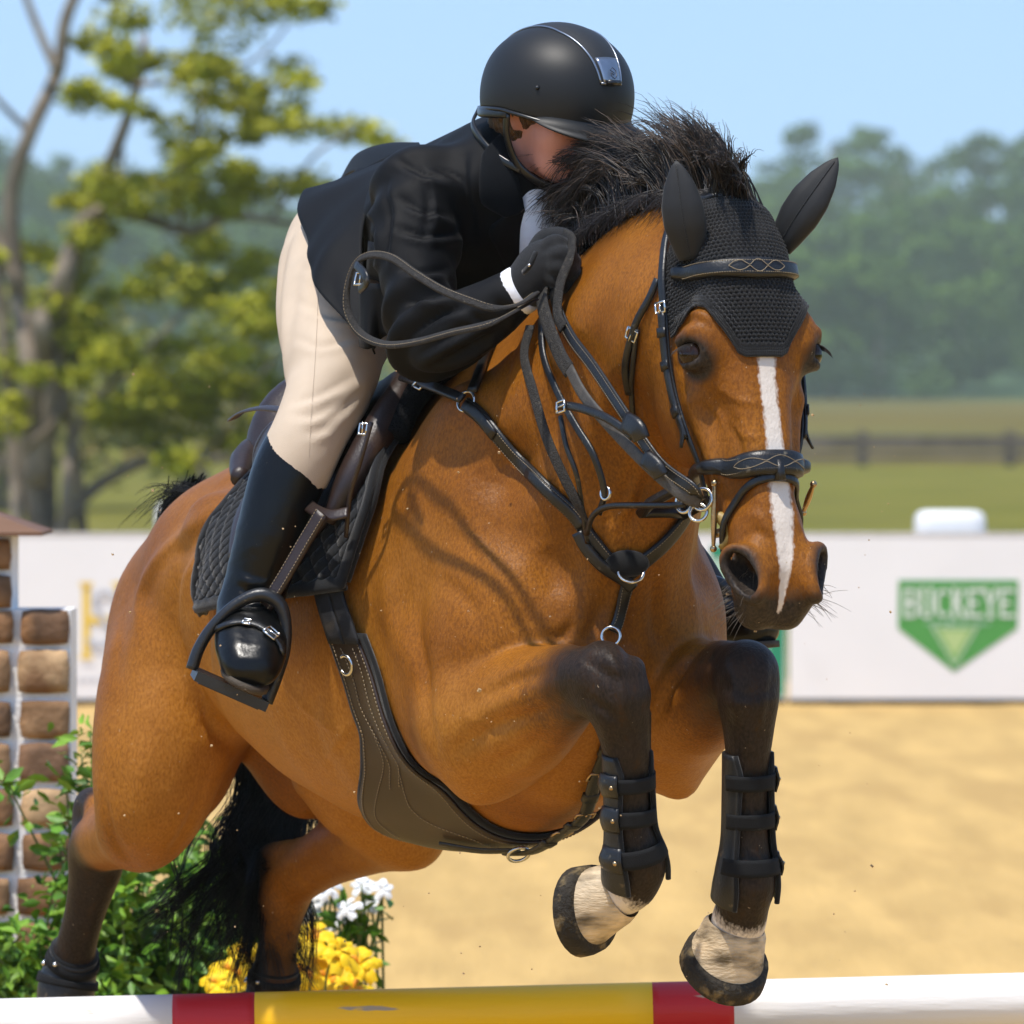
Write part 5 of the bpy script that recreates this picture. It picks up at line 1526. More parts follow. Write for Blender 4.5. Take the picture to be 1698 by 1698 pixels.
jk = mesh_obj('jacket', to_w(V), Fc, JACK, rider)
JB = BVHTree.FromPolygons([Vector(v) for v in to_w(V)], [tuple(f) for f in Fc.tolist()])
def jpatch(name, e1, e2, off, t, n=10, m=8, matl=JACK):
    A1, A2 = spline(np.array(e1, float), n), spline(np.array(e2, float), n)
    G_ = []
    for a, b in zip(A1, A2):
        row = []
        for q in np.linspace(0, 1, m):
            x, y = a * (1 - q) + b * q
            h = JB.ray_cast(Vector(CAM), Vector(ray(x, y)).normalized())
            row.append(np.array(h[0]) + np.array(h[1]) * (off + .004 * math.sin(q * math.pi)) if h[0] is not None else None)
        G_.append(row)
    last = None
    Yr = [p[1] for r in G_ for p in r if p is not None]; Ym = float(np.median(Yr)) if Yr else 10.75
    for i, (a, b) in enumerate(zip(A1, A2)):
        for j, q in enumerate(np.linspace(0, 1, m)):
            x, y = a * (1 - q) + b * q
            if G_[i][j] is None or abs(G_[i][j][1] - Ym) > .10: G_[i][j] = P(x, y, Ym)
    G_ = np.array(G_)
    for _ in range(3):
        G_[1:-1, 1:-1] = .5 * G_[1:-1, 1:-1] + .125 * (G_[:-2, 1:-1] + G_[2:, 1:-1] + G_[1:-1, :-2] + G_[1:-1, 2:])
    return solid(MB().grid(G_).build(name, matl, jk), t, 0)
VELV = mat('collar_cloth', (.0035, .0045, .0065), .9, .1, 60, .2, 900, .2, sheen=.06)
jpatch('collar', [(832, 230), (848, 262), (860, 300), (868, 345)], [(803, 262), (797, 300), (800, 332), (838, 356)], .010, .005, matl=VELV)
jpatch('lapel', [(868, 345), (874, 380), (872, 415), (860, 468)], [(836, 354), (812, 378), (826, 412), (852, 462)], .008, .005)
# skirt of the jacket blown up behind the seat
wv = [(632, 545, .235), (610, 480, .235), (600, 420, .22), (606, 360, .18), (630, 300, .12), (665, 262, .04), (700, 252, -.05)]
md_ = [(628, 570, .26), (590, 510, .265), (555, 440, .255), (548, 380, .22), (565, 318, .15), (605, 282, .08), (650, 258, .03)]
hm = [(624, 588, .265), (574, 537, .285), (521, 458, .275), (503, 398, .24), (503, 326, .16), (566, 297, .04), (590, 262, .0), ]
hm2 = [(624, 588, .265), (574, 537, .285), (521, 458, .275), (503, 398, .24), (503, 326, .16), (540, 306, .10), (600, 282, .05)]
R3 = [np.array([H(*p) for p in w_]) for w_ in (wv, md_, hm2)]
R3 = [spline(r, 8) for r in R3]
S_ = []
for j in range(len(R3[0])):
    S_.append(spline(np.array([r[j] for r in R3]), 10))
S_ = np.array(S_)
jj, ii = np.meshgrid(np.linspace(0, 1, S_.shape[0]), np.linspace(0, 1, S_.shape[1]), indexing='ij')
S_ = S_ + (np.sin(jj * 17 + ii * 3)[..., None] * .010 * (ii * (1 - .3 * ii))[..., None]) * norm((-.5, .8, .3)) + (np.sin(jj * 41 + ii * 9)[..., None] * .003 * ii[..., None]) * norm((-.5, .8, .3))
solid(MB().grid(to_w(S_)).build('jacket_skirt', JACK, jk), .003, 0)
fl1 = np.array([H(*p) for p in ((700, 252, .03), (660, 258, .03), (632, 272, .03), (612, 292, .035))]); fl2 = np.array([H(*p) for p in ((690, 246, -.10), (640, 243, -.09), (592, 256, -.07), (564, 299, -.05))])
fl1, fl2 = spline(fl1, 8), spline(fl2, 8)
S2 = np.array([fl1 * (1 - q) + fl2 * q + np.array([0, 0, .012 * math.sin(q * math.pi)]) for q in np.linspace(0, 1, 10)])
solid(MB().grid(to_w(S2)).build('jacket_skirt', JACK, jk), .003, 0)
pk = np.array([[H(612 + 46 * a - 4 * b, 400 + 12 * a + 60 * b, .262 + .012 * math.sin(b * 3) - .01 * b) for b in np.linspace(0, 1, 8)] for a in np.linspace(0, 1, 8)])
solid(MB().grid(to_w(pk)).build('pocket_flap', JACK, jk), .004, 0)
lowf = np.array([[H(596 + 70 * a, 470 + 105 * b - 18 * a * b + 8 * math.sin(a * 7) * b, .275 - .02 * a + .012 * math.sin(a * 9) * b) for b in np.linspace(0, 1, 10)] for a in np.linspace(0, 1, 18)])
solid(MB().grid(to_w(lowf)).build('jacket_skirt', JACK, jk), .003, 0)
# helmet
helmet = MB()
Rf, Rb, Rs, Ru = .136, .142, .119, .120
def helm(az, th_, ex=0.0):
    x, y, z = math.cos(az) * math.sin(th_), math.sin(az) * math.sin(th_), math.cos(th_)
    R_ = Rf if x > 0 else Rb
    sq = 1.0 + .03 * math.sin(2 * th_) ** 2
    return hd(x * (R_ + ex) * sq, y * (Rs + ex) * sq, .000 + z * (Ru + ex))
def rim_th(az):                              # where the shell ends
    return 1.83 + .10 * math.cos(az) + .13 * max(0, -math.cos(az)) + .05 * math.cos(2 * az)
AZ = np.linspace(0, 2 * math.pi, 72, endpoint=False)
helmet.grid([[to_w(helm(a, .001 + (rim_th(a) - .001) * t)) for a in AZ] for t in np.linspace(0, 1, 34)], closev=True)
hm_ = helmet.build('helmet', HELM, rider); solid(hm_, .012)
hm_['label'] = 'matt black riding helmet with silver piping and a small metal badge'
MB().tube([to_w(helm(a, rim_th(a), .001)) for a in np.append(AZ, AZ[0])], .0035, 8).build('rim_trim', TRIM, hm_)
pkg = []
for a in np.linspace(-1.12, 1.12, 40):
    e = max(0.0, math.cos(a * 1.40)) ** .8
    b0 = helm(a, rim_th(a) - .22, -.001); b1 = helm(a, rim_th(a), .001)
    d_ = norm(hf * math.cos(a) + hr * math.sin(a))
    o_ = lambda v: d_ * (-.0035 * (1 - e) + v * e)
    row = [b0 + o_(-.001), b0 * .6 + b1 * .4 + o_(.001), b0 * .25 + b1 * .75 + o_(.009), b1 + o_(.025) - hu * .003 * e, b1 + o_(.047) - hu * .012 * e, b1 + o_(.046) - hu * .017 * e, b1 + o_(.012) - hu * .010 * e, b1 + o_(-.006)]
    pkg.append(row)
MB().grid(to_w(np.array(pkg))).build('peak', HELM, hm_)
# raised centre panel, piping, badge
def strip(th_, w_):                          # th from front rim (+) over the top to the back (-)
    c = math.cos(th_); az = 0 if th_ > 0 else math.pi
    return abs(th_)
cp = []; edges = {1: [], -1: []}
for th_ in np.linspace(1.28, -1.40, 44):
    w_ = np.interp(th_, [-1.62, -.4, .3, .95, 1.28], [.030, .040, .040, .026, .021])
    row = []
    for q in np.linspace(-1, 1, 11):
        # direction on the shell: fore-aft angle th_, sideways offset
        y = q * w_ / Rs; x = math.sin(th_) * math.sqrt(1 - y * y); z = math.cos(th_) * math.sqrt(1 - y * y)
        R_ = (Rf if x > 0 else Rb); tq = math.acos(max(-1, min(1, z))); sq = 1.0 + .03 * math.sin(2 * tq) ** 2
        ex = .0012 + .0014 * (1 - q * q)
        row.append(hd(x * (R_ + ex) * sq, y * (Rs + ex) * sq, z * (Ru + ex)))
    cp.append(row); edges[1].append(row[-1]); edges[-1].append(row[0])
MB().grid(to_w(np.array(cp))).build('center_panel', mat('helmet_panel', (.014, .014, .014), .55, .06, 30, .1, 700), hm_)
for k in (1, -1): MB().tube(to_w(np.array(edges[k])), .0016, 8).build('piping', GUN, hm_)
MB().tube(to_w(np.array(cp[0])), .0022, 8).build('piping', GUN, hm_)
bg_ = np.array(cp[0:7])[:, 1:-1]; nrm_h = norm(bg_[3, 4] - HC)
bd = solid(MB().grid(to_w(bg_ + nrm_h * .0022)).build('badge', GUN, hm_), .003, 1)
cc = bg_[2, 4] + nrm_h * .006
e1_, e2_ = norm(bg_[2, 6] - bg_[2, 2]), norm(bg_[1, 4] - bg_[4, 4])
shield = [cc + e1_ * x * .007 + e2_ * y * .010 for x, y in ((-.8, -.5), (-.8, .5), (0, 1), (.8, .5), (.8, -.1), (0, .3), (-.4, 0), (.8, -.5), (0, -1), (-.8, -.5))]
MB().tube(to_w(np.array(shield)), .0007, 5).build('emblem', TRIM, bd)
sl = np.array(cp[0:2]); MB().tube(to_w(np.array([bg_[0, 1] + nrm_h * .005, bg_[0, -2] + nrm_h * .005])), .0045, 8).build('vent_slot', TRIM, bd)
MB().ball(to_w(helm(1.05, 1.42, .001)), .0038, 8).build('rivet', TRIM, hm_)
# harness
for sd in (1, -1):
    pts = [hd(.012, sd * .114, -.030), hd(.004, sd * .104, -.066), hd(.010, sd * .088, -.105), hd(.030, sd * .070, -.130), hd(.055, sd * .030, -.152)]
    nn_ = [hr * sd + hu * .1] * 5
    toW = lambda v: to_w(np.asarray(v)) - OW
    MB().strap(to_w(np.array(pts)), toW(np.array(nn_)), .014, .004, smooth=5).build('harness_strap', TRIM, hm_)
    pts = [hd(-.128, sd * .060, -.040), hd(-.108, sd * .084, -.062), hd(-.06, sd * .096, -.088), hd(-.02, sd * .094, -.108), hd(.020, sd * .080, -.122)]
    MB().strap(to_w(np.array(pts)), toW(np.array([hr * sd - hf * .5] * 3 + nn_[:2])), .014, .004, smooth=5).build('harness_strap', TRIM, hm_)
    pts = [hd(-.128, sd * .058, -.038), hd(-.06, sd * .106, -.036), hd(.012, sd * .115, -.030)]
    MB().strap(to_w(np.array(pts)), toW(np.array([hr * sd - hf * .5, hr * sd, hr * sd])), .016, .004, smooth=5).build('harness_band', TRIM, hm_)
F = rfield(HC - .18, HC + .18, .006)
F.ell(hd(-.035, 0, -.03), (.085, .084, .075), HAXR, .02)
F.ell(hd(-.088, 0, -.055), (.045, .055, .040), HAXR, .03)
F.ell(hd(.02, .066, -.025), (.035, .016, .022), HAXR, .02); F.ell(hd(.02, -.066, -.025), (.035, .016, .022), HAXR, .02)
V, Fc = F.mesh(2); V = V + .0015 * np.sin(((V - HC) @ hf) * 300 + 40 * ((V - HC) @ hu))[:, None] * hr
mesh_obj('hair', to_w(V), Fc, HAIR, rider)
# stirrups
def stirrup(label, Y, px, tread, grp):
    root = empty('stirrup', label, 'stirrup', tuple(P(*tread[0], Y)), grp)
    pts = [P(x, y, Y) for x, y in px]
    MB().tube(pts, np.interp(np.linspace(0, 1, len(px)), [0, .3, .5, .7, 1], [.0105, .009, .013, .009, .0105]), 12, smooth=6).build('arch', TRIM2, root)
    a, b = P(*tread[0], Y), P(*tread[1], Y); ax_ = norm(b - a); dp = norm(np.array([.15, -.95, -.12]))
    up_ = np.cross(ax_, dp); up_ = up_ if up_[2] > 0 else -up_
    MB().box((a + b) / 2, np.linalg.norm(b - a) / 2, .030, .0085, [ax_, dp, up_]).build('tread', TRIM2, root, False)
    for q in (.012, 0, -.012):
        MB().box((a + b) / 2 - up_ * .0095 + dp * q, np.linalg.norm(b - a) * .42, .003, .0025, [ax_, dp, up_]).build('tread_rib', TRIM2, root, False)
    return root
TRIM2 = mat('stirrup_black', (.013, .013, .014), .35, .2, 60, .1, 200, .5, spots=((.14, .11, .07), 70, .66, .08))
Ys = float(to_w(ank[1] * .45 + toe[1] * .55)[1])
stirrup('black wide-tread stirrup holding the black boot beside the horse\'s belly', Ys,
        [(318, 1110), (330, 1075), (352, 1040), (390, 1003), (432, 986), (462, 1000), (474, 1035), (472, 1080), (458, 1125), (442, 1165)], [(322, 1116), (440, 1168)], 'stirrups')
Yl = float(to_w(ank[-1] * .4 + toe[-1] * .6)[1])
stirrup('black stirrup behind the horse\'s muzzle on the far side', Yl,
        [(1250, 1075), (1254, 1050), (1248, 1030), (1225, 1000), (1195, 970), (1160, 965), (1145, 985), (1150, 1030), (1165, 1080)], [(1165, 1085), (1252, 1080)], 'stirrups')
free_strap('stirrup_leather', [(1195, 972), (1170, 930), (1140, 890)], [-.44, -.42, -.40], .024, .006, BROWN, saddle, (.6, -.7, .1))

# ------------------------------------------------------------------ the arena
SANDM = mat('arena_sand', (.51, .33, .118), .95, .14, 5.0, .8, 30, .15, spots=((.44, .28, .10), 3.4, .50, .15), stretch=(1, .14, 1))
GRASSM = mat('mown_grass', (.140, .132, .008), .9, .25, .35, .5, 9, .2, spots=((.20, .165, .025), .22, .5, .2))
MEADM = mat('dry_meadow', (.135, .098, .010), .95, .3, .05, .4, 2.0, .15, spots=((.12, .13, .035), .03, .5, .25))
xs = np.linspace(-9, 9, 181); ys = np.concatenate([np.linspace(-6, 13, 30), np.linspace(13.2, 37, 260)])
X, Y = np.meshgrid(xs, ys, indexing='ij')
V2 = np.stack([X, Y, np.zeros_like(X)], -1).reshape(-1, 3)
Z = .008 * fold_noise(V2 * [1, 1, 0], 7, 31, 8) + .010 * fold_noise(V2 * [1, 1, 0], 16, 32, 10) + .012 * fold_noise(V2, 34, 33, 12)
A_ = np.stack([X, Y, Z.reshape(X.shape) * .5 + .014], -1)
sand = MB().grid(A_.transpose(1, 0, 2)).build('sand_arena', SANDM); sand['kind'] = 'structure'
gr = MB().grid([[(x, y, 0.0 if y < 165 else min(1.0, (y - 165) / 260) * 1.9 - .02) for x in (-700, -40, -8, 8, 40, 700)] for y in (-60, 30, 60, 110, 164)]).build('grass_field', GRASSM); gr['kind'] = 'structure'
me_ = MB().grid([[(x, y, z) for x in (-1500, -40, -8, 8, 40, 1500)] for y, z in zip([163, 200, 300, 608], [.01, .2, .5, 1.65])]).build('meadow', MEADM); me_['kind'] = 'structure'
hill = MB().grid([[(x, y, z) for x in (-1500, -40, -8, 8, 40, 1500)] for y, z in zip([606, 610, 700, 780, 860, 1000, 3000], [1.6, 1.7, 8.0, 14.5, 21.0, 26.0, 30.0])]).build('wooded_hill', mat('undergrowth', (.04, .085, .02), .95, .35, .2, .5, .8)); hill['kind'] = 'structure'

# advertising boards round the arena
WHITEB = mat('white_board', (.82, .80, .78), .6, .03, 2.0, .05, 60, .4, spots=((.76, .74, .72), 3.0, .60, .2))
DARKB = mat('dark_base', (.03, .025, .02), .9)
BYD = 34.0
def flat(pts, t, Yf, matl, name, parent):
    """a flat printed shape standing t in front of the board face; pts are photo pixels at the board"""
    q = [P(x, y, Yf - t) for x, y in pts]
    n = len(q); q2 = [p + np.array([0, .002, 0]) for p in q]
    return mesh_obj(name, q + q2, [list(range(n))[::-1], list(range(n, 2 * n))] + [[i, (i + 1) % n, n + (i + 1) % n, n + i] for i in range(n)], matl, parent, False)
def stroke(pts, w, t, Yf, mb):
    pts = [np.array(p, float) for p in pts]
    for a, b in zip(pts[:-1], pts[1:]):
        d = norm(b - a); n = np.array([-d[1], d[0]]) * w / 2
        c0, c1 = a - d * w * .0, b + d * w * .0
        q = [P(*(c0 + n), Yf - t), P(*(c1 + n), Yf - t), P(*(c1 - n), Yf - t), P(*(c0 - n), Yf - t)]
        k = len(mb.v); mb.v += [tuple(p) for p in q]; mb.f.append((k, k + 1, k + 2, k + 3))
    return mb
def board(px0, px1, label):
    a, b = P(px0, 888, BYD), P(px1, 888, BYD); z0 = .045
    root = empty('advertising_board', label, 'board', ((a[0] + b[0]) / 2, BYD, 0), 'white boards along the arena edge')
    c = ((a[0] + b[0]) / 2, BYD + .03, (a[2] + z0) / 2)
    MB().box(c, (b[0] - a[0]) / 2 - .006, .03, (a[2] - z0) / 2).build('panel', WHITEB, root, False)
    MB().box((c[0], BYD + .025, .012), (b[0] - a[0]) / 2 - .006, .03, .030).build('base_gap_strip', DARKB, root, False)  # dark strip put in for the shaded gap under the panel
    MB().box((c[0], BYD + .03, a[2] + .008), (b[0] - a[0]) / 2 - .006, .034, .007).build('top_rail', mat('board_rail', (.62, .58, .54), .6) if 'board_rail' not in MATS else MATS['board_rail'], root, False)
    for x in (a[0] + .25, b[0] - .25):
        MB().box((x, BYD + .085, .42), .03, .02, .42).build('stake', DARKB, root, False)
    return root
b0 = board(-640, 22, 'white advertising board behind the brick pillar at the left edge')
b1 = board(24, 640, 'white advertising board with yellow letter logo beside the brick pillar')
b2 = board(642, 1306, 'white advertising board with green print, mostly behind the horse')
b3 = board(1308, 1960, 'white advertising board with the green BUCKEYE badge')
GREEN = mat('print_green', (.075, .30, .060), .6, .05, 3, 0); GREEND = mat('print_dark_green', (.014, .235, .115), .6, .05, 3, 0)
GREENL = mat('print_pale_green', (.42, .60, .45), .6, .1, 2, 0); PWHITE = mat('print_white', (.72, .76, .68), .6, .03, 3, 0)
PYEL = mat('print_yellow', (.80, .55, .08), .6, .05, 3, 0); PGREY = mat('print_grey', (.50, .50, .53), .6, .05, 3, 0)
emb = flat([(1490, 962), (1689, 962), (1687, 1042), (1582, 1114), (1489, 1042)], .004, BYD, GREEN, 'badge', b3)
def letters(word, x0, x1, y0, y1, w, matl, parent, tset):
    n = len(word); cw = (x1 - x0) / n
    for i, ch in enumerate(word):
        l, r = x0 + cw * i + cw * .10, x0 + cw * (i + 1) - cw * .10; m = (l + r) / 2; h = (y0 + y1) / 2
        arc_ = lambda cx, cy, rx, ry, a0, a1, k=10: [(cx + rx * math.cos(t), cy + ry * math.sin(t)) for t in np.linspace(a0, a1, k)]
        pi = math.pi
        S = {'B': [[(l + 2, y0), (l + 2, y1)], [(l, y0 + w / 2)] + arc_(r - 7, (y0 + h) / 2, 6, (h - y0) / 2 - w / 2, -pi / 2, pi / 2) + [(l, h)], [(l, h)] + arc_(r - 6, (y1 + h) / 2, 6, (y1 - h) / 2 - w / 2, -pi / 2, pi / 2) + [(l, y1 - w / 2)]],
             'U': [[(l + 3, y0), (l + 3, y1 - 9)] + arc_(m, y1 - 9, (r - l) / 2 - 3, 8, pi, 0) + [(r - 3, y1 - 9), (r - 3, y0)], [(l - 1, y0 + 1), (l + 7, y0 + 1)], [(r - 7, y0 + 1), (r + 1, y0 + 1)]],
             'C': [arc_(m + 1, h, (r - l) / 2, (y1 - y0) / 2 - w / 2, 5.5, .8, 16)],
             'K': [[(l + 3, y0), (l + 3, y1)], [(r - 2, y0), (l + 4, h + 2)], [(l + 8, h - 2), (r, y1)], [(l - 1, y0 + 1), (l + 7, y0 + 1)], [(l - 1, y1 - 1), (l + 7, y1 - 1)], [(r - 6, y1 - 1), (r + 2, y1 - 1)]],
             'E': [[(l + 3, y0), (l + 3, y1)], [(l, y0 + w / 2), (r, y0 + w / 2)], [(l, h), (r - 4, h)], [(l, y1 - w / 2), (r, y1 - w / 2)], [(r, y0), (r, y0 + 7)], [(r, y1), (r, y1 - 7)]],
             'Y': [[(l, y0), (m, h)], [(r, y0), (m, h)], [(m, h - 2), (m, y1)], [(l - 2, y0 + 1), (l + 5, y0 + 1)], [(r - 5, y0 + 1), (r + 2, y0 + 1)], [(m - 5, y1 - 1), (m + 5, y1 - 1)]],
             'N': [[(l, y1), (l, y0)], [(l, y0), (r, y1)], [(r, y1), (r, y0)]], 'T': [[(l, y0), (r, y0)], [(m, y0), (m, y1)]],
             'R': [[(l, y1), (l, y0)], [(l, y0), (r, y0), (r, h), (l, h)], [(m, h), (r, y1)]], 'I': [[(m, y0), (m, y1)]],
             'O': [arc_(m, h, (r - l) / 2, (y1 - y0) / 2, 0, 2 * pi, 12)],
             'H': [[(l, y0), (l, y1)], [(r, y0), (r, y1)], [(l, h), (r, h)]]}[ch]
        mb = MB()
        for k, s_ in enumerate(S): stroke(s_, w, tset + .0003 * k, BYD, mb)
        mb.build('letter', matl, parent, False)
letters('BUCKEYE', 1497, 1682, 976, 1024, 5.5, PWHITE, emb, .008)
letters('NUTRITION', 1535, 1640, 1031, 1037, 1.6, GREENL, emb, .008)
flat([(1545, 1040), (1621, 1040), (1583, 1104)], .0065, BYD, mat('print_leaf', (.20, .42, .12), .6, .05, 3, 0), 'triangle', emb)
flat([(1557, 1046), (1609, 1046), (1583, 1088)], .0085, BYD, mat('print_light_leaf', (.42, .55, .22), .6, .05, 3, 0), 'triangle', emb)
for pts in ([(1545, 1040), (1583, 1104), (1621, 1040), (1545, 1040)],): stroke(pts, 1.6, .0105, BYD, MB()).build('outline', PWHITE, emb, False)
flat([(1278, 905), (1304, 905), (1300, 1155), (1272, 1155)], .004, BYD, GREEND, 'green_band', b2)
flat([(1178, 930), (1262, 905), (1268, 1000), (1240, 1120), (1180, 1150)], .004, BYD, GREENL, 'pale_leaf', b2)
flat([(1178, 905), (1270, 905), (1270, 925), (1178, 925)], .006, BYD, GREEND, 'green_bar', b2)
flat([(1205, 960), (1250, 945), (1258, 1010), (1215, 1060)], .006, BYD, mat('print_mid_green', (.16, .45, .28), .6, .1, 2, 0), 'leaf', b2)
flat([(1240, 1030), (1272, 1020), (1272, 1120), (1248, 1130)], .006, BYD, mat('print_mid_green2', (.20, .50, .33), .6, .1, 2, 0), 'leaf', b2)
mb = MB()
for s_ in ([(143, 966), (143, 1092)], [(197, 966), (197, 1092)], [(143, 1028), (197, 1028)]): stroke(s_, 13, .004 + .0004 * len(mb.v), BYD, mb)
for s_ in ([(132, 968), (154, 968)], [(132, 1090), (154, 1090)], [(186, 968), (208, 968)], [(186, 1090), (208, 1090)]): stroke(s_, 6, .008 + .0003 * len(mb.v), BYD, mb)
mb.build('yellow_letter', PYEL, b1, False)
mb = MB(); stroke([(192 + 0, 990), (170, 982), (156, 996), (166, 1022), (184, 1042), (182, 1066), (162, 1074), (146, 1060)], 9, .012, BYD, mb); mb.build('grey_letter', PGREY, b1, False)
mb = MB()
for i in range(9): stroke([(128 + i * 13, 1128), (136 + i * 13, 1128)], 7, .004, BYD, mb)
mb.build('small_print', PGREY, b1, False)
def block(px0, px1, ptop, label):
    a, b = P(px0, ptop, BYD + .5), P(px1, ptop, BYD + .5); w = (b[0] - a[0]) / 2; cx = (a[0] + b[0]) / 2; zt = a[2]
    rings = []
    for z, s_ in ((0, 1.06), (zt * .5, 1.03), (zt - .09, 1.0), (zt - .03, .96), (zt - .008, .86), (zt, .7)):
        an = np.linspace(0, 2 * math.pi, 40, endpoint=False)
        ex = np.sign(np.cos(an)) * np.abs(np.cos(an)) ** .45; ey = np.sign(np.sin(an)) * np.abs(np.sin(an)) ** .45
        rings.append(np.stack([cx + ex * w * s_, BYD + .5 + ey * .16 * s_, np.full(40, z)], -1))
    o = MB().grid(rings, closev=True, caps=True).build('jump_block', mat('white_plastic', (.80, .78, .74), .45, .04, 6, .05) if 'white_plastic' not in MATS else MATS['white_plastic'])
    return meta(o, label, 'block', 'white plastic blocks behind the boards')
block(1516, 1634, 846, 'white rounded plastic block showing above the BUCKEYE board')
block(258, 372, 832, 'white rounded plastic block showing behind the horse\'s tail')

# ------------------------------------------------------------------ jump pole
PY = 11.62
pole = empty('jump_pole', 'white, red and yellow striped wooden jump pole under the horse', 'pole', tuple(P(849, 1690, PY)))
PR = .049
pal = P(0, 1656, PY); par = P(1698, 1613, PY)
pa_, pb_ = pal + np.array([0, 0, -PR]), par + np.array([0, 0, -PR])
def pole_at(px): return pa_ + (pb_ - pa_) * (px / 1698.0)
paint = lambda n, c, s=None: mat(n, c, .5, .05, 8, .25, 40, .45, stretch=(.15, 1, 1), spots=s or ((.42, .33, .22), 34, .655, .03))
PW = paint('paint_white', (.80, .77, .73)); PRD = paint('paint_red', (.50, .012, .016)); PYL = paint('paint_yellow', (.78, .36, .010)); PYL2 = paint('paint_light_yellow', (.93, .52, .003))
for a, b, m_, nm in ((-900, 288, PW, 'white_stripe'), (288, 424, PRD, 'red_stripe'), (424, 1082, PYL2, 'yellow_stripe'), (1082, 1216, PRD, 'red_stripe'), (1216, 2500, PW, 'white_stripe')):
    q = [pole_at(a + (b - a) * t) for t in np.linspace(0, 1, 12)]
    MB().tube(q, PR, 40, caps=True).build(nm, m_, pole)
# the standards that carry it stand outside the picture on both sides
def standard(px, label):
    c = pole_at(px)
    root = empty('jump_standard', label, 'jump standard', (c[0], c[1] + .12, 0), 'posts that carry the pole')
    MB().box((c[0], c[1] + .12, .75), .05, .05, .75).build('post', PW, root, False)
    MB().box((c[0], c[1] + .12, .03), .35, .06, .03).build('foot', PW, root, False); MB().box((c[0], c[1] + .12, .09), .06, .30, .03).build('foot', PW, root, False)
    MB().box((c[0], c[1] + .03, c[2] - PR - .008), .05, .06, .006).build('cup', STEEL, root, False)
standard(-850, 'white wooden jump standard at the left end of the pole'); standard(2450, 'white wooden jump standard at the right end of the pole')

# ------------------------------------------------------------------ brick wall prop
MORT = mat('white_mortar', (.84, .81, .77), .9, .08, 20, .4, 90, .2)
WYB = 14.0
wall = empty('brick_pillar', 'brown brick pillar with white joints and wooden cap at the left edge', 'pillar', tuple(P(20, 1300, WYB) * [1, 1, 0]))
BRK = [mat('brick_%d' % i, c, .85, .4, 12, .5, 45, .3, spots=(s_, 9, .48, .18)) for i, (c, s_) in enumerate([((.25, .13, .06), (.09, .055, .035)), ((.38, .22, .11), (.17, .09, .04)), ((.20, .11, .06), (.36, .18, .075)), ((.42, .27, .14), (.22, .11, .05))])]
S14 = FPX / WYB
def zrow(y): return P(0, y, WYB)[2]
xr = P(117, 1300, WYB)[0]; xl = P(-330, 1300, WYB)[0]; xt = P(21, 1000, WYB)[0]
MB().box(((xr + xl) / 2, WYB + .11, zrow(1012) / 2), (xr - xl) / 2, .10, zrow(1012) / 2).build('core', MORT, wall, False)
MB().box(((xt + xl) / 2 - .001, WYB + .112, (zrow(1012) + zrow(888)) / 2), (xt - xl) / 2 - .002, .098, (zrow(888) - zrow(1012)) / 2 + .01).build('core', MORT, wall, False)
rows_ = [(893, 944, 0), (956, 1006, 0), (1012, 1066, 1), (1078, 1148, 1), (1163, 1223, 1), (1233, 1296, 1), (1310, 1370, 1), (1383, 1443, 1), (1456, 1516, 1), (1530, 1590, 1), (1604, 1664, 1), (1678, 1738, 1)]
rb = random.Random(4)
def brick(x0, x1, y0, y1):
    a, b = P(x0 + 2, y1 - 2, WYB), P(x1 - 3, y0 + 2, WYB); c = (a + b) / 2
    hx, hz = (b[0] - a[0]) / 2, (b[2] - a[2]) / 2; d = .007 + rb.uniform(-.002, .002)
    n = 6; g = []
    for i in np.linspace(-1, 1, n):
        row = []
        for k in np.linspace(-1, 1, n):
            e = max(abs(i), abs(k)) ** 8
            row.append((c[0] + i * hx * (1 - .04 * abs(k) ** 3) + rb.uniform(-.0015, .0015), WYB + .01 - d * (1 - e) - .004 + rb.uniform(-.0018, .0018), c[2] + k * hz * (1 - .04 * abs(i) ** 3) + rb.uniform(-.0015, .0015)))
        g.append(row)
    o = MB().grid(g).build('brick', BRK[rb.randrange(4)], wall); 
    md = o.modifiers.new('thick', 'SOLIDIFY'); md.thickness = .012; md.offset = -1
for y0, y1, full in rows_:
    j = rb.uniform(-5, 5)
    xs_ = ([33 + j, 117] if full else []) ; right = 117 + rb.uniform(-3, 0) if full else 20
    if full:
        brick(33 + j, right, y0, y1); brick(-75 + j, 20 + j, y0, y1); brick(-185 + j, -90 + j, y0, y1); brick(-300 + j, -200 + j, y0, y1)
    else:
        brick(-72 + j, 20, y0, y1); brick(-180 + j, -86 + j, y0, y1); brick(-300, -194 + j, y0, y1)
WOODC = mat('cap_wood', (.17, .085, .045), .7, .3, 8, .3, 60, .4, stretch=(.2, 1, 1))
cl, cr = P(-380, 888, WYB)[0], P(72, 888, WYB)[0]; zc = zrow(888); zt = zrow(800)
cap = MB(); k = [(cl, WYB - .06, zc), (cr, WYB - .06, zc), (cr, WYB + .28, zc), (cl, WYB + .28, zc), (cl, WYB - .06, zc + .008), (cr, WYB - .06, zc + .008), (cr, WYB + .28, zc + .008), (cl, WYB + .28, zc + .008), ((cl + cr) / 2, WYB + .11, zt)]
cap.v = k; cap.f = [(0, 3, 2, 1), (0, 1, 5, 4), (1, 2, 6, 5), (2, 3, 7, 6), (3, 0, 4, 7), (4, 5, 8), (5, 6, 8), (6, 7, 8), (7, 4, 8)]
cap.build('wooden_cap', WOODC, wall, False)

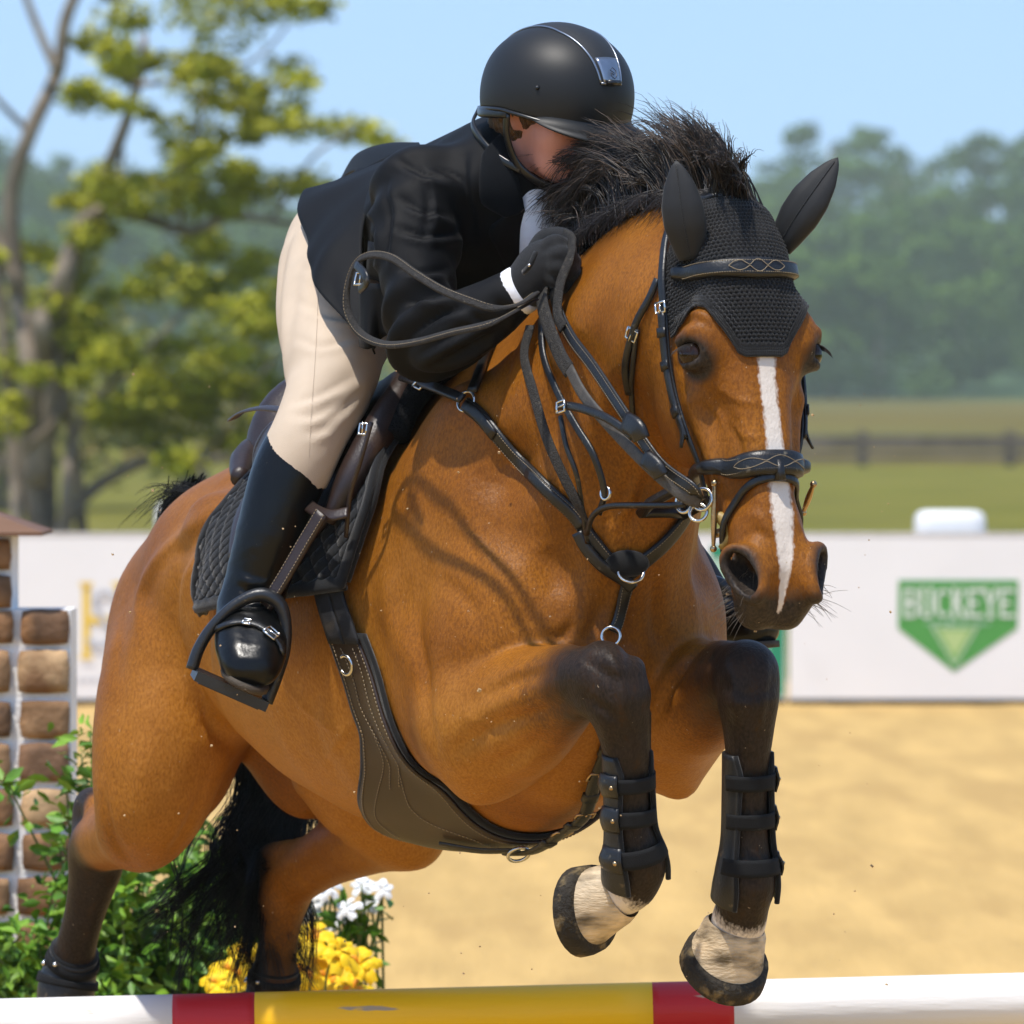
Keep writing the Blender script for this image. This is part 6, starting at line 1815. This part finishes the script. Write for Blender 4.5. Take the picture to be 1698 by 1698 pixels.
# ------------------------------------------------------------------ plants
LEAFA = mat('shrub_leaf', (.085, .20, .012), .5, .4, 9, .2, 60, .4)
LEAFB = mat('shrub_leaf_young', (.17, .31, .022), .5, .35, 9, .2, 60, .4)
for m_ in (LEAFA, LEAFB):
    m_.node_tree.nodes['Principled BSDF'].inputs['Subsurface Weight'].default_value = 0
def leaves(name, C, size, matl, parent, seed, asp=.45, droop=.25, curl=.25):
    """many small pointed leaves, six vertices each"""
    r = np.random.default_rng(seed); n = len(C)
    d = r.normal(size=(n, 3)); d[:, 2] = d[:, 2] * .6 - droop; d /= np.linalg.norm(d, axis=1)[:, None]
    u = r.normal(size=(n, 3)); u[:, 2] += .8; b = np.cross(d, u); b /= np.linalg.norm(b, axis=1)[:, None] + 1e-9; nn_ = np.cross(b, d)
    L = size * r.uniform(.55, 1.25, n)[:, None]
    w = L * asp / 2
    V = np.stack([C, C + d * L * .35 + b * w - nn_ * L * .03, C + d * L * .7 + b * w * .75 - nn_ * L * curl * .3, C + d * L - nn_ * L * curl, C + d * L * .7 - b * w * .75 - nn_ * L * curl * .3, C + d * L * .35 - b * w - nn_ * L * .03], 1).reshape(-1, 3)
    base = np.arange(n)[:, None] * 6
    Fq = np.concatenate([base + np.array([[0, 1, 2, 5]]), base + np.array([[2, 3, 4, 5]])])
    Fq = np.concatenate([base + np.array([[0, 1, 2, 3]]), base + np.array([[0, 3, 4, 5]])])
    o = mesh_obj(name, V, Fq, matl, parent); o['kind'] = 'stuff'; return o
def shrub(label, px, py, Yd, sprays, seed, size=.045, nper=34):
    r = np.random.default_rng(seed)
    g = P(px, 1400, Yd); root = empty('shrub', label, 'shrub', (g[0], Yd, 0), 'green shrubs beside the jump')
    st = MB(); CA, CB = [], []
    for (tx, ty, tz) in sprays:
        tip = P(tx, ty, Yd + tz); base = np.array([g[0] + r.normal(0, .06), Yd + tz * .5 + r.normal(0, .04), 0])
        Q = spline(np.array([base, (base * .45 + tip * .55) + r.normal(0, .03, 3), tip]), 14)
        st.tube(Q, np.linspace(.007, .002, len(Q)), 5)
        for p in Q[8:]:
            k = nper // 9
            for _ in range(k + 1): (CA if r.random() < .6 else CB).append(p + r.normal(0, .028, 3))
        for _ in range(8): CB.append(tip + r.normal(0, .015, 3))
    st.build('stems', mat('green_stem', (.10, .13, .03), .7) if 'green_stem' not in MATS else MATS['green_stem'], root)
    f = leaves('foliage', np.array(CA), size, LEAFA, root, seed); leaves('young_foliage', np.array(CB), size * .9, LEAFB, root, seed + 1)
    return root
rs = np.random.default_rng(12)
sp1 = [(x_, 1650 - float(np.interp(x_, [-40, 70, 130, 215], [110, 150, 270, 260])) * rs.random() ** 1.3, rs.uniform(-.15, .15)) for x_ in rs.uniform(-40, 215, 62)] + [(150, 1215, 0), (135, 1250, .05), (165, 1265, -.05), (110, 1300, 0), (15, 1300, .03), (180, 1300, 0), (95, 1380, 0)]
shrub('leafy green shrub in front of the brick pillar', 100, 0, 13.3, sp1, 41)
sp2 = [(rs.uniform(180, 420), rs.uniform(1400, 1650), rs.uniform(-.2, .2)) for _ in range(75)] + [(300, 1360, 0), (330, 1340, .1), (250, 1370, 0)]
shrub('leafy green shrub seen between the horse\'s hind legs', 300, 0, 13.6, sp2, 47)
PETY = mat('yellow_petal', (.85, .55, .008), .6, .15, 18, .1, 80, .3); PETO = mat('orange_petal', (.75, .28, .008), .6, .2, 18, .1, 80, .3); PETW = mat('white_petal', (.80, .80, .78), .6, .04, 18, .1, 80, .3)
def flower(px, py, Yd, rad, matl, label, grp, cat, seed, layers=3, face=(0, -.8, .6)):
    r = np.random.default_rng(seed); c = P(px, py, Yd); f = norm(np.array(face) + r.normal(0, .25, 3))
    a = norm(np.cross(f, (.2, .1, 1))); b = np.cross(f, a)
    root = empty('yellow_flower' if cat == 'flower' and matl is PETY else 'white_flower', label, cat, tuple(c), grp)
    for L in range(layers):
        k = 5 if L < 2 else 4
        for i in range(k):
            t0 = i * 2 * math.pi / k + L * .6 + r.normal(0, .12); R_ = rad * (1 - .26 * L) * r.uniform(.85, 1.1); up_ = .10 + .28 * L
            g_ = []
            for q in np.linspace(0, 1, 6):
                w_ = .75 * math.sin(math.pi * min(1, .12 + q * .78)) ** .7
                row = []
                for s_ in np.linspace(-1, 1, 5):
                    t = t0 + s_ * w_ * .62
                    row.append(c + (math.cos(t) * a + math.sin(t) * b) * R_ * q + f * (R_ * (up_ * math.sin(q * 2.0) - .16 * q * q * s_ * s_ - .25 * q ** 3 + .05 * r.normal())))
                g_.append(row)
            MB().grid(g_).build('petal', PETO if (matl is PETY and L == 2 and r.random() < .5) else matl, root)
    MB().tube([c - f * .01, c - f * .06 + np.array([0, 0, -.05]), np.array([c[0] + r.normal(0, .03), c[1] + .05, max(.0, c[2] - .5)])], [.003, .003, .004], 5, smooth=5).build('stem', MATS['green_stem'], root)
    return root
ORDS = 'leftmost,second,third,fourth,fifth,sixth,seventh,eighth,ninth,tenth,eleventh'.split(',')
yf = sorted([(515, 1555, .044), (560, 1578, .047), (597, 1600, .040), (545, 1622, .045), (585, 1640, .043), (505, 1610, .04), (385, 1610, .038), (420, 1640, .04), (362, 1632, .034), (405, 1580, .03), (520, 1650, .04)])
for i, (x, y, r_) in enumerate(yf):
    where = 'right of the dark hind leg' if x > 480 else 'behind the tail hair'
    flower(x, y, 13.0 + (i % 4) * .07, r_ * 1.25, PETY, 'ruffled yellow flower, %s of the yellow ones' % (ORDS[i] if i == 0 else ORDS[i] + ' from the left'), 'yellow flowers under the jump', 'flower', 60 + i)
wf = sorted([(545, 1470, .028), (515, 1500, .03), (600, 1468, .024), (634, 1474, .022), (575, 1505, .026), (612, 1500, .022), (538, 1545, .022), (568, 1520, .02), (500, 1470, .022), (560, 1448, .02)])
for i, (x, y, r_) in enumerate(wf):
    flower(x, y, 13.35 + (i % 3) * .05, r_ * 1.2, PETW, 'small white flower above the yellow ones, %s of the white ones' % (ORDS[i] if i == 0 else ORDS[i] + ' from the left'), 'white flowers on the sprigs', 'flower', 90 + i, 2)
sg = P(560, 1600, 13.4); spr = empty('flower_sprig', 'thin green sprigs carrying the white flowers', 'plant', (sg[0], 13.4, 0))
CL = []
for x, y, r_ in wf + [(640, 1462, .02)]:
    q = P(x, y, 13.38); Q = spline(np.array([[sg[0], 13.42, .3], (np.array([sg[0], 13.42, .3]) + q) / 2 + [.02, 0, .02], q]), 8)
    MB().tube(Q, np.linspace(.004, .002, len(Q)), 5).build('stem', MATS['green_stem'], spr)
    for p in Q[6:-1:2]: CL.append(p)
leaves('sprig_leaves', np.repeat(np.array(CL), 2, 0) + np.random.default_rng(5).normal(0, .006, (len(CL) * 2, 3)), .05, LEAFA, spr, 77)

# ------------------------------------------------------------------ trees
BARK = mat('tree_bark', (.24, .19, .14), .9, .35, 3, .6, 16, .2)
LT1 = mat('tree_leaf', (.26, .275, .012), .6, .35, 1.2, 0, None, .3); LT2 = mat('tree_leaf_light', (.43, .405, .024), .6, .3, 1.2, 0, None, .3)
for m_ in (LT1, LT2):
    b_ = m_.node_tree.nodes['Principled BSDF']; b_.inputs['Transmission Weight'].default_value = 0
def limb(mb, pts, r0, r1, Yd, zj=0.0, seed=0):
    r = np.random.default_rng(seed)
    q = np.array([P(x, y, Yd + r.normal(0, zj)) for x, y in pts]); mb.tube(q, np.linspace(r0, r1, len(q)) * .62, 9, smooth=6)
TY_ = 62.0
g = P(60, 900, TY_)
tree = empty('tree', 'tall crooked tree with thin yellow-green leaf clusters at the left', 'tree', (g[0], TY_, 0))
tr = MB()
gz = P(60, 665 + 1.6 * FPX / TY_, TY_)
limb(tr, [(75, 945), (62, 860), (45, 740), (50, 620), (30, 480), (18, 330), (50, 220), (95, 120), (110, 30), (150, -60)], .19, .09, TY_, .15, 1)
limb(tr, [(60, 800), (85, 640), (75, 560), (110, 440), (150, 340), (195, 240), (225, 150), (240, 60)], .20, .06, TY_, .2, 2)
limb(tr, [(110, 450), (150, 355), (230, 360), (310, 382), (380, 360), (450, 365), (520, 380)], .11, .05, TY_, .2, 3)
limb(tr, [(95, 930), (110, 860), (170, 800), (260, 760), (340, 765), (420, 735)], .14, .05, TY_, .2, 4)
limb(tr, [(110, 930), (110, 820), (120, 730), (160, 660)], .12, .05, TY_, .2, 5)
limb(tr, [(80, 930), (75, 700), (70, 540), (62, 520)], .16, .12, TY_, .2, 6)
limb(tr, [(30, 480), (-30, 330), (-60, 200)], .12, .06, TY_, .2, 7); limb(tr, [(95, 120), (60, 40), (30, -40)], .08, .05, TY_, .2, 8)
limb(tr, [(230, 140), (330, 130), (420, 100), (480, 40)], .05, .02, TY_, .2, 9); limb(tr, [(300, 375), (300, 280), (330, 200), (340, 120)], .05, .02, TY_, .2, 10)
limb(tr, [(450, 365), (520, 260), (590, 215)], .04, .02, TY_, .2, 11); limb(tr, [(150, 340), (240, 300), (330, 300)], .05, .02, TY_, .2, 12); limb(tr, [(340, 765), (420, 640), (480, 560)], .04, .02, TY_, .2, 13)
limb(tr, [(50, 220), (0, 170), (-40, 120)], .06, .03, TY_, .2, 14); limb(tr, [(160, 660), (260, 560), (330, 500)], .05, .02, TY_, .2, 15)
limb(tr, [(35, 950), (22, 760), (6, 560), (-8, 420), (-30, 250)], .11, .05, TY_, .2, 16); limb(tr, [(140, 945), (126, 760), (100, 600), (128, 430), (190, 320), (205, 250)], .10, .03, TY_, .2, 17); limb(tr, [(45, 740), (95, 690), (135, 560), (170, 500)], .06, .02, TY_, .2, 18)
tr.build('trunk', BARK, tree)
cl_ = [(170, 60, 45), (215, 30, 40), (320, 20, 55), (375, 50, 55), (345, 110, 40), (440, 15, 45), (490, 10, 40), (535, 25, 30), (480, 110, 40), (490, 140, 35), (205, 110, 35), (150, 165, 40), (215, 180, 30), (250, 95, 30), (330, 150, 45), (385, 135, 40), (420, 180, 30), (480, 175, 30),
       (130, 320, 30), (180, 300, 40), (300, 210, 45), (345, 215, 40), (420, 205, 35), (500, 215, 35), (560, 205, 40), (600, 215, 40), (635, 225, 25), (325, 265, 45), (270, 320, 50), (310, 335, 45), (230, 340, 35), (390, 290, 35), (440, 310, 45), (505, 300, 40), (560, 330, 35), (370, 330, 30),
       (150, 390, 35), (330, 390, 40), (260, 480, 55), (310, 460, 45), (360, 500, 40), (130, 450, 35), (95, 500, 40), (150, 520, 35), (420, 430, 40), (400, 520, 45), (440, 540, 45), (350, 570, 45), (200, 580, 50), (225, 610, 50), (160, 560, 40), (300, 630, 50), (250, 660, 40), (370, 640, 50), (440, 640, 40), (420, 600, 40),
       (330, 700, 45), (260, 720, 40), (420, 700, 40), (460, 720, 40), (180, 680, 35), (120, 620, 30), (60, 420, 30), (20, 600, 40), (10, 700, 40), (470, 470, 30), (390, 740, 35), (300, 760, 40)]
r = np.random.default_rng(9); CA, CB = [], []
cl_ = cl_ + [(x + r.normal(0, q * .9), y + r.normal(0, q * .55), q * r.uniform(.45, .75)) for x, y, q in cl_ for _ in range(2) if not (y < 330 and x > 470)]
for x, y, s_ in cl_:
    c = P(x, y, TY_) + np.array([0, r.normal(0, .6), 0]); s_ = s_ / (FPX / TY_)
    k = int(90 + s_ * 330)
    pts = r.normal(size=(k, 3)); pts /= np.linalg.norm(pts, axis=1)[:, None]; pts *= (r.random(k) ** .45)[:, None]
    pts = c + pts * np.array([1.3, 1.1, .72]) * s_
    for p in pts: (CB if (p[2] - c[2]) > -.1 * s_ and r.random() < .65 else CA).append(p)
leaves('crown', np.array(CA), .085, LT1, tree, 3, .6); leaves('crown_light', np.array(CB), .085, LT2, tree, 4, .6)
# scrub behind it
def bush(label, px, Yd, w, h, seed, m1, m2, n=1500, size=.3, cat='bush', name='bush', grp='bushes behind the tree'):
    r = np.random.default_rng(seed); g = P(px, 800, Yd)
    root = empty(name, label, cat, (g[0], Yd, 0), grp)
    tk = MB(); cs = []
    for i in range(7):
        a = r.uniform(0, 6.28); tip = np.array([g[0] + math.cos(a) * w * r.uniform(.2, .8), Yd + math.sin(a) * w * .5, h * r.uniform(.5, .95)])
        tk.tube([[g[0] + r.normal(0, .15), Yd, 0], [g[0] * .6 + tip[0] * .4, Yd, h * .35], tip], [.12, .07, .02], 6, smooth=5); cs += [tip, tip * .7 + np.array([g[0], Yd, h * .3]) * .3, np.array([tip[0], tip[1], tip[2] * .6])]
    tk.build('trunk', BARK, root)
    cs = np.array(cs); k = r.integers(0, len(cs), n)
    C_ = cs[k] + r.normal(size=(n, 3)) * np.array([w * .23, w * .2, h * .13]); C_[:, 2] = np.clip(C_[:, 2], .1, None)
    half = r.random(n) < .5
    leaves('crown', C_[half], size, m1, root, seed, .7); leaves('crown_light', C_[~half], size, m2, root, seed + 1, .7)
OL1 = mat('olive_leaf', (.20, .20, .045), .7, .3, .6, 0, None, .2); OL2 = mat('olive_leaf_light', (.29, .27, .075), .7, .3, .6, 0, None, .2)
bush('tall olive-green scrub at the left edge behind the crooked tree', 0, 95, 2.6, 3.6, 51, OL1, OL2, 1300, .22)
bush('olive-green scrub below the crooked tree beside the horse\'s tail', 330, 98, 2.2, 2.5, 52, OL1, OL2, 1000, .22)
bush('low olive-green scrub behind the saddle', 560, 104, 2.0, 2.1, 53, OL1, OL2, 800, .22)
# far wood
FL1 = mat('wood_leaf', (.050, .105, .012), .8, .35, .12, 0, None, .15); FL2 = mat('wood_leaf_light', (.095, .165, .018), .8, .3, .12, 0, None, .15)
def make_wood(seed):
    r = np.random.default_rng(seed)
    cs = [np.array([r.normal(0, .19), r.normal(0, .19), r.uniform(.10, .93)]) for _ in range(30)]
    n = 2400; k = r.integers(0, 30, n); C_ = np.array(cs)[k]
    d = r.normal(size=(n, 3)); d /= np.linalg.norm(d, axis=1)[:, None]
    rad = .14 * (1.15 - .5 * np.abs(C_[:, 2:] - .45) / .5)
    C_ = C_ + d * rad * (r.random(n)[:, None] ** .4) * np.array([1.1, 1.1, .8]); C_[:, 2] = np.clip(C_[:, 2], .02, 1.05)
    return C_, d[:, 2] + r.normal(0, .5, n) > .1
WOODS = []
for sd_ in range(5):
    C_, up_ = make_wood(200 + sd_)
    root = empty('woodland_tree')
    MB().tube([(0, 0, 0), (.01, 0, .4), (0, .01, .8)], [.022, .016, .006], 7).build('trunk', BARK, root)
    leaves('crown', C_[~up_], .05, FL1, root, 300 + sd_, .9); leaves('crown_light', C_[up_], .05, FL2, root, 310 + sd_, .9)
    WOODS.append(root)
used = [False] * 5
rt = np.random.default_rng(77)
HYS, HZS = [163, 200, 300, 610, 700, 780, 860, 1000, 3000], [.01, .2, .5, 1.7, 8.0, 14.5, 21.0, 26.0, 30.0]
def place_tree(px, Yd, h_, label, grp, wid):
    i = int(rt.integers(0, 5)); src = WOODS[i]
    if not used[i]: o = src; used[i] = True
    else:
        o = src.copy(); col.objects.link(o)
        for ch in src.children:
            c = ch.copy(); c.parent = o; col.objects.link(c)
    gz_ = float(np.interp(Yd, HYS, HZS)); x_ = P(px, 600, Yd)[0]
    o.location = (x_, Yd, gz_ - .2); o.scale = (h_ * wid, h_ * wid, h_); o.rotation_euler = (0, 0, rt.uniform(0, 6.28))
    meta(o, label, 'tree', grp)
ORDS = 'leftmost,second,third,fourth,fifth,sixth,seventh,eighth,ninth,tenth,eleventh,twelfth,thirteenth,fourteenth,fifteenth,sixteenth,seventeenth,eighteenth,nineteenth,twentieth,twenty-first,twenty-second,twenty-third,twenty-fourth'.split(',')
def nth(i): return ORDS[i] if i == 0 else ORDS[i] + ' from the left'
for nm, Yd, h_, sp_ in (('in the foot row of the wooded hill', 622, 13.0, 112), ('in the second row of the wooded hill', 700, 14.0, 108), ('in the third row of the wooded hill', 780, 14.5, 102), ('on the crest of the wooded hill', 860, 15.0, 92)):
    xs_ = [x for x in np.arange(-90, 1830, sp_)]
    for i, x in enumerate(xs_):
        lb = 'hazy green tree %s, %s' % (nm, nth(i))
        lift = 1.0
        if Yd == 860: lift = float(np.interp(x, [-80, 60, 250, 600, 1100, 1260, 1385, 1450, 1610, 1800], [1.05, 1.0, .88, .72, .62, .80, 1.10, .88, 1.12, 1.05]))
        elif Yd == 780: lift = float(np.interp(x, [0, 500, 1100, 1300, 1800], [1, .85, .8, 1.0, 1.05]))
        place_tree(x + rt.uniform(-22, 22), Yd + rt.uniform(-18, 18), h_ * lift * rt.uniform(.88, 1.12), lb, 'trees of the far wood', rt.uniform(1.05, 1.35))
# the wood goes on beyond the picture as one mass
r = np.random.default_rng(88); n_ = 15000
Yw = r.uniform(615, 900, n_); half = .5 * 1698 / FPX * Yw * 1.16
Xw = half + r.random(n_) ** 1.3 * 230; Xw *= np.where(r.random(n_) < .5, 1, -1)
Zw = np.interp(Yw, HYS, HZS) + (11 + 3 * np.sin(Xw * .35) + 2 * np.sin(Xw * .9 + Yw * .2)) * (1 - .75 * r.random(n_) ** 2)
fw_ = leaves('far_wood', np.stack([Xw, Yw, Zw], -1), 3.2, FL2, None, 89, .9); meta(fw_, 'hazy green wood going on over the far hill beyond the picture', 'wood', None, 'stuff')
# rail fence in the field
FENM = mat('old_fence_wood', (.13, .10, .075), .9, .3, 2, .2, 12)
fx0, fx1, FY = P(1180, 750, 160)[0], P(1900, 750, 160)[0], 160.0
fence = empty('rail_fence', 'dark wooden rail fence across the field behind the boards', 'fence', ((fx0 + fx1) / 2, FY, 0))
for px in (1180, 1430, 1675, 1890):
    x = P(px, 750, FY)[0]; MB().box((x, FY, .44), .12, .10, .44).build('post', FENM, fence, False)
for z in (.22, .48, .66):
    MB().box(((fx0 + fx1) / 2, FY - .12, z), (fx1 - fx0) / 2, .03, .085).build('rail', FENM, fence, False)
# ------------------------------------------------------------------ sand thrown up by the hooves
gm = MB(); r = np.random.default_rng(3)
for _ in range(150):
    c = P(r.uniform(150, 1500), r.uniform(600, 1640), r.uniform(9.9, 11.4)); s_ = abs(r.normal(0, .0007)) + .0004
    A3 = np.linalg.qr(r.normal(size=(3, 3)))[0]
    gm.box(c, s_, s_ * r.uniform(.5, 1), s_ * r.uniform(.5, 1.6), A3)
gs = gm.build('flying_sand', mat('sand_crumb', (.42, .28, .14), .9), None, False); meta(gs, 'tiny crumbs of sand in the air around the horse', 'sand', None, 'stuff')
# ------------------------------------------------------------------ summer haze
hz = MB().box((0, 1510, 24), 1600, 1560, 26.0).build('haze', None, None, False)
hm2_ = bpy.data.materials.new('haze_air'); hm2_.use_nodes = True
N, L = hm2_.node_tree.nodes, hm2_.node_tree.links
N.remove(N['Principled BSDF'])
pv = N.new('ShaderNodeVolumePrincipled'); pv.inputs['Density'].default_value = .00036; pv.inputs['Color'].default_value = (.90, 1.0, .82, 1); pv.inputs['Anisotropy'].default_value = .0
L.new(pv.outputs[0], N['Material Output'].inputs['Volume'])
hz.data.materials.append(hm2_); meta(hz, 'pale blue summer haze', 'haze', None, 'stuff')
